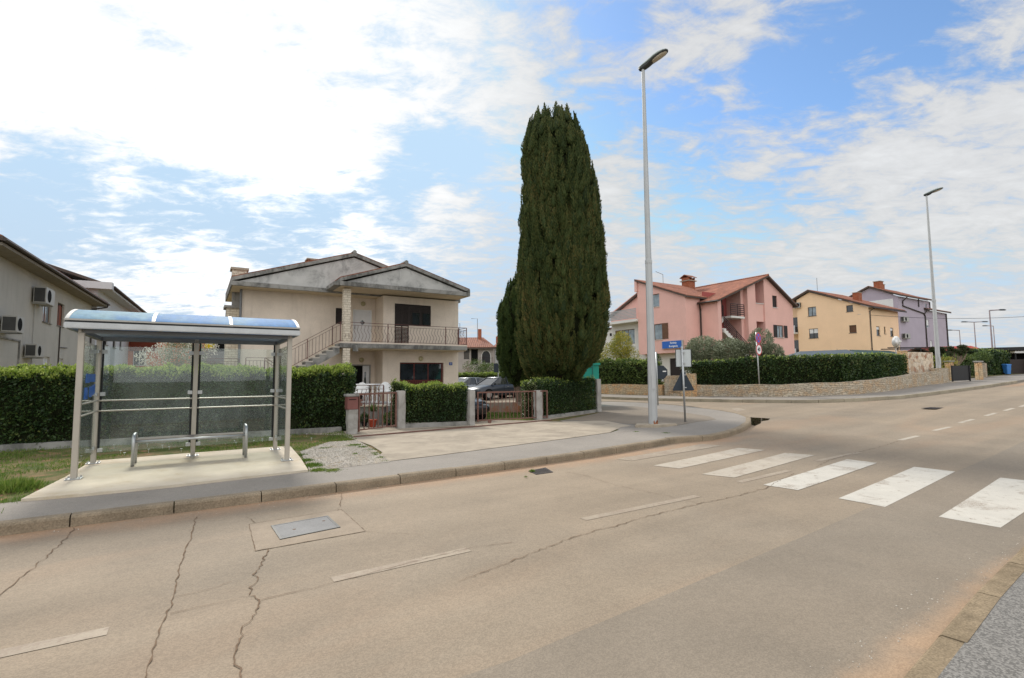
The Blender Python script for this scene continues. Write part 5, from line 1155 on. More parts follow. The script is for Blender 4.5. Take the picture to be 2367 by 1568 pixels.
# stairwell
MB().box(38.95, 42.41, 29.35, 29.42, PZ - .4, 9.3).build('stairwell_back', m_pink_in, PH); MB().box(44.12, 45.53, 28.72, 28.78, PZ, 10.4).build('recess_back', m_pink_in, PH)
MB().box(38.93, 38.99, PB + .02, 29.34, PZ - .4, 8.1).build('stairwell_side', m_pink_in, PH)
MB().box(44.11, 45.54, PB + .06, PB + .20, 8.352, 8.42).build('coping', m_pinkwhite, PH)
st1 = MB(); 
def flight(a0, z0, a1, z1, b0, b1, n):
    m = MB()
    for k in range(n):
        x0 = a0 + (a1 - a0) * k / n; x1 = a0 + (a1 - a0) * (k + 1) / n; zt = z0 + (z1 - z0) * (k + 1) / n; dz = (z1 - z0) / n
        lo0, lo1 = zt - .34 - dz, zt - .34
        m.hexa([(x0, b0, lo0), (x1, b0, lo1), (x1, b1, lo1), (x0, b1, lo0), (x0, b0, zt), (x1, b0, zt), (x1, b1, zt), (x0, b1, zt)])
    return m.build('stair_flight', m_pinkwhite, PH)
flight(42.6, 3.4, 39.1, 5.75, PB - .1, PB + .8, 12); flight(39.1, 5.80, 40.5, 6.95, PB + .85, PB + 1.7, 6)
MB().box(40.4, 42.41, PB + .05, 29.3, 6.80, 6.98).build('landing', m_pinkwhite, PH); MB().box(38.99, 39.4, PB, 29.3, 5.65, 5.78).build('landing', m_pinkwhite, PH)
def hrail(p, q, z0, z1, h=1.0, n=5, name='railing'):
    mb = MB(); P_, Q_ = Vector((*p, z0)), Vector((*q, z1)); up = Vector((0, 0, 1))
    for k in range(n): mb.beam(P_ + up * (.2 + (h - .2) * k / (n - 1)), Q_ + up * (.2 + (h - .2) * k / (n - 1)), .04, .07)
    for f in (0, .5, 1): c = P_.lerp(Q_, f); mb.beam(c, c + up * h, .05, .05, (1, 0, 0))
    mb.build(name, m_brown_rail, PH)
hrail((42.6, PB - .1), (39.1, PB - .1), 3.4, 5.8); hrail((39.1, PB + .9), (40.5, PB + .9), 5.8, 7.0); hrail((40.4, PB + .08), (42.4, PB + .08), 6.98, 6.98, 1.1, 6)
dd = MB().box(40.9, 41.7, 29.28, 29.34, 6.98, 8.95).build('door', m_shutter, PH); MB().box(39.5, 40.1, 29.28, 29.34, 7.6, 8.7).build('window', m_glass_sky, PH); MB().box(40.6, 41.4, 29.28, 29.34, 4.3, 6.3).build('door', m_shutter, PH)
# windows
window(PH, fb(PB), *w1, frame=m_shutter, closed=1, sill=m_pinkwhite); window(PH, fb(PB), *w2, frame=m_shutter_br, glass=m_glass_sky, shutters=[(46.84, 47.40), (48.64, 49.18)], sill=m_pinkwhite); window(PH, fb(PB), *w4, frame=m_shutter)
window(PH, fa(36.48), 32.0, 33.05, 5.02, 6.50, frame=m_shutter_br, glass=m_glass_sky, mull=0, shutters=[(31.30, 31.98)], smat=m_shutter_br, sill=m_pinkwhite); window(PH, fa(36.48), *wu, frame=m_shutter_br, glass=m_glass_sky, mull=0, sill=m_pinkwhite)
# roofs
def tslab(par, pts, th=.14, mat=m_tile, name='roof', edge=m_roofdark):
    o = MB().slab(pts, th).build(name, edge, par); MB().slab([(x, y, z + .06) for x, y, z in pts], .055).build('tiles', mat, o); return o
tslab(PH, [(38.10, PB - .35, zr(38.10) + .12), (45.86, PB - .35, 11.10), (45.86, 41, 11.10), (38.10, 41, zr(38.10) + .12)])
tslab(PH, [(50.75, PB - .35, zr(50.75) + .12), (45.86, PB - .35, 11.10), (45.86, 41, 11.10), (50.75, 41, zr(50.75) + .12)])
tslab(PH, [(36.25, 29.0, zw(29.0) + .10), (36.25, 35.15, zw(35.15) + .10), (44.5, 35.15, zw(35.15) + .10), (39.2, 29.0, zw(29.0) + .10)])
tslab(PH, [(37.25, 40.0, 8.0), (37.25, 35.15, zw(35.15) + .10 - .9), (44.5, 35.15, zw(35.15) + .10 - .9), (44.5, 40.0, 8.0)])
MB().box(36.30, 38.2, 34.9, 35.2, 9.9, 11.02).build('parapet', m_pink, PH)
MB().path([(45.86, PB - .35, 11.16), (45.86, 41, 11.16)], .11, 8).build('ridge', m_tile, PH)
MB().beam((39.0, 29.8, 8.95), (42.8, 33.2, 10.1), .30, .05).build('valley', m_steel, PH)
MB().path([(38.02, PB - .35, 8.12), (38.02, 29.2, 8.12)], .08, 8).build('gutter', m_gutter, PH)
pipe(PH, [(38.02, 29.0, 8.08), (38.2, 29.1, 7.75), (38.38, 29.2, 7.55), (38.38, 29.2, PZ)], .06)
ck = MB().box(43.35, 44.35, 34.3, 35.2, 10.0, 11.55).build('chimney', m_brick_red, PH); MB().box(43.2, 44.5, 34.15, 35.35, 11.553, 11.64).build('cap', m_conc2, ck)
for a in (43.4, 43.85, 44.3): MB().box(a - .06, a + .06, 34.3, 35.2, 11.645, 11.95).build('brick_leg', m_brick_red, ck)
mb = MB(); mb.slab([(43.2, 34.15, 11.98), (44.5, 34.15, 11.98), (44.5, 34.75, 12.28), (43.2, 34.75, 12.28)], .06); mb.slab([(43.2, 35.35, 11.98), (44.5, 35.35, 11.98), (44.5, 34.75, 12.28), (43.2, 34.75, 12.28)], .06); mb.build('chimney_roof', m_tile, ck)
MB().path([(40.35, 35.1, 10.9), (40.35, 35.1, 12.05), (39.3, 35.1, 12.25)], .025, 6).build('antenna', m_drainpipe, PH)
# blue name sign fixed to the wing wall
sg = MB().box(36.30, 36.44, 29.62, 31.95, 4.10, 4.80).build('sign_box', simple('sign_side_grey', (.42, .41, .38), .6, .3), PH); MB().box(36.285, 36.298, 29.72, 31.90, 4.13, 4.77).build('blue_panel', m_blue_sign, sg)
for txt, z in (('Rovinja', 4.60), ('Rovignola', 4.30)): text_mb(txt, .25, lambda h, zz, d: (36.282 + d * .3, 30.62 - h, z + zz), .004, .006).build('lettering', m_sign_white, sg)

# ------------------------------------------------ apricot house
YA, YB, YZ = 68.2, 28.13, 1.2
YH = thing('apricot_house', 'apricot gabled house with brown roof edge between the pink and the lilac houses', 'house', HF, (72, 32, YZ))
wy = [(34.15, 35.2, 9.28, 10.48), (29.8, 30.55, 9.35, 10.15), (34.05, 35.2, 6.36, 7.62), (29.55, 30.35, 6.70, 7.64)]
wr = [(69.95, 70.9, 6.30, 7.43), (72.0, 72.4, 6.6, 7.48), (73.7, 74.6, 6.35, 7.43)]
mb = MB(); mb.panel(fa(YA), [(YB, YZ - .4), (36.6, YZ - .4), (36.6, 11.65), (34.9, 12.45), (YB, 9.70)], wy, .2); mb.panel(fb(YB), [(YA, YZ - .4), (76.2, YZ - .4), (76.2, 9.6), (YA, 9.70)], wr, .2)
mb.add([(76.2, YB, YZ), (76.2, 40, YZ), (76.2, 40, 9.6), (76.2, YB, 9.6)], [(0, 1, 2, 3)]); mb.add([(YA + .8, 36.6, YZ - .4), (YA + .8, 41, YZ - .4), (YA + .8, 41, 9.8), (YA + .8, 36.6, 11.6)], [(0, 1, 2, 3)]); mb.add([(YA, 36.6, YZ - .4), (YA + .8, 36.6, YZ - .4), (YA + .8, 36.6, 11.65), (YA, 36.6, 11.65)], [(0, 1, 2, 3)]); mb.build('wall', m_yellow, YH, fixn=False)
for w, k in zip(wy, (0, 0, .55, 0)): window(YH, fa(YA), *w, frame=m_shutter, glass=m_glass_sky if k == 0 and w[1] > 31 else m_glass, mull=1 if w[1] > 31 else 0, roller=k, sill=m_conc_grey, closed=(w is wy[3]), smat=m_shutter_br)
for w in wr: window(YH, fb(YB), *w, frame=m_shutter, mull=0, roller=.3 if w[0] != 72.0 else 0, sill=m_conc_grey)
tslab(YH, [(YA - .35, YB - .55, 9.72), (77.0, YB - .55, 9.72), (77.0, 34.9, 12.75), (YA - .35, 34.9, 12.75)], .2); tslab(YH, [(YA - .35, 41, 10.0), (77.0, 41, 10.0), (77.0, 34.9, 12.75), (YA - .35, 34.9, 12.75)], .2)
MB().path([(YA - .3, YB - .62, 9.55), (77, YB - .62, 9.55)], .09, 8).build('gutter', m_gutter, YH); pipe(YH, [(YA + .2, YB - .6, 9.5), (YA + .12, YB - .1, 9.2), (YA + .12, YB - .1, YZ)], .06)
acunit(YH, fa(YA), 36.0, 36.85, 10.55, 11.25)
for z in (4.0, 7.1): o = MB().box(YA - .6, YA + .8, 36.65, 40.5, z, z + .16).build('balcony_slab', m_pinkwhite, YH); MB().box(YA - .58, YA - .54, 36.7, 40.4, z + .17, z + 1.1).build('parapet', m_whitewall, o)
MB().box(YA + .74, YA + .79, 37.0, 38.2, 4.2, 6.3).build('door', m_glass, YH); MB().box(YA + .74, YA + .79, 37.0, 38.2, 7.3, 9.4).build('door', m_glass, YH)
ck = MB().box(71.0, 71.9, 30.3, 31.0, 10.5, 12.0).build('chimney', m_brick_red, YH); MB().box(70.95, 71.95, 30.25, 31.05, 12.003, 12.07).build('cap', m_conc2, ck)
MB().path([(70.3, 34.9, 12.7), (70.3, 34.9, 14.6)], .03, 6).build('antenna', m_drainpipe, YH)
# ------------------------------------------------ lilac house
LA, LB, LZ = 89.08, 32.78, 1.3
LH = thing('lilac_house', 'lilac apartment house with stepped tiled roofs and dark drainpipes', 'house', HF, (96, 36, LZ))
mb = MB(); mb.panel(fa(LA), [(LB, LZ - .4), (39.5, LZ - .4), (39.5, 13.9), (36.43, 15.2), (LB, 13.3)], [], .1)
wl_ = [(99.06, 100.1, 8.96, 10.32), (100.0, 100.9, 5.6, 6.9)]
mb.panel(fb(LB), [(LA, LZ - .4), (107.3, LZ - .4), (107.3, 11.75), (98.6, 11.85), (98.6, 13.3), (LA, 13.3)], wl_, .2)
mb.panel(fb(LB + .8), [(98.6, 11.5), (103.2, 11.5), (103.2, 13.6), (98.6, 13.6)], [(99.3, 100.3, 12.1, 13.2), (101.4, 102.2, 12.1, 13.2)], .2)
mb.add([(98.6, LB, 11.8), (98.6, LB + .8, 11.8), (98.6, LB + .8, 13.3), (98.6, LB, 13.3)], [(0, 1, 2, 3)]); mb.add([(107.3, LB, LZ), (107.3, 44, LZ), (107.3, 44, 11.7), (107.3, LB, 11.7)], [(0, 1, 2, 3)]); mb.add([(103.2, LB + .8, 11.6), (103.2, 44, 11.6), (103.2, 44, 13.6), (103.2, LB + .8, 13.6)], [(0, 1, 2, 3)])
mb.build('wall', m_lilac, LH, fixn=False)
for w in wl_: window(LH, fb(LB), *w, frame=m_plastic, glass=m_glass_sky, mull=0, roller=.9)
for w in ((99.3, 100.3, 12.1, 13.2), (101.4, 102.2, 12.1, 13.2)): window(LH, fb(LB + .8), *w, frame=m_plastic, glass=m_glass_sky, mull=0)
MB().box(LA - .05, LA - .005, LB + .6, 37.2, 11.0, 13.0).build('terrace_screen', m_white, LH)
tslab(LH, [(LA - .4, LB - .5, 13.45), (98.7, LB - .5, 13.45), (98.7, 36.43, 15.35), (LA - .4, 36.43, 15.35)], .22, m_tile); tslab(LH, [(LA - .4, 41, 13.3), (98.7, 41, 13.3), (98.7, 36.43, 15.35), (LA - .4, 36.43, 15.35)], .22, m_tile)
tslab(LH, [(96.0, LB + .3, 13.82), (103.6, LB + .3, 13.82), (103.6, 36.6, 15.2), (96.0, 36.6, 15.2)], .2, m_tile); tslab(LH, [(98.4, LB - .5, 11.95), (108.2, LB - .5, 11.95), (108.2, LB + .85, 12.4), (98.4, LB + .85, 12.4)], .2, m_tile); tslab(LH, [(103.3, LB + .85, 12.4), (108.2, LB + .85, 12.4), (108.2, 36.4, 13.4), (103.3, 36.4, 13.4)], .2, m_tile)
pipe(LH, [(91.0, LB - .5, 13.2), (90.5, LB - .1, 12.6), (90.5, LB - .1, 11.9), (98.0, LB - .1, 11.2), (98.5, LB - .1, 10.8), (98.5, LB - .1, LZ)], .09); pipe(LH, [(107.2, LB - .1, 11.7), (107.2, LB - .1, LZ)], .09); pipe(LH, [(99.0, LB - .3, 11.9), (98.5, LB - .1, 11.2)], .07); pipe(LH, [(96.3, LB - .1, 13.5), (96.3, LB - .1, 12.1)], .07); pipe(LH, [(103.1, LB + .7, 13.5), (103.1, LB + .7, 12.2)], .07)
acunit(LH, fb(LB), 89.5, 91.3, 9.45, 10.2, .4); acunit(LH, fb(LB), 89.6, 91.4, 6.9, 7.65, .4)
for a0, b0, zt in ((90.2, 35.4, 16.1), (93.0, 36.3, 16.0)): ck = MB().box(a0, a0 + 1.1, b0, b0 + .9, 13.6, zt).build('chimney', m_brick_red, LH); MB().box(a0 - .08, a0 + 1.18, b0 - .08, b0 + .98, zt + .003, zt + .10).build('cap', m_conc2, ck)

# ------------------------------------------------ background houses behind the shelter and the cypress
def at(px, py, Y): d = ray(px, py); return (d.x / d.y * Y, Y, HC + d.z / d.y * Y)
OH = thing('orange_house', 'orange and dark red house seen through the shelter glass behind the blossom tree', 'house', WF, (-34, 50, 0))
mb = MB(); mb.box(-37.4, -33.4, 48, 56, -.1, 6.3); mb.build('wall', m_orange, OH)
MB().box(-36.6, -33.9, 47.9, 47.99, 4.4, 5.4).build('wall_panel', simple('dark_red_panel', (.20, .05, .03), .8, .2), OH)
wfb = lambda h, z, d: (h, 48 + d, z)
window(OH, wfb, -36.2, -35.0, 3.0, 4.5, frame=m_white, d=-.08); MB().box(-37.6, -33.2, 47.2, 47.98, 2.55, 2.72).build('balcony_slab', m_conc_grey, OH)
tslab(OH, [(-37.8, 47.4, 6.3), (-33.0, 47.4, 6.3), (-33.0, 52, 7.3), (-37.8, 52, 7.3)], .2, m_tile_old)
BHs = thing('balcony_house', 'low house with yellow awnings over a grey balcony, seen through the right shelter pane', 'house', WF, (-32, 57, 0))
MB().box(-36, -28.5, 55, 63, -.1, 6.6).build('wall', m_farwall, BHs); MB().box(-33.9, -32.6, 54.4, 54.95, 5.0, 6.2).build('yellow_awning', simple('yellow_awning', (.70, .58, .03), .6, .2), BHs); MB().box(-34.2, -28.6, 54.2, 54.98, 6.22, 6.38).build('yellow_beam', MATS['yellow_awning'], BHs)
MB().box(-34.3, -28.6, 53.6, 54.98, 3.35, 3.5).build('balcony_slab', m_conc_grey, BHs); MB().box(-34.3, -28.6, 53.6, 53.66, 3.5, 4.6).build('parapet', simple('grey_panels', (.20, .20, .21), .6, .3), BHs); MB().box(-31.5, -30.2, 54.9, 54.99, 1.6, 3.0).build('window', m_glass, BHs); MB().box(-32.4, -29.4, 54.9, 54.99, 4.6, 6.1).build('opening', m_dark, BHs)
FRH = thing('low_background_house', 'long low tiled house whose roof just shows above the bus shelter roof', 'house', WF, (-27, 66, 0))
MB().box(-40, -27.5, 66, 74, -.1, 8.2).build('wall', m_farwall, FRH); tslab(FRH, [(-41, 65.4, 8.2), (-27, 65.4, 8.2), (-27, 70, 9.6), (-41, 70, 9.6)], .2, m_tile_old); tslab(FRH, [(-41, 74.6, 8.2), (-27, 74.6, 8.2), (-27, 70, 9.6), (-41, 70, 9.6)], .2, m_tile_old)
OLD = thing('old_stone_house', 'old grey stone house with brown tiled roof and an arched balcony window', 'house', WF, (-4, 56, 0))
wf55 = lambda h, z, d: (h, 55 + d, z)
mb = MB(); mb.panel(wf55, [(-8.5, -.1), (-1.95, -.1), (-1.95, 4.85), (-8.5, 4.85)], [(-5.3, -4.7, 3.6, 4.75), (-4.5, -3.75, 3.0, 4.7)], .3); mb.box(-8.5, -1.95, 55.31, 62, -.1, 4.85); mb.build('wall', m_farwall, OLD)
MB().box(-5.3, -4.7, 55.1, 55.2, 3.6, 4.75).build('window', m_glass, OLD); MB().box(-4.5, -3.75, 55.1, 55.2, 3.0, 4.7).build('opening', m_dark, OLD)
mb = MB(); c = (-2.85, 3.95); pts = [(c[0] - .45, 3.2), (c[0] + .45, 3.2)] + [(c[0] + .45 * math.cos(R(k)), c[1] + .55 * math.sin(R(k))) for k in range(0, 181, 20)]; mb.loft([[(x, y, z) for x, z in pts] for y in (54.93, 54.99)]); mb.build('arched_window', m_glass, OLD)
MB().loft([[(c[0] + (x - c[0]) * 1.2, y, c[1] + (z - c[1]) * 1.12) for x, z in pts] for y in (54.96, 54.985)]).build('arch_trim', m_pinkwhite, OLD)
mb = MB(); mb.box(-3.5, -2.1, 54.4, 54.9, 3.0, 3.1); mb.build('balcony_slab', m_conc_grey, OLD); railing(OLD, (-3.5, 54.42), (-2.1, 54.42), .7, 3.1, 3.1, 8, mat=m_brown_rail)
tslab(OLD, [(-9, 54.4, 4.85), (-1.8, 54.4, 4.85), (-3.4, 59, 6.25), (-9, 59, 6.25)], .15, m_tile_old)
for px, py, h in ((-3.75, 58.0, 7.2),): ck = MB().box(px - .2, px + .2, py, py + .4, 5.6, h).build('chimney', m_brick_red, OLD)
OL2 = thing('low_tiled_house', 'low house with a red tiled roof left of the small cypress', 'house', WF, (-1, 58, 0))
MB().box(-1.94, 4, 56, 64, -.1, 4.95).build('wall', m_whitewall, OL2); tslab(OL2, [(-2.1, 55.6, 4.95), (4, 55.6, 4.95), (4, 60, 6.0), (-1.5, 60, 6.0)], .15, m_tile)
MB().box(-1.6, -.9, 55.6, 55.98, .5, 3.3).build('shutter', simple('pale_green_blind', (.50, .62, .48), .6, .3), OL2); ck = MB().box(-1.9, -1.6, 59, 59.3, 5.4, 6.4).build('chimney', m_brick_red, OL2)
for (px, y1, y2) in ((1103.5, 737, 768), (1063, 748, 770)):
    x, y, z = at(px, y1, 57); z2 = at(px, y2, 57)[2]; tag(MB().path([(x - .7, y, z), (x, y, z), (x, y, z2 - 3)], .03, 5).build('antenna', m_drainpipe, None, WF, (x, y, z2)), 'thin television antenna mast above the %s end of the old stone house roof' % ('right' if px > 1080 else 'left'), 'antenna')
WFH = thing('white_gabled_house', 'small white gabled house behind the yellow shrub, left of the pink house', 'house', WF, (14, 75, 1))
mb = MB(); mb.panel(lambda h, z, d: (h, 70 + d, z), [(9, .5), (14.6, .5), (14.6, 7.6), (14.2, 8.3), (9, 6.4)], [], .1); mb.box(9, 14.6, 70.1, 80, .5, 6.4); mb.build('wall', m_pinkwhite, WFH, fixn=False)
tslab(WFH, [(8.8, 69.8, 6.6), (8.8, 80, 6.6), (14.4, 80, 8.5), (14.4, 69.8, 8.5)], .15, m_tile_red); MB().box(13.7, 13.95, 69.9, 69.98, 7.2, 7.6).build('vent', m_dark, WFH)

# ================================================================== STONE WALLS AND GARDEN EDGE ACROSS THE JUNCTION
def stonewall(label, pts, w, hs, mat, cap=True, name='stone_wall'):
    P_ = [Vector(p) for p in pts]; n = len(P_); rings = []; z0_ = tz(*P_[0]) + .12
    for i, p in enumerate(P_):
        t = (P_[min(i + 1, n - 1)] - P_[max(i - 1, 0)]).normalized(); nr = Vector((-t.y, t.x)); zb = tz(p.x, p.y) + .05; zt = tz(p.x, p.y) + .12 + hs[i]
        rings.append([(p.x, p.y, zb), (p.x, p.y, zt), (p.x + nr.x * w, p.y + nr.y * w, zt), (p.x + nr.x * w, p.y + nr.y * w, zb)])
    return tag(MB().loft(rings).build(name, mat, None, WF, (P_[0].x, P_[0].y, z0_)), label, 'wall')
def dens_(pts, st=.8):
    out = [];
    for a, b in zip(pts, pts[1:]):
        a, b = Vector(a), Vector(b); k = max(1, int((b - a).length / st)); out += [tuple(a.lerp(b, i / k)) for i in range(k)]
    return out + [tuple(pts[-1])]
wlL = dens_([(-1.5, 41.5), (5.55, 32.3), G(1530, 914, .13)]); nL = len(wlL)
stonewall('warm orange rubble stone wall running behind the nearest lamp post', wlL, .35, [.62 + .02 * math.sin(i * 1.3) for i in range(nL)], m_stone)
wr0 = G(1575, 916, .13); wr1 = G(1655, 916, .13)
wlR = dens_([wr0, wr1, G(1800, 917.5, .13), (14.6, 23.95), (16.4, 23.9), (18.6, 25.0), (21.07, 26.7), (23.2, 28.3), (25.2, 29.45)]); nR = len(wlR)
stonewall('long pale dry stone wall curving round the junction below the clipped hedge', wlR, .35, [.60 + .25 * max(0, (i / nR - .45)) + (.02 * math.sin(i * 2.1)) for i in range(nR)], m_stone_grey)
def solid(name, label, cat, mb, mat, org, bevel=.0): return tag(mb.build(name, mat, None, WF, org, bevel=bevel), label, cat)
# rough return wall and steps at the small gate
g = Vector(G(1536, 914, .13)); zt_ = tz(*g) + .12; e_g = (Vector(wr0) - g).normalized(); n_g = Vector((-e_g.y, e_g.x))
ww0 = g + e_g * .02
mb = MB(); q = [ww0, ww0 + e_g * .35, ww0 + e_g * .55 + n_g * 1.8, ww0 + n_g * 1.8]; mb.prism([tuple(v) for v in q], zt_ - .1, zt_ + 1.12)
solid('stone_pier', 'rough dark rubble wall end left of the garden gate behind the octagonal sign', 'wall', mb, m_stone_grey, (ww0.x, ww0.y, zt_))
mb = MB(); c = Vector(wr0); mb.prism([tuple(c - e_g * .05), tuple(c + e_g * .75), tuple(c + e_g * .75 + n_g * .4), tuple(c - e_g * .05 + n_g * .4)], zt_ - .1, zt_ + 1.22)
solid('stone_pier', 'square pale stone pier right of the garden gate, behind the triangle sign', 'wall', mb, m_stone, (c.x, c.y, zt_), .02)
stp = thing('garden_steps', 'three worn stone steps leading up to the black garden gate', 'steps', WF, (g.x, g.y, zt_))
s0 = g + e_g * .42; wd = (Vector(wr0) - s0).length - .06
for k in range(3): o_ = s0 + n_g * (.28 * k); MB().prism([tuple(o_), tuple(o_ + e_g * wd), tuple(o_ + e_g * wd + n_g * .9), tuple(o_ + n_g * .9)], zt_ - .05 if k == 0 else zt_ + .135 * k + .001, zt_ + .135 * (k + 1)).build('step', m_stone_grey, stp, bevel=.012)
p_ = s0 + n_g * 1.0; q_ = p_ + e_g * wd
gt, *_ = gate('garden_gate', 'small black iron gate at the top of the stone steps', p_, q_, zt_ + .40, .75, 6, m_black, .04, .02)
solid('pedestal_wall', 'pale rendered wall just behind the small black gate', 'wall', MB().prism([tuple(p_ + n_g * 2.5), tuple(q_ + n_g * 2.5 + e_g * .8), tuple(q_ + n_g * 2.7 + e_g * .8), tuple(p_ + n_g * 2.7)], zt_, zt_ + 1.35), m_pinkwhite, (p_.x, p_.y, zt_))
# clipped hedges above the stone walls
def back_of(p, q, d): p, q = Vector(p), Vector(q); e = (q - p).normalized(); n_ = Vector((-e.y, e.x)); return tuple(p + n_ * d), tuple(q + n_ * d)
def zz(p, h): return tz(*p) + h
a_, b_ = back_of((2.0, 36.8), (7.95, 29.0), .75); hedge('leafy light green hedge above the orange stone wall left of the lamp', a_, b_, .9, 2.25, 1.95, (zz(a_, .1), zz(b_, .1)), 420, .15, m_leaf_light, .11, bushy=.12, lift=.5)
segs = [(G(1592, 917, .13), (12.9, 24.75)), ((12.85, 24.75), (16.45, 24.25)), ((16.3, 24.2), (19.0, 25.6)), ((18.9, 25.5), (22.6, 28.2))]
nm = ['clipped hedge on the stone wall just right of the triangle sign', 'clipped hedge section behind the round speed sign pole', 'clipped dark hedge section above the bend of the stone wall', 'darkest right hand end of the clipped hedge beside the patchy stone wall']
hs = [(1.78, 1.90), (1.88, 1.86), (1.86, 1.82), (1.82, 1.72)]
for (p, q), l, (h0, h1) in zip(segs, nm, hs): a_, b_ = back_of(p, q, .80); hedge(l, a_, b_, .9, h0, h1, (zz(a_, .1), zz(b_, .1)), 520, .10, None, .10, 'clipped hedge sections above the stone wall', bushy=.06, lift=.5)
# right end: cladding wall, piers, gates
c0 = Vector((22.75, 29.0)); c1 = Vector((25.35, 30.25)); zc0 = tz(*c0)
solid('clad_wall', 'tall wall clad in patchy brown and cream stones beside the hedge end', 'wall', MB().prism([tuple(c0), tuple(c1), tuple(c1 + Vector((-.2, .25))), tuple(c0 + Vector((-.2, .25)))], zc0, 2.93), m_stone_clad, (c0.x, c0.y, zc0))
solid('clad_wall_end', 'square stone post at the left end of the patchy clad wall', 'wall', MB().prism([tuple(c0 + Vector((-.35, -.12))), tuple(c0 + Vector((.02, -.12))), tuple(c0 + Vector((.02, .2))), tuple(c0 + Vector((-.35, .2)))], zc0, 3.0), m_stone, (c0.x, c0.y, zc0))
lw0, lw1 = Vector((24.9, 29.35)), Vector((26.35, 30.35))
solid('low_stone_wall', 'low grey stone wall between the second street lamp and the black metal gate', 'wall', MB().prism([tuple(lw0), tuple(lw1), tuple(lw1 + Vector((-.2, .3))), tuple(lw0 + Vector((-.2, .3)))], tz(*lw0) + .05, 1.98), m_stone_grey, (lw0.x, lw0.y, tz(*lw0)))
t = thing('metal_gate', 'black sheet metal gate leaf standing beside the low stone wall', 'gate', WF, (26.4, 30.4, tz(26.4, 30.4) + .13)); ga, gb = Vector((26.45, 30.3)), Vector((28.1, 30.95)); zb = tz(*ga) + .15
MB().beam((ga.x, ga.y, (zb + 2.12) / 2 + .02), (gb.x, gb.y, (zb + 2.12) / 2 + .05), .03, 2.08 - zb).build('panel', m_black, t)
for c in (ga, gb): MB().beam((c.x, c.y - .03, zb - .03), (c.x, c.y - .03, 2.15), .06, .06, (1, 0, 0)).build('post', m_black, t)
def pier(label, x, y, w, zt, mat=m_stone, dz=0):
    z0 = tz(x, y) + .10; t = thing('stone_pier', label, 'gate pier', WF, (x, y, z0)); MB().box(x - w / 2, x + w / 2, y - w / 2, y + w / 2, z0 - .05, zt).build('shaft', mat, t, bevel=.02)
    MB().box(x - w / 2 - .05, x + w / 2 + .05, y - w / 2 - .05, y + w / 2 + .05, zt + .002, zt + .10).build('cap', m_conc_grey, t, bevel=.02)
pier('squat capped stone pier half hidden behind the black metal gate', 28.6, 32.9, .34, 2.40); pier('free standing stone gate pier right of the black metal gate', 29.95, 32.3, .29, 2.35)
solid('low_stone_wall', 'stone wall stub running back from the free standing gate pier', 'wall', MB().prism([(33.2, 35.3), (35.4, 37.5), (35.1, 37.8), (32.9, 35.6)], 1.2, 2.38), m_stone_grey, (33.2, 35.3, 1.2))
hedge('tall dark hedge behind the blue wheelie bin', (36.4, 40.4), (42.8, 44.3), 1.6, 2.05, 2.0, (1.45, 1.50), 260, .1, None, .14, bushy=.1)
hedge('lower leafy hedge behind the free standing gate pier', (31.0, 36.2), (35.2, 40.2), 1.2, 1.55, 1.7, (1.25, 1.4), 260, .4, m_leaf_light, .13, bushy=.15)
# bin
bx, by = 41.4, 42.1; bz = tz(bx, by) + .12; t = thing('wheelie_bin', 'bright blue wheelie bin standing on the far pavement by the tall hedge', 'bin', WF, (bx, by, bz))
MB().hexa([(bx - 0.151, by - 0.168, bz + .05), (bx + 0.151, by - 0.168, bz + .05), (bx + 0.151, by + 0.168, bz + .05), (bx - 0.151, by + 0.168, bz + .05), (bx - 0.202, by - 0.213, bz + .80), (bx + 0.202, by - 0.213, bz + .80), (bx + 0.202, by + 0.213, bz + .80), (bx - 0.202, by + 0.213, bz + .80)]).build('body', m_bin, t, bevel=.02)
MB().hexa([(bx - 0.224, by - 0.235, bz + .803), (bx + 0.224, by - 0.235, bz + .803), (bx + 0.224, by + 0.246, bz + .803), (bx - 0.224, by + 0.246, bz + .803), (bx - 0.202, by - 0.213, bz + .87), (bx + 0.202, by - 0.213, bz + .87), (bx + 0.202, by + 0.224, bz + .91), (bx - 0.202, by + 0.224, bz + .91)]).build('lid', m_bin, t, bevel=.01)
for s in (-1, 1): MB().tube((bx + s * .14, by + 0.157, bz + .10), (bx + s * .19, by + 0.157, bz + .10), .10, n=14).build('wheel', m_tyre, t)
solid('metal_gate', 'dark brown sheet gate between the blue bin and the grey far wall', 'gate', MB().box(43.9, 46.6, 45.0, 45.06, 1.5, 2.85), m_shutter, (45, 45, 1.5)); solid('far_wall', 'pale grey block wall at the right edge of the picture under the black carport', 'wall', MB().box(46.0, 56, 44.6, 44.8, 1.3, 2.95), m_conc2, (46, 44.6, 1.4))
t = thing('carport', 'long flat black carport roof at the right edge of the picture', 'carport', WF, (52, 50, 1.4)); MB().hexa([(47.6, 49.5, 3.85), (66, 49.5, 4.05), (66, 58, 4.05), (47.6, 58, 3.85), (47.6, 49.5, 4.15), (66, 49.5, 4.5), (66, 58, 4.5), (47.6, 58, 4.15)]).build('roof', m_black, t)
MB().box(49.8, 66, 49.7, 50.2, 3.60, 3.80).build('white_gutter', m_white, t); MB().box(48.5, 66, 51.5, 51.6, 1.3, 3.84).build('back_wall', m_dark, t)
for x in (50, 56, 62): MB().box(x, x + .12, 49.9, 50.0, 1.3, 3.59).build('post', m_black, t)
t = thing('red_roofed_shed', 'low tan shed with a bright red tiled roof behind the cloud pruned tree', 'shed', WF, (54.5, 62, 1.4)); MB().box(51.6, 57.2, 61, 66, 1.2, 4.15).build('wall', m_farwall, t)
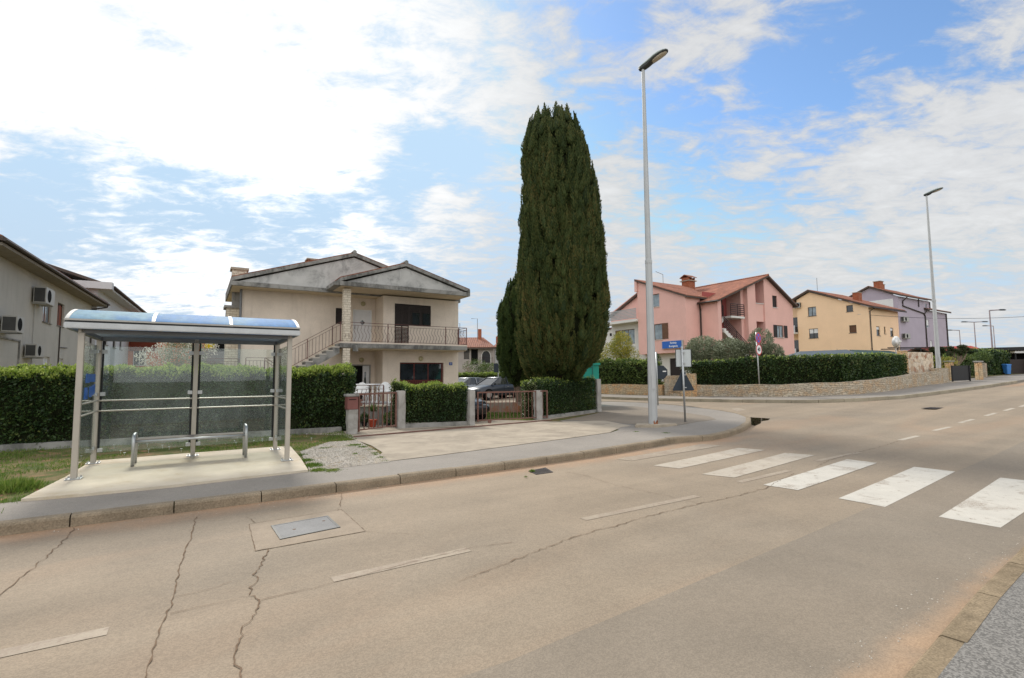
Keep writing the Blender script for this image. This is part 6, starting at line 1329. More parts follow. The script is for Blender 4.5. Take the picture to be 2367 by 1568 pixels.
tslab(t, [(50.8, 60.2, 4.10), (57.6, 60.2, 4.15), (57.2, 62.5, 4.98), (50.6, 62.5, 4.86)], .12, m_tile_red); tslab(t, [(50.6, 66, 4.10), (57.8, 66, 4.15), (57.2, 62.6, 4.98), (50.6, 62.6, 4.86)], .12, m_tile_red)
# garden shed roofs behind the long hedge
t = thing('garden_shed', 'low garden building with slate grey hipped sheet roof behind the clipped hedge', 'shed', WF, (22.5, 36, 1)); MB().box(20.6, 26.2, 35.6, 38.4, .8, 2.75).build('wall', m_farwall, t)
MB().add([(20.0, 34.9, 2.78), (25.2, 34.9, 2.82), (25.2, 39, 2.82), (20.0, 39, 2.78), (21.2, 36.9, 3.36), (24.6, 36.9, 3.46)], [(0, 1, 5, 4), (1, 2, 5), (2, 3, 4, 5), (3, 0, 4)]).build('roof', m_roof_sheet, t, fixn=False)
MB().slab([(24.4, 34.7, 2.80), (28.2, 34.7, 2.78), (27.8, 37, 3.36), (24.9, 37, 3.46)], .08).build('green_roof', m_roof_green, t)
for a in (22.8, 25.6): MB().box(a, a + .75, 34.9, 35.3, 2.75, 3.08).build('chimney', m_stone, t)
x, y, z = at(2071, 791, 30); t = thing('satellite_dish', 'white satellite dish on a pole in front of the lilac house', 'satellite dish', WF, (x, y, tz(x, y)))
MB().loft([[(x + .27 * r * math.cos(2 * math.pi * k / 20), y - .02 - .10 * (1 - r * r) * -1, z + .36 * r * math.sin(2 * math.pi * k / 20)) for k in range(20)] for r in (1, .75, .4, .05)], True).build('dish', m_white, t, smooth=True)
MB().tube((x + .05, y + .12, 1), (x + .05, y + .12, z), .03).build('pole', m_steel, t); MB().path([(x, y - .0, z - .34), (x + .02, y - .32, z + .02)], .012, 5).build('arm', m_steel, t); MB().box(x - .02, x + .06, y - .36, y - .28, z, z + .06).build('receiver', m_plastic, t)
x0, y0, z0 = at(2052, 804.5, 35); x1, y1, z1 = at(2205, 803, 35)
t = thing('pergola', 'thin dark garden pergola beam above the patchy clad wall', 'pergola', WF, (x0, y0, 1)); MB().beam((x0, y0, z0), (x1, y1, z1), .06, .07).build('beam', m_black, t); MB().beam((x0 + 1, y0 + 2, z0), (x1 + 1, y1 + 2, z1), .06, .07).build('beam', m_black, t)
for f in (.15, .5, .97): MB().beam((x0 + (x1 - x0) * f, y0, 1.0), (x0 + (x1 - x0) * f, y0, z0 - .036), .05, .05, (1, 0, 0)).build('post', m_black, t)
# overhead cable from the apricot house
ca = HF.w(YA + .1, YB - .1, 8.7); cb = Vector(at(2500, 722, 55)); pts = [ca.lerp(cb, i / 16) - Vector((0, 0, .55 * 4 * (i / 16) * (1 - i / 16))) for i in range(17)]
tag(MB().path(pts, .022, 5).build('overhead_cable', m_black, None, WF, tuple(ca)), 'thin black overhead cable running right from the apricot house', 'cable')
MB().path([tuple(HF.ab(*ca.xy)) + (8.7,), tuple(HF.ab(*ca.xy)) + (8.9,), (YA - .02, YB + 1.2, 8.9)], .02, 5).build('cable_bracket', m_steel, YH)

# ================================================================== TREES
def cypress(label, cx, cy, prof, zb, ntuft, seed, trunk_h, trunk_r, mat=m_leaf_cyp, per=70, tl=.62, core_k=.78):
    """prof: list of (z, left half-width, right half-width); crown built from hundreds of upright flame-shaped sprays"""
    rng = np.random.default_rng(seed); z0 = tz(cx, cy) + .12; t = thing('cypress', label, 'cypress', WF, (cx, cy, z0))
    zs = np.array([p[0] for p in prof]); lf = np.array([p[1] for p in prof]); rt = np.array([p[2] for p in prof])
    def rad(z, ph):
        l = np.interp(z, zs, lf); r = np.interp(z, zs, rt); c = (1 + np.cos(ph)) / 2; return l * (1 - c) + r * c
    rings = []
    for z in np.linspace(zs[0] + .15, zs[-1] - .5, 26): rings.append([(cx + math.cos(p) * max(.02, float(rad(z, p)) * core_k * (1 + .05 * math.sin(5 * p + z * 3)) - .03), cy + math.sin(p) * max(.02, float(rad(z, p)) * core_k - .03), z) for p in np.linspace(0, 2 * math.pi, 20, endpoint=False)])
    MB().loft(rings).build('branches', m_core, t)  # solid dark core added inside the crown to block light
    # flame-shaped plumes standing on the crown surface
    w = np.interp(np.linspace(zs[0], zs[-1], 200), zs, (lf + rt)); w /= w.sum(); zt_ = rng.choice(np.linspace(zs[0], zs[-1] - .1, 200), ntuft, p=w) + rng.uniform(-.05, .05, ntuft)
    ph = rng.uniform(0, 2 * math.pi, ntuft); rr = rad(zt_, ph) - rng.uniform(.05, .30, ntuft) * np.clip((zs[-1] + .8 - zt_) / 2, .3, 1)
    rr = np.maximum(rr, .02); C = np.stack([cx + np.cos(ph) * rr, cy + np.sin(ph) * rr, zt_], 1); slope = np.interp(zt_, zs, np.gradient((lf + rt) / 2, zs)); lean = .10 + .75 * np.clip(slope, -.35, .6)
    ax = np.stack([np.cos(ph) * lean, np.sin(ph) * lean, np.ones(ntuft)], 1) + rng.normal(0, .07, (ntuft, 3)); ax /= np.linalg.norm(ax, axis=1, keepdims=True)
    TL = tl * rng.uniform(.55, 1.5, ntuft) * np.clip((zs[-1] + .9 - zt_) / 1.6, .5, 1); TR = tl * rng.uniform(.13, .23, ntuft)
    prf = lambda q: np.sin(np.pi * np.clip(q, 0, 1) ** .62) ** .9 * (1 - .35 * q)
    mb = MB()
    for k in range(ntuft):
        a_ = Vector(ax[k]); x_ = a_.cross(Vector((1, 0, .1))).normalized(); y_ = a_.cross(x_); c_ = Vector(C[k])
        mb.loft([[c_ + a_ * float(TL[k]) * (q - .4) + (x_ * math.cos(2 * math.pi * m / 6) + y_ * math.sin(2 * math.pi * m / 6)) * float(TR[k] * prf(q)) * .80 for m in range(6)] for q in (.06, .25, .5, .75, .93)])
    mb.build('plume_cores', mat, t, smooth=True, fixn=False)  # solid cores inside the plumes, added to occlude light between them
    per_ = rng.poisson(per * (TL * TR) / (TL * TR).mean()); idx = np.repeat(np.arange(ntuft), per_); n = len(idx); q = rng.uniform(.02, 1, n); rad_ = TR[idx] * prf(q) * rng.uniform(.74, 1.06, n)
    o = unit(n, rng); o -= ax[idx] * (o * ax[idx]).sum(1, keepdims=True); o /= np.linalg.norm(o, axis=1, keepdims=True)
    out = np.stack([np.cos(ph), np.sin(ph), np.zeros(ntuft)], 1)[idx]; flip = (o * out).sum(1) < -.3; o[flip] *= -1
    P = C[idx] + ax[idx] * (TL[idx] * (q - .4))[:, None] + o * rad_[:, None]; D = ax[idx] + o * (.55 * (1 - q) + .12)[:, None] + rng.normal(0, .14, (n, 3))
    low = np.clip(1 - (zt_ - zs[0]) / (zs[-1] - zs[0]), 0, 1)
    tint = np.clip(.20 + .22 * lumps(C * np.array([1, 1, .6]), 1.2, seed + 3)[idx] + rng.normal(0, .16, ntuft)[idx] + .30 * q + .22 * low[idx], 0, 1)
    leaf_obj('crown', P, D, .10, .030, mat, t, tint, seed)
    rng2 = random.Random(seed); mb = MB(); mb.path([(cx, cy, z0 - .05), (cx + .03, cy, z0 + trunk_h * .6), (cx - .02, cy, z0 + trunk_h + 1.5)], [trunk_r * 1.25, trunk_r, trunk_r * .8], 10)
    for k in range(3): a = rng2.uniform(0, 6.28); mb.path([(cx, cy, z0 + .25), (cx + math.cos(a) * trunk_r * 1.6, cy + math.sin(a) * trunk_r * 1.6, z0 + trunk_h), (cx + math.cos(a) * trunk_r * 2.2, cy + math.sin(a) * trunk_r * 2.2, z0 + trunk_h + 1.6)], [trunk_r * .5, trunk_r * .4, trunk_r * .3], 7)
    mb.build('trunk', m_bark, t); return t
CY_Y = 20.0; CX_P = 1297; kpx = CY_Y / 1160
rows = [(95, 300, 345), (115, 275, 375), (140, 222, 418), (165, 195, 448), (200, 180, 475), (300, 163, 515), (400, 160, 540), (500, 165, 570), (600, 168, 585), (700, 150, 590), (800, 146, 600), (900, 145, 608), (1000, 140, 616), (1100, 136, 622), (1200, 134, 622), (1300, 132, 600), (1400, 145, 578), (1450, 165, 525), (1500, 195, 470), (1530, 225, 420)]
cxw = (CX_P - 1183.5) * kpx
prof = []
for zy, l, r in rows:
    py = 202.9 + zy * .4423; z = HC + (871 - py) / 1160 * CY_Y * 1.0; lean = (871 - py) * .0105   # vertical lines lean a little in the picture
    c = CX_P - lean; L_ = (c - (1132.8 + l * .4423)) * kpx; R_ = ((1132.8 + r * .4423) - c) * kpx; prof.append((z, L_ * .97, R_ * .97))
prof = prof[::-1]
cypress('very tall broad dark cypress rising behind the corner hedge', cxw, CY_Y, prof, 0, 1900, 5, 1.3, .20, per=150, tl=.85, core_k=.82)
c2x, c2y = (1196 - 1183.5) * 23.5 / 1160, 23.5; k2 = 23.5 / 1160
prof2 = [(HC + (870 - y) * k2, (1196 - l) * k2, (1196 - l) * k2) for y, l in ((888, 1186), (876, 1164), (860, 1155), (835, 1150), (800, 1148), (760, 1148), (735, 1149), (712, 1156), (690, 1164), (665, 1175), (645, 1187), (635, 1194))]
cypress('small dark cypress tucked against the left side of the tall one', c2x, c2y, prof2, 0, 420, 9, 1.2, .12, m_leaf_cyp2, 110, .6)

def crown_tree(name, label, cat, x, y, blobs, trunks, leafm, ln, wd, seed, dens=1.0, group=None, twigs=3, zoff=.12):
    rng = np.random.default_rng(seed); z0 = tz(x, y) + zoff; t = thing(name, label, cat, WF, (x, y, z0), group); mb = MB(); tips = []
    for (tx, ty, th, r) in trunks: branch(mb, Vector((x + tx, y + ty, z0 - .05)), Vector((rng.normal() * .12, rng.normal() * .12, 1)).normalized(), th, r, twigs, rng, tips, .55, .35, (2, 4))
    mb.build('trunk', m_bark_pale, t); Ps, Ds = [], []
    for (bx_, by_, bz_, rx, ry, rz, n) in blobs:
        p, d = blob_leaves((x + bx_, y + by_, z0 + bz_), (rx, ry, rz), int(n * dens), rng, .35); k = lumps(p, 2.6, seed) > -.55; Ps.append(p[k]); Ds.append(d[k] * .6 + unit(k.sum(), rng))
    P = np.concatenate(Ps); leaf_obj('crown', P, np.concatenate(Ds) + np.array([0, 0, .3]), ln, wd, leafm, t, .45 + .3 * lumps(P, 1.5, seed + 1) + rng.normal(0, .15, len(P)), seed); return t
ol = [('grey green olive tree nearest the triangle sign, left of the stairwell', 12.6, 33.5, [(.2, 0, 2.1, 1.25, 1.1, 1.0, 5200), (.9, 0, 1.8, .8, .8, .9, 2400), (-.8, 0, 1.5, .75, .8, .8, 2200)], 1), ('middle grey green olive tree below the open stairwell', 14.8, 34.2, [(0, 0, 2.0, 1.1, 1.0, .95, 4200), (.8, 0, 1.9, .8, .8, .8, 2200)], 2), ('right hand olive tree behind the round speed sign', 16.7, 33.4, [(-.1, 0, 2.5, .75, .8, 1.0, 2800), (.55, 0, 1.7, .75, .8, .8, 2600), (1.0, 0, 1.3, .5, .6, .5, 1200)], 3)]
for l, x, y, b, s in ol: crown_tree('olive_tree', l, 'olive tree', x, y, [(p[0], p[1], p[2] + .35) + p[3:] for p in b], [(-.1, 0, .9, .11), (.25, 0, .8, .08)], m_leaf_olive, .15, .055, 40 + s, 1.3, 'olive trees in front of the pink house')
crown_tree('mimosa_shrub', 'feathery yellow flowering shrub above the light green hedge', 'shrub', 7.0, 33.2, [(.25, 0, 3.0, .75, .8, 1.0, 3800), (-.3, 0, 2.2, 1.1, 1.0, 1.1, 4600), (.8, 0, 2.1, .75, .8, .9, 2600)], [(0, 0, .9, .08), (.3, 0, .8, .06)], m_leaf_yellow, .12, .035, 51, 1.0)
crown_tree('shrub', 'pale loose shrub left of the yellow one, beside the tall cypress', 'shrub', 5.7, 33.8, [(0, 0, 1.9, .7, .7, .9, 1500)], [(0, 0, .8, .05)], m_leaf_light, .12, .04, 52, .8)
crown_tree('dark_bush', 'small dark bush behind the octagonal sign', 'bush', 8.75, 30.8, [(0, 0, 1.9, .42, .4, .55, 1500)], [(0, 0, .8, .05)], m_leaf_hedge, .08, .04, 53)
crown_tree('blossom_tree', 'white blossoming fruit tree seen through the left shelter pane', 'tree', *at(390, 850, 21)[:2], [(-.6, 0, 2.5, .6, .8, .45, 1500), (.3, .1, 2.9, .9, .8, .5, 2200), (1.2, .2, 2.9, .7, .7, .5, 1200)], [(-.3, 0, 1.1, .06), (.3, 0, 1.2, .07)], m_leaf_blossom, .06, .045, 54, .55)
crown_tree('olive_tree', 'tall greyish olive tree in the garden seen through the shelter glass', 'olive tree', *at(425, 850, 20)[:2], [(0, 0, 2.5, .8, .8, .8, 3600), (.2, 0, 1.7, .9, .9, .7, 3000)], [(0, 0, 1.0, .08)], m_leaf_olive, .08, .03, 55)
def bare_tree(label, x, y, h, seed, r=.09, group=None, depth=4, name='bare_tree'):
    rng = np.random.default_rng(seed); z0 = tz(x, y) + .1; t = thing(name, label, 'tree', WF, (x, y, z0), group); mb = MB(); tips = []
    branch(mb, Vector((x, y, z0 - .05)), Vector((0, 0, 1)), h * .28, r, depth, rng, tips, .62, .12, (3, 5)); mb.build('branches', m_bark_pale, t); return t
x, y, _ = at(1905, 820, 42); bare_tree('leafless fruit tree in front of the apricot gable, the left one', x, y, 3.4, 61, .09, 'leafless fruit trees'); x, y, _ = at(1952, 820, 43); bare_tree('leafless fruit tree in front of the apricot gable, the right one', x, y, 3.5, 62, .09, 'leafless fruit trees')
x, y, _ = at(1085, 850, 44); bare_tree('leafless shrub in front of the old stone house', x, y, 3.6, 63, .07, None, 4, 'bare_shrub')
for px, s in ((2267, 64), (2351, 65)): x, y, _ = at(px, 800, 100); bare_tree('tiny leafless tree on the far horizon %s' % ('between the far lamps' if s == 64 else 'above the black carport'), x, y, 6.5, s, .12, None, 3)
x, y, _ = at(1130, 850, 45); crown_tree('green_bush', 'rounded green bush behind the parked cars', 'bush', x, y, [(0, 0, 1.8, 1.3, .8, .55, 1800), (-1.2, 0, 2.0, 1.2, .8, .7, 1000)], [(0, 0, .7, .06)], m_leaf_light, .12, .06, 56)
hedge('low bright green hedge behind the parked cars', (-7.5, 42.5), (-.2, 41.5), .8, 1.55, 1.5, (.35, .4), 260, .8, m_leaf_light, .12, bushy=.08)
# cloud pruned tree and its neighbours
def cloud_tree(label, px, Y, pads, seed):
    x, y, _ = at(px, 840, Y); z0 = tz(x, y) + .1; t = thing('cloud_pruned_tree', label, 'tree', WF, (x, y, z0), 'cloud pruned trees'); rng = np.random.default_rng(seed); mb = MB(); top = z0 + .9; mb.path([(x, y, z0), (x + .04, y, z0 + .5), (x, y, top)], [.10, .08, .07], 7)
    for (dx, dz, rx, rz) in pads:
        c = (x + dx, y + .1 * dx, dz); mb.path([(x, y, top), (x + dx * .6, y, top + (dz - top) * .45), (c[0], c[1], dz - rz * .5)], [.06, .045, .03], 6)
        p, d = blob_leaves(c, (rx, rx * .9, rz), int(700 * rx / .4), rng, .6); leaf_obj('foliage_pad', p, d * .8 + unit(len(p), rng) * .6, .09, .03, m_leaf_pine, t, None, seed + int(dx * 100)); ORG
        MB().ball(c, rx * .8, rx * .75, rz * .75, 12, 8).build('pad_core', m_core, t, smooth=True)
    mb.build('trunk', m_bark, t)
zA = lambda zy: HC + (861 - (693.2 + zy * .16179)) / 1160 * 34
xA = lambda zx: (2164.1 + zx * .16179 - 2212.6) / 1160 * 34
cloud_tree('cloud pruned tree with round pads in front of the red roofed shed', 2212.6, 34, [(xA(398), zA(672), .27, .13), (xA(205), zA(690), .20, .12), (xA(260), zA(722), .24, .12), (xA(320), zA(735), .15, .10), (xA(475), zA(703), .15, .09), (xA(400), zA(742), .17, .11), (xA(355), zA(768), .16, .08), (xA(190), zA(772), .16, .10)], 71)
cloud_tree('cloud pruned tree partly hidden behind the second street lamp', 2176, 35, [(-.55, zA(690), .24, .14), (-.5, zA(735), .24, .13), (.05, zA(690), .24, .14), (.1, zA(730), .22, .13), (-.2, zA(765), .2, .1)], 72)
x, y, _ = at(2188, 850, 33); crown_tree('shrub', 'reddish green shrub between the second lamp and the cloud pruned tree', 'shrub', x, y, [(0, 0, 1.1, .75, .5, .45, 1800)], [(0, 0, .4, .04)], m_leaf_yellow, .07, .03, 57, .8)
x, y, _ = at(2240, 850, 35); crown_tree('shrub', 'bright green leafy shrub between the two stone gate piers', 'shrub', x, y, [(0, 0, .9, .55, .5, .75, 1600), (-.5, .3, 1.5, .4, .4, .4, 700)], [(0, 0, .4, .04)], m_leaf_light, .09, .05, 58)
x, y, _ = at(2272, 838, 36); crown_tree('shrub', 'yellowish shrub above the stone wall stub', 'shrub', x, y, [(0, 0, 1.5, .55, .5, .4, 1400)], [(0, 0, .6, .04)], m_leaf_light, .09, .05, 59)

# ================================================================== CARS
def car(label, x, y, deg, paint, plate=False, z0=None, hatch=False):
    fr = Fr(deg); a, b = fr.ab(x, y); z0 = tz(x, y) if z0 is None else z0; t = thing('parked_car', label, 'car', fr, (a, b, z0), 'parked cars')
    st = [(-2.12, .80, .40, .78), (-2.08, .86, .30, .92), (-1.7, .88, .24, .98), (-1.0, .885, .22, .96), (0, .89, .22, .95), (.8, .885, .22, .93), (1.2, .88, .22, .90), (1.8, .85, .24, .78), (2.08, .78, .30, .66), (2.14, .70, .38, .58)]
    rings = []
    for s, w, lo, hi in st: rings.append([(a + s, b + yy, z0 + zz) for yy, zz in ((-w * .80, lo), (-w, lo + .12), (-w, lo + (hi - lo) * .55), (-w * .97, hi - .06), (-w * .86, hi), (0, hi + .025), (w * .86, hi), (w * .97, hi - .06), (w, lo + (hi - lo) * .55), (w, lo + .12), (w * .80, lo))])
    body = MB().loft(rings).build('body', paint, t, smooth=True)
    gh = [(-1.78 if not hatch else -2.0, .74, .955), (-1.15 if not hatch else -1.6, .66, 1.36), (-.7, .64, 1.41), (0, .64, 1.42), (.25, .63, 1.38), (1.02, .76, .935)]
    rg = [[(a + s, b + yy, z0 + zz) for yy, zz in ((-w if h > 1 else -w, min(h, .94)), (-w, h), (-w * .8, h + .02), (w * .8, h + .02), (w, h), (w, min(h, .94)))] for s, w, h in gh]
    rr = []
    for s, w, h in gh: wb = .76; rr.append([(a + s, b - wb, z0 + .93), (a + s, b - w, z0 + h), (a + s, b + w, z0 + h), (a + s, b + wb, z0 + .93)])
    MB().loft(rr).build('windows', m_glass, t)
    mb = MB(); mb.loft([[(a + s, b - w, z0 + h), (a + s, b - w * .9, z0 + h + .035), (a + s, b + w * .9, z0 + h + .035), (a + s, b + w, z0 + h)] for s, w, h in ((gh[1][0], .67, 1.355), (-.7, .655, 1.41), (0, .655, 1.42), (.28, .64, 1.375))])
    mb.build('roof', paint, t, smooth=True)
    for sgn in (-1, 1):
        for s0, h0_, w0, s1, h1_, w1_ in ((gh[0][0], .96, .765, gh[1][0], 1.37, .675), (-.45, .95, .78, -.40, 1.41, .66), (1.02, .94, .775, .27, 1.385, .65)): MB().beam((a + s0, b + sgn * w0, z0 + h0_), (a + s1, b + sgn * w1_, z0 + h1_), .07, .03, (0, sgn, .3)).build('pillar', paint, t)
        for s in (-1.32, 1.30):
            w = MB().tube((a + s, b + sgn * .72, z0 + .31), (a + s, b + sgn * .895, z0 + .31), .31, n=24).build('wheel', m_tyre, t, smooth=False); r_ = MB().tube((a + s, b + sgn * .897, z0 + .31), (a + s, b + sgn * .903, z0 + .31), .20, n=20).build('rim', m_rim, w)
            mb = MB(); mb.tube((a + s, b + sgn * .60, z0 + .33), (a + s, b + sgn * .889, z0 + .33), .37, n=24); mb.build('wheel_arch', m_dark, body)
        MB().box(a + .78, a + .92, b + sgn * .90, b + sgn * 1.02, z0 + .93, z0 + 1.04).build('mirror', paint, t, bevel=.02); MB().box(a - .45, a - .28, b + sgn * .885, b + sgn * .90, z0 + .80, z0 + .825).build('door_handle', m_steel, t)
        MB().box(a - 2.125, a - 1.95, b + sgn * .60, b + sgn * .86, z0 + .70, z0 + .86).build('tail_lamp', m_red_plastic, t, bevel=.02); MB().box(a + 1.98, a + 2.10, b + sgn * .48, b + sgn * .76, z0 + .56, z0 + .68).build('headlight', m_glass_sky, t, bevel=.02)
        MB().box(a - .015, a + .0, b + sgn * .886, b + sgn * .893, z0 + .30, z0 + .92).build('door_seam', m_dark, body)
    MB().box(a - 2.16, a - 2.125, b - .26, b + .26, z0 + .50, z0 + .61).build('number_plate', m_sign_white, t)
    MB().box(a - 2.165, a - 2.0, b - .80, b + .80, z0 + .32, z0 + .47).build('bumper', paint, t, bevel=.03)
    return t
car('dark slate blue saloon parked in the open lot, nearest the small cypress', -1.15, 34.0, -133, m_car_navy)
car('silver car parked behind the slate blue saloon', -3.35, 35.9, -133, m_car_silver); car('dark car parked furthest left, its roof just showing by the cream house corner', -5.2, 37.9, -133, m_car_black)
cb_ = HF.w(8.0, 17.65); bc_ = car('black car parked in the yard just behind the sliding gate, nose towards the street', cb_.x, cb_.y, 148, m_car_black, z0=tz(cb_.x, cb_.y) + .13, hatch=True); bc_.scale = (1, 1, .86)
# lot sign post
x, y = G(1152, 922, 0); z0 = tz(x, y); t = thing('road_sign', 'slim grey sign pole before the slate blue car', 'road sign', WF, (x, y, z0), 'road signs'); MB().tube((x, y, z0), (x, y, at(1151, 838, y)[2]), .035).build('pole', m_steel, t); c = at(1149, 851, y); MB().box(c[0] - .22, c[0] + .10, y - .05, y - .04, c[2] - .3, c[2] + .3).build('plate', m_sign_back, t)
# turquoise kiosk
t = thing('kiosk', 'turquoise metal kiosk behind the tall cypress', 'kiosk', WF, (2.7, 23.5, tz(2.7, 23.5))); zk0 = tz(2.7, 23.5)
MB().box(1.45, 3.96, 23.0, 24.8, zk0 + .05, 2.18).build('body', m_turq, t, bevel=.01); MB().hexa([(1.38, 22.92, 2.183), (4.02, 22.92, 2.183), (4.02, 24.9, 2.183), (1.38, 24.9, 2.183), (1.38, 22.92, 2.26), (4.02, 22.92, 2.28), (4.02, 24.9, 2.28), (1.38, 24.9, 2.26)]).build('roof', m_turq, t)
MB().box(3.66, 3.70, 22.975, 22.998, .4, 2.10).build('corner_trim', m_turq_d, t); MB().box(1.6, 3.66, 22.98, 22.998, 2.06, 2.10).build('top_trim', m_turq_d, t); MB().box(1.7, 3.5, 22.985, 22.998, 1.0, 1.04).build('counter_ledge', m_turq_d, t)

# ================================================================== YARD THINGS BEHIND THE SMALL GATE
ty0 = 16.75; ztp = .73
solid('terrace', 'raised grey concrete terrace behind the small garden gate', 'terrace', MB().box(-9.5, -4.25, ty0, 20.6, .05, ztp).box(-9.55, -4.2, ty0 - .05, ty0 + .2, ztp + .001, ztp + .05), m_conc_grey, (-6, 18, .1)) if False else None
t = thing('terrace', 'raised grey concrete terrace with a pale coping behind the small garden gate', 'terrace', WF, (-6.5, 18, .1)); MB().box(-9.5, -4.25, ty0, 20.6, .05, ztp).build('wall', m_post_conc, t); MB().box(-9.55, -4.2, ty0 - .05, ty0 + .22, ztp + .002, ztp + .05).build('coping', m_conc, t)
t = thing('terrace_railing', 'low oxide red railing with bent bars on the terrace edge behind the small gate', 'railing', WF, (-5.5, ty0 + .08, ztp + .05)); railing(t, (-6.6, ty0 + .08), (-4.3, ty0 + .08), .66, ztp + .052, ztp + .052, 15, True, posts=(0, 1))
def chair(x, y, z, label):
    t = thing('plastic_chair', label, 'chair', WF, (x, y, z), 'white plastic chairs on the terrace'); MB().box(x - .24, x + .24, y - .22, y + .24, z + .42, z + .46).build('seat', m_plastic, t, bevel=.015)
    rg = [[(x + w * math.cos(q) - 0, y + .22 + d, z + .46 + .34 * math.sin(q)) for q in [math.pi * k / 10 for k in range(11)]] for d, w in ((0, .24), (.03, .24))]; MB().loft(rg).build('backrest', m_plastic, t)
    for i in (-1, 1):
        for j in (-1, 1): MB().tube((x + i * .23, y + .01 + j * .22, z), (x + i * .20, y + .01 + j * .18, z + .42), .022, n=6).build('leg', m_plastic, t)
        MB().box(x + i * .25 - .02, x + i * .25 + .02, y - .2, y + .22, z + .62, z + .65).build('armrest', m_plastic, t)
chair(-5.35, 17.7, ztp, 'white plastic garden chair on the terrace, the nearer one behind the gate'); chair(-4.85, 19.0, ztp, 'white plastic garden chair on the terrace, further right and back')
t = thing('garden_table', 'white plastic garden table under a pale cover on the terrace', 'table', WF, (-5.7, 18.6, ztp)); MB().box(-6.3, -5.0, 18.3, 19.1, ztp + .68, ztp + .73).build('tabletop', m_plastic, t, bevel=.01)
for i in (-6.2, -5.1):
    for j in (18.4, 19.0): MB().tube((i, j, ztp), (i, j, ztp + .68), .03, n=8).build('leg', m_plastic, t)
px_, py_ = -4.45, 16.1; pz = tz(px_, py_) + .13; t = thing('flower_pot', 'red terracotta pot with a spiky green plant behind the small gate', 'flower pot', WF, (px_, py_, pz)); MB().loft([[(px_ + r * math.cos(2 * math.pi * k / 16), py_ + r * math.sin(2 * math.pi * k / 16), pz + z) for k in range(16)] for z, r in ((0, .085), (.2, .125), (.2, .14), (.24, .14))]).build('pot', m_terracotta, t, smooth=False)
MB().path([(px_, py_, pz + .2), (px_ + .01, py_, pz + .52)], .02, 6).build('stem', m_bark, t); rng = np.random.default_rng(3); d = unit(140, rng); d[:, 2] = np.abs(d[:, 2]) * .8 + .1; leaf_obj('leaves', np.tile([px_ + .01, py_, pz + .48], (140, 1)), d, .28, .03, m_leaf_light, t, None, 3)
for i, (x, y, s) in enumerate(((-5.1, 16.35, .16), (-4.8, 16.4, .12), (-4.0, 16.3, .14))):
    z = tz(x, y) + .13; t = thing('pot_plant', ('dark leafy pot plant at the foot of the terrace wall, leftmost of three', 'little pot plant at the foot of the terrace wall, middle of three', 'bluish pot plant right of the red pot')[i], 'pot plant', WF, (x, y, z)); MB().loft([[(x + r * math.cos(2 * math.pi * k / 12), y + r * math.sin(2 * math.pi * k / 12), z + q) for k in range(12)] for q, r in ((0, .07), (.14, .10))]).build('pot', m_dark_seal, t)
    rng = np.random.default_rng(i + 20); p, dd = blob_leaves((x, y, z + .25), (s, s, s * 1.2), 350, rng, .2); leaf_obj('leaves', p, dd + unit(350, rng) * .5, .07, .03, m_leaf_hedge if i < 2 else m_leaf_light, t, None, i + 20)

# ================================================================== GRASS, GRAVEL, DAISIES, WEEDS
def scatter_poly(poly, n, rng):
    P_ = np.array(poly); lo, hi = P_.min(0), P_.max(0); out = []
    while sum(map(len, out)) < n:
        q = rng.uniform(lo, hi, (n * 2, 2)); x, y = q[:, 0], q[:, 1]; ins = np.zeros(len(q), bool); j = len(P_) - 1
        for i in range(len(P_)):
            c = ((P_[i, 1] > y) != (P_[j, 1] > y)) & (x < (P_[j, 0] - P_[i, 0]) * (y - P_[i, 1]) / (P_[j, 1] - P_[i, 1] + 1e-12) + P_[i, 0]); ins ^= c; j = i
        out.append(q[ins])
    return np.concatenate(out)[:n]
tzv = np.vectorize(tz)
def stuff_leaves(name, P, D, ln, wd, mat, tint, seed):
    o = leaf_obj(name, P, D, ln, wd, mat, DUM, tint, seed); o.parent = None; ORG[o] = (WF, (0, 0, 0)); o['kind'] = 'stuff'; return o
DUM = bpy.data.objects.new('tmp', None); ORG[DUM] = (WF, (0, 0, 0))
Ps, Hs = [], []
rng = np.random.default_rng(77)
verge = [G(-60, 1230, .13), G(48, 1160, .13), G(150, 1108, .13), G(212, 1070, .13), G(430, 1052, .13), G(645, 1036, .13), G(694, 1044, .13), G(760, 1022, .13), G(826, 1016, .13), (HF.w(3.6, 15.15)).xy[:], HF.w(-9, 15.95).xy[:], HF.w(-9, 12).xy[:]]
verge = [tuple(v) for v in verge]
q = scatter_poly(verge, 60000, rng); k = lumps(np.c_[q, q[:, :1] * 0], 1.3, 4) + lumps(np.c_[q, q[:, :1] * 0], 3.3, 5) * .6 + rng.normal(0, .35, len(q)) > .12; q = q[k]; Ps.append(q); Hs.append(np.full(len(q), .055) * rng.uniform(.5, 1.6, len(q)))
q = scatter_poly([(-1.0, 18.2), (.6, 17.6), (3.0, 20.1), (.2, 21.0), (-1.1, 21.4)], 9000, rng); Ps.append(q); Hs.append(np.full(len(q), .07))
def tuft(px, py, r, n, h):
    c = np.array(G(px, py, .13)); q = c + rng.normal(0, r / 2, (n, 2)); Ps.append(q); Hs.append(h * rng.uniform(.5, 1.1, n) * np.clip(1.2 - np.linalg.norm(q - c, axis=1) / r * .5, .3, 1))
tuft(38, 1132, .26, 1500, .20); tuft(10, 1120, .2, 300, .1)
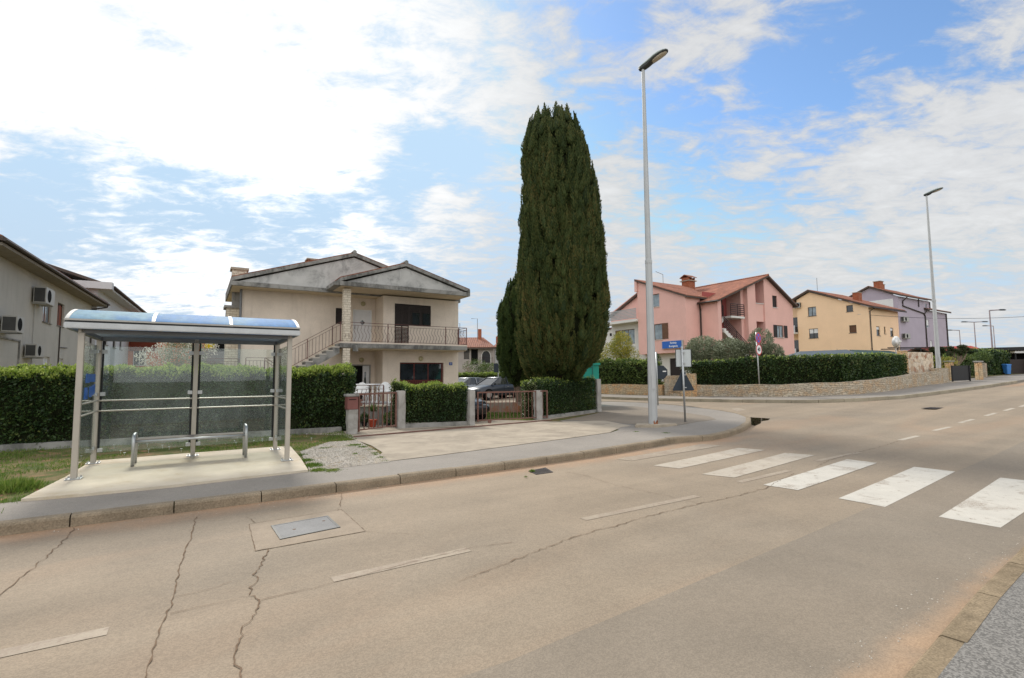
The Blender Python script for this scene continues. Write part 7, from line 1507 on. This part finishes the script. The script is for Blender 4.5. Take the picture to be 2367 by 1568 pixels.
for px, py, r, n, h in ((722, 1078, .20, 500, .09), (708, 1066, .14, 300, .08), (735, 1088, .14, 350, .07), (770, 1088, .16, 300, .05), (793, 1018, .2, 400, .06), (820, 1030, .18, 400, .06), (838, 1034, .12, 300, .05), (868, 1048, .12, 250, .04), (880, 1058, .1, 200, .04), (822, 1050, .07, 90, .05), (868, 1052, .05, 60, .05), (700, 1052, .1, 160, .05), (1230, 1075, .05, 90, .06), (1540, 1001, .12, 200, .03), (1470, 998, .1, 160, .03), (890, 1066, .1, 150, .03), (855, 1040, .14, 200, .04), (750, 1036, .2, 350, .04), (1215, 1087, .03, 30, .04)): tuft(px, py, r, n, h)
q = np.concatenate(Ps); h = np.concatenate(Hs); rr_ = q[:, 0] * UY - q[:, 1] * UX; z = tzv(q[:, 0], q[:, 1]) + np.where(rr_ > -8.0, .01, .118); n = len(q)
D = rng.normal(0, .45, (n, 3)); D[:, 2] = 1
stuff_leaves('grass', np.c_[q, z], D, h, .009, m_grass, .45 + .35 * lumps(np.c_[q, z], 1.1, 9) + rng.normal(0, .15, n), 5)
# daisies
q = scatter_poly([HF.w(-1.2, 13.0).xy[:], HF.w(2.6, 13.0).xy[:], HF.w(3.1, 15.0).xy[:], HF.w(-2, 15.4).xy[:]], 26, rng)
for i, (x, y) in enumerate(q[:26]):
    pass
mbd = MB()
for x, y in q: 
    z = tz(x, y) + .19; mbd.add([(x + .022 * math.cos(2 * math.pi * k / 8), y + .022 * math.sin(2 * math.pi * k / 8), z + .006 * (k % 2)) for k in range(8)], [tuple(range(8))]); mbd.tube((x, y, z - .08), (x, y, z - .001), .002, n=3)
o = mbd.build('daisies', m_white, None, WF, (0, 0, 0), fixn=False); o['kind'] = 'stuff'
# gravel pebbles
q = scatter_poly(grav, 5200, rng); q2 = np.array([K(a_s, b_s) for a_s, b_s in zip(rng.uniform(-3, 12, 260), -7.72 + np.abs(rng.normal(0, .12, 260)))] + [K(a_s, b_s) for a_s, b_s in zip(rng.uniform(2.5, 9, 160), -1.42 - np.abs(rng.normal(0, .12, 160)))]); q = np.concatenate([q, q2]); V, Fc = [], []; mbp = MB()
for x, y in q:
    on_road = -7.75 < (x * UY - y * UX) < -1.2; r = rng.uniform(.006, .017) * (.5 if on_road else 1); z = tz(x, y) + (.003 if on_road else .131); a = rng.uniform(0, 6.28); c, s = math.cos(a) * r, math.sin(a) * r; f = rng.uniform(.6, 1)
    mbp.add([(x + c, y + s, z + r * .2), (x - s * f, y + c * f, z + r * .25), (x - c, y - s, z + r * .2), (x + s * f, y - c * f, z + r * .15), (x, y, z + r * .9)], [(0, 1, 4), (1, 2, 4), (2, 3, 4), (3, 0, 4)])
bgm = NB('pebbles'); gg = bgm.n('ShaderNodeNewGeometry'); cr = bgm.n('ShaderNodeValToRGB'); bgm.L.new(gg.outputs['Random Per Island'], cr.inputs[0]); cr.color_ramp.elements[0].color = (.28, .25, .21, 1); cr.color_ramp.elements[1].color = (.62, .57, .49, 1); m_peb = bgm.done(bgm.bsdf(cr.outputs[0], .9, .15))
o = mbp.build('gravel', m_peb, None, WF, (0, 0, 0), fixn=False); o['kind'] = 'stuff'
bpy.data.objects.remove(DUM)
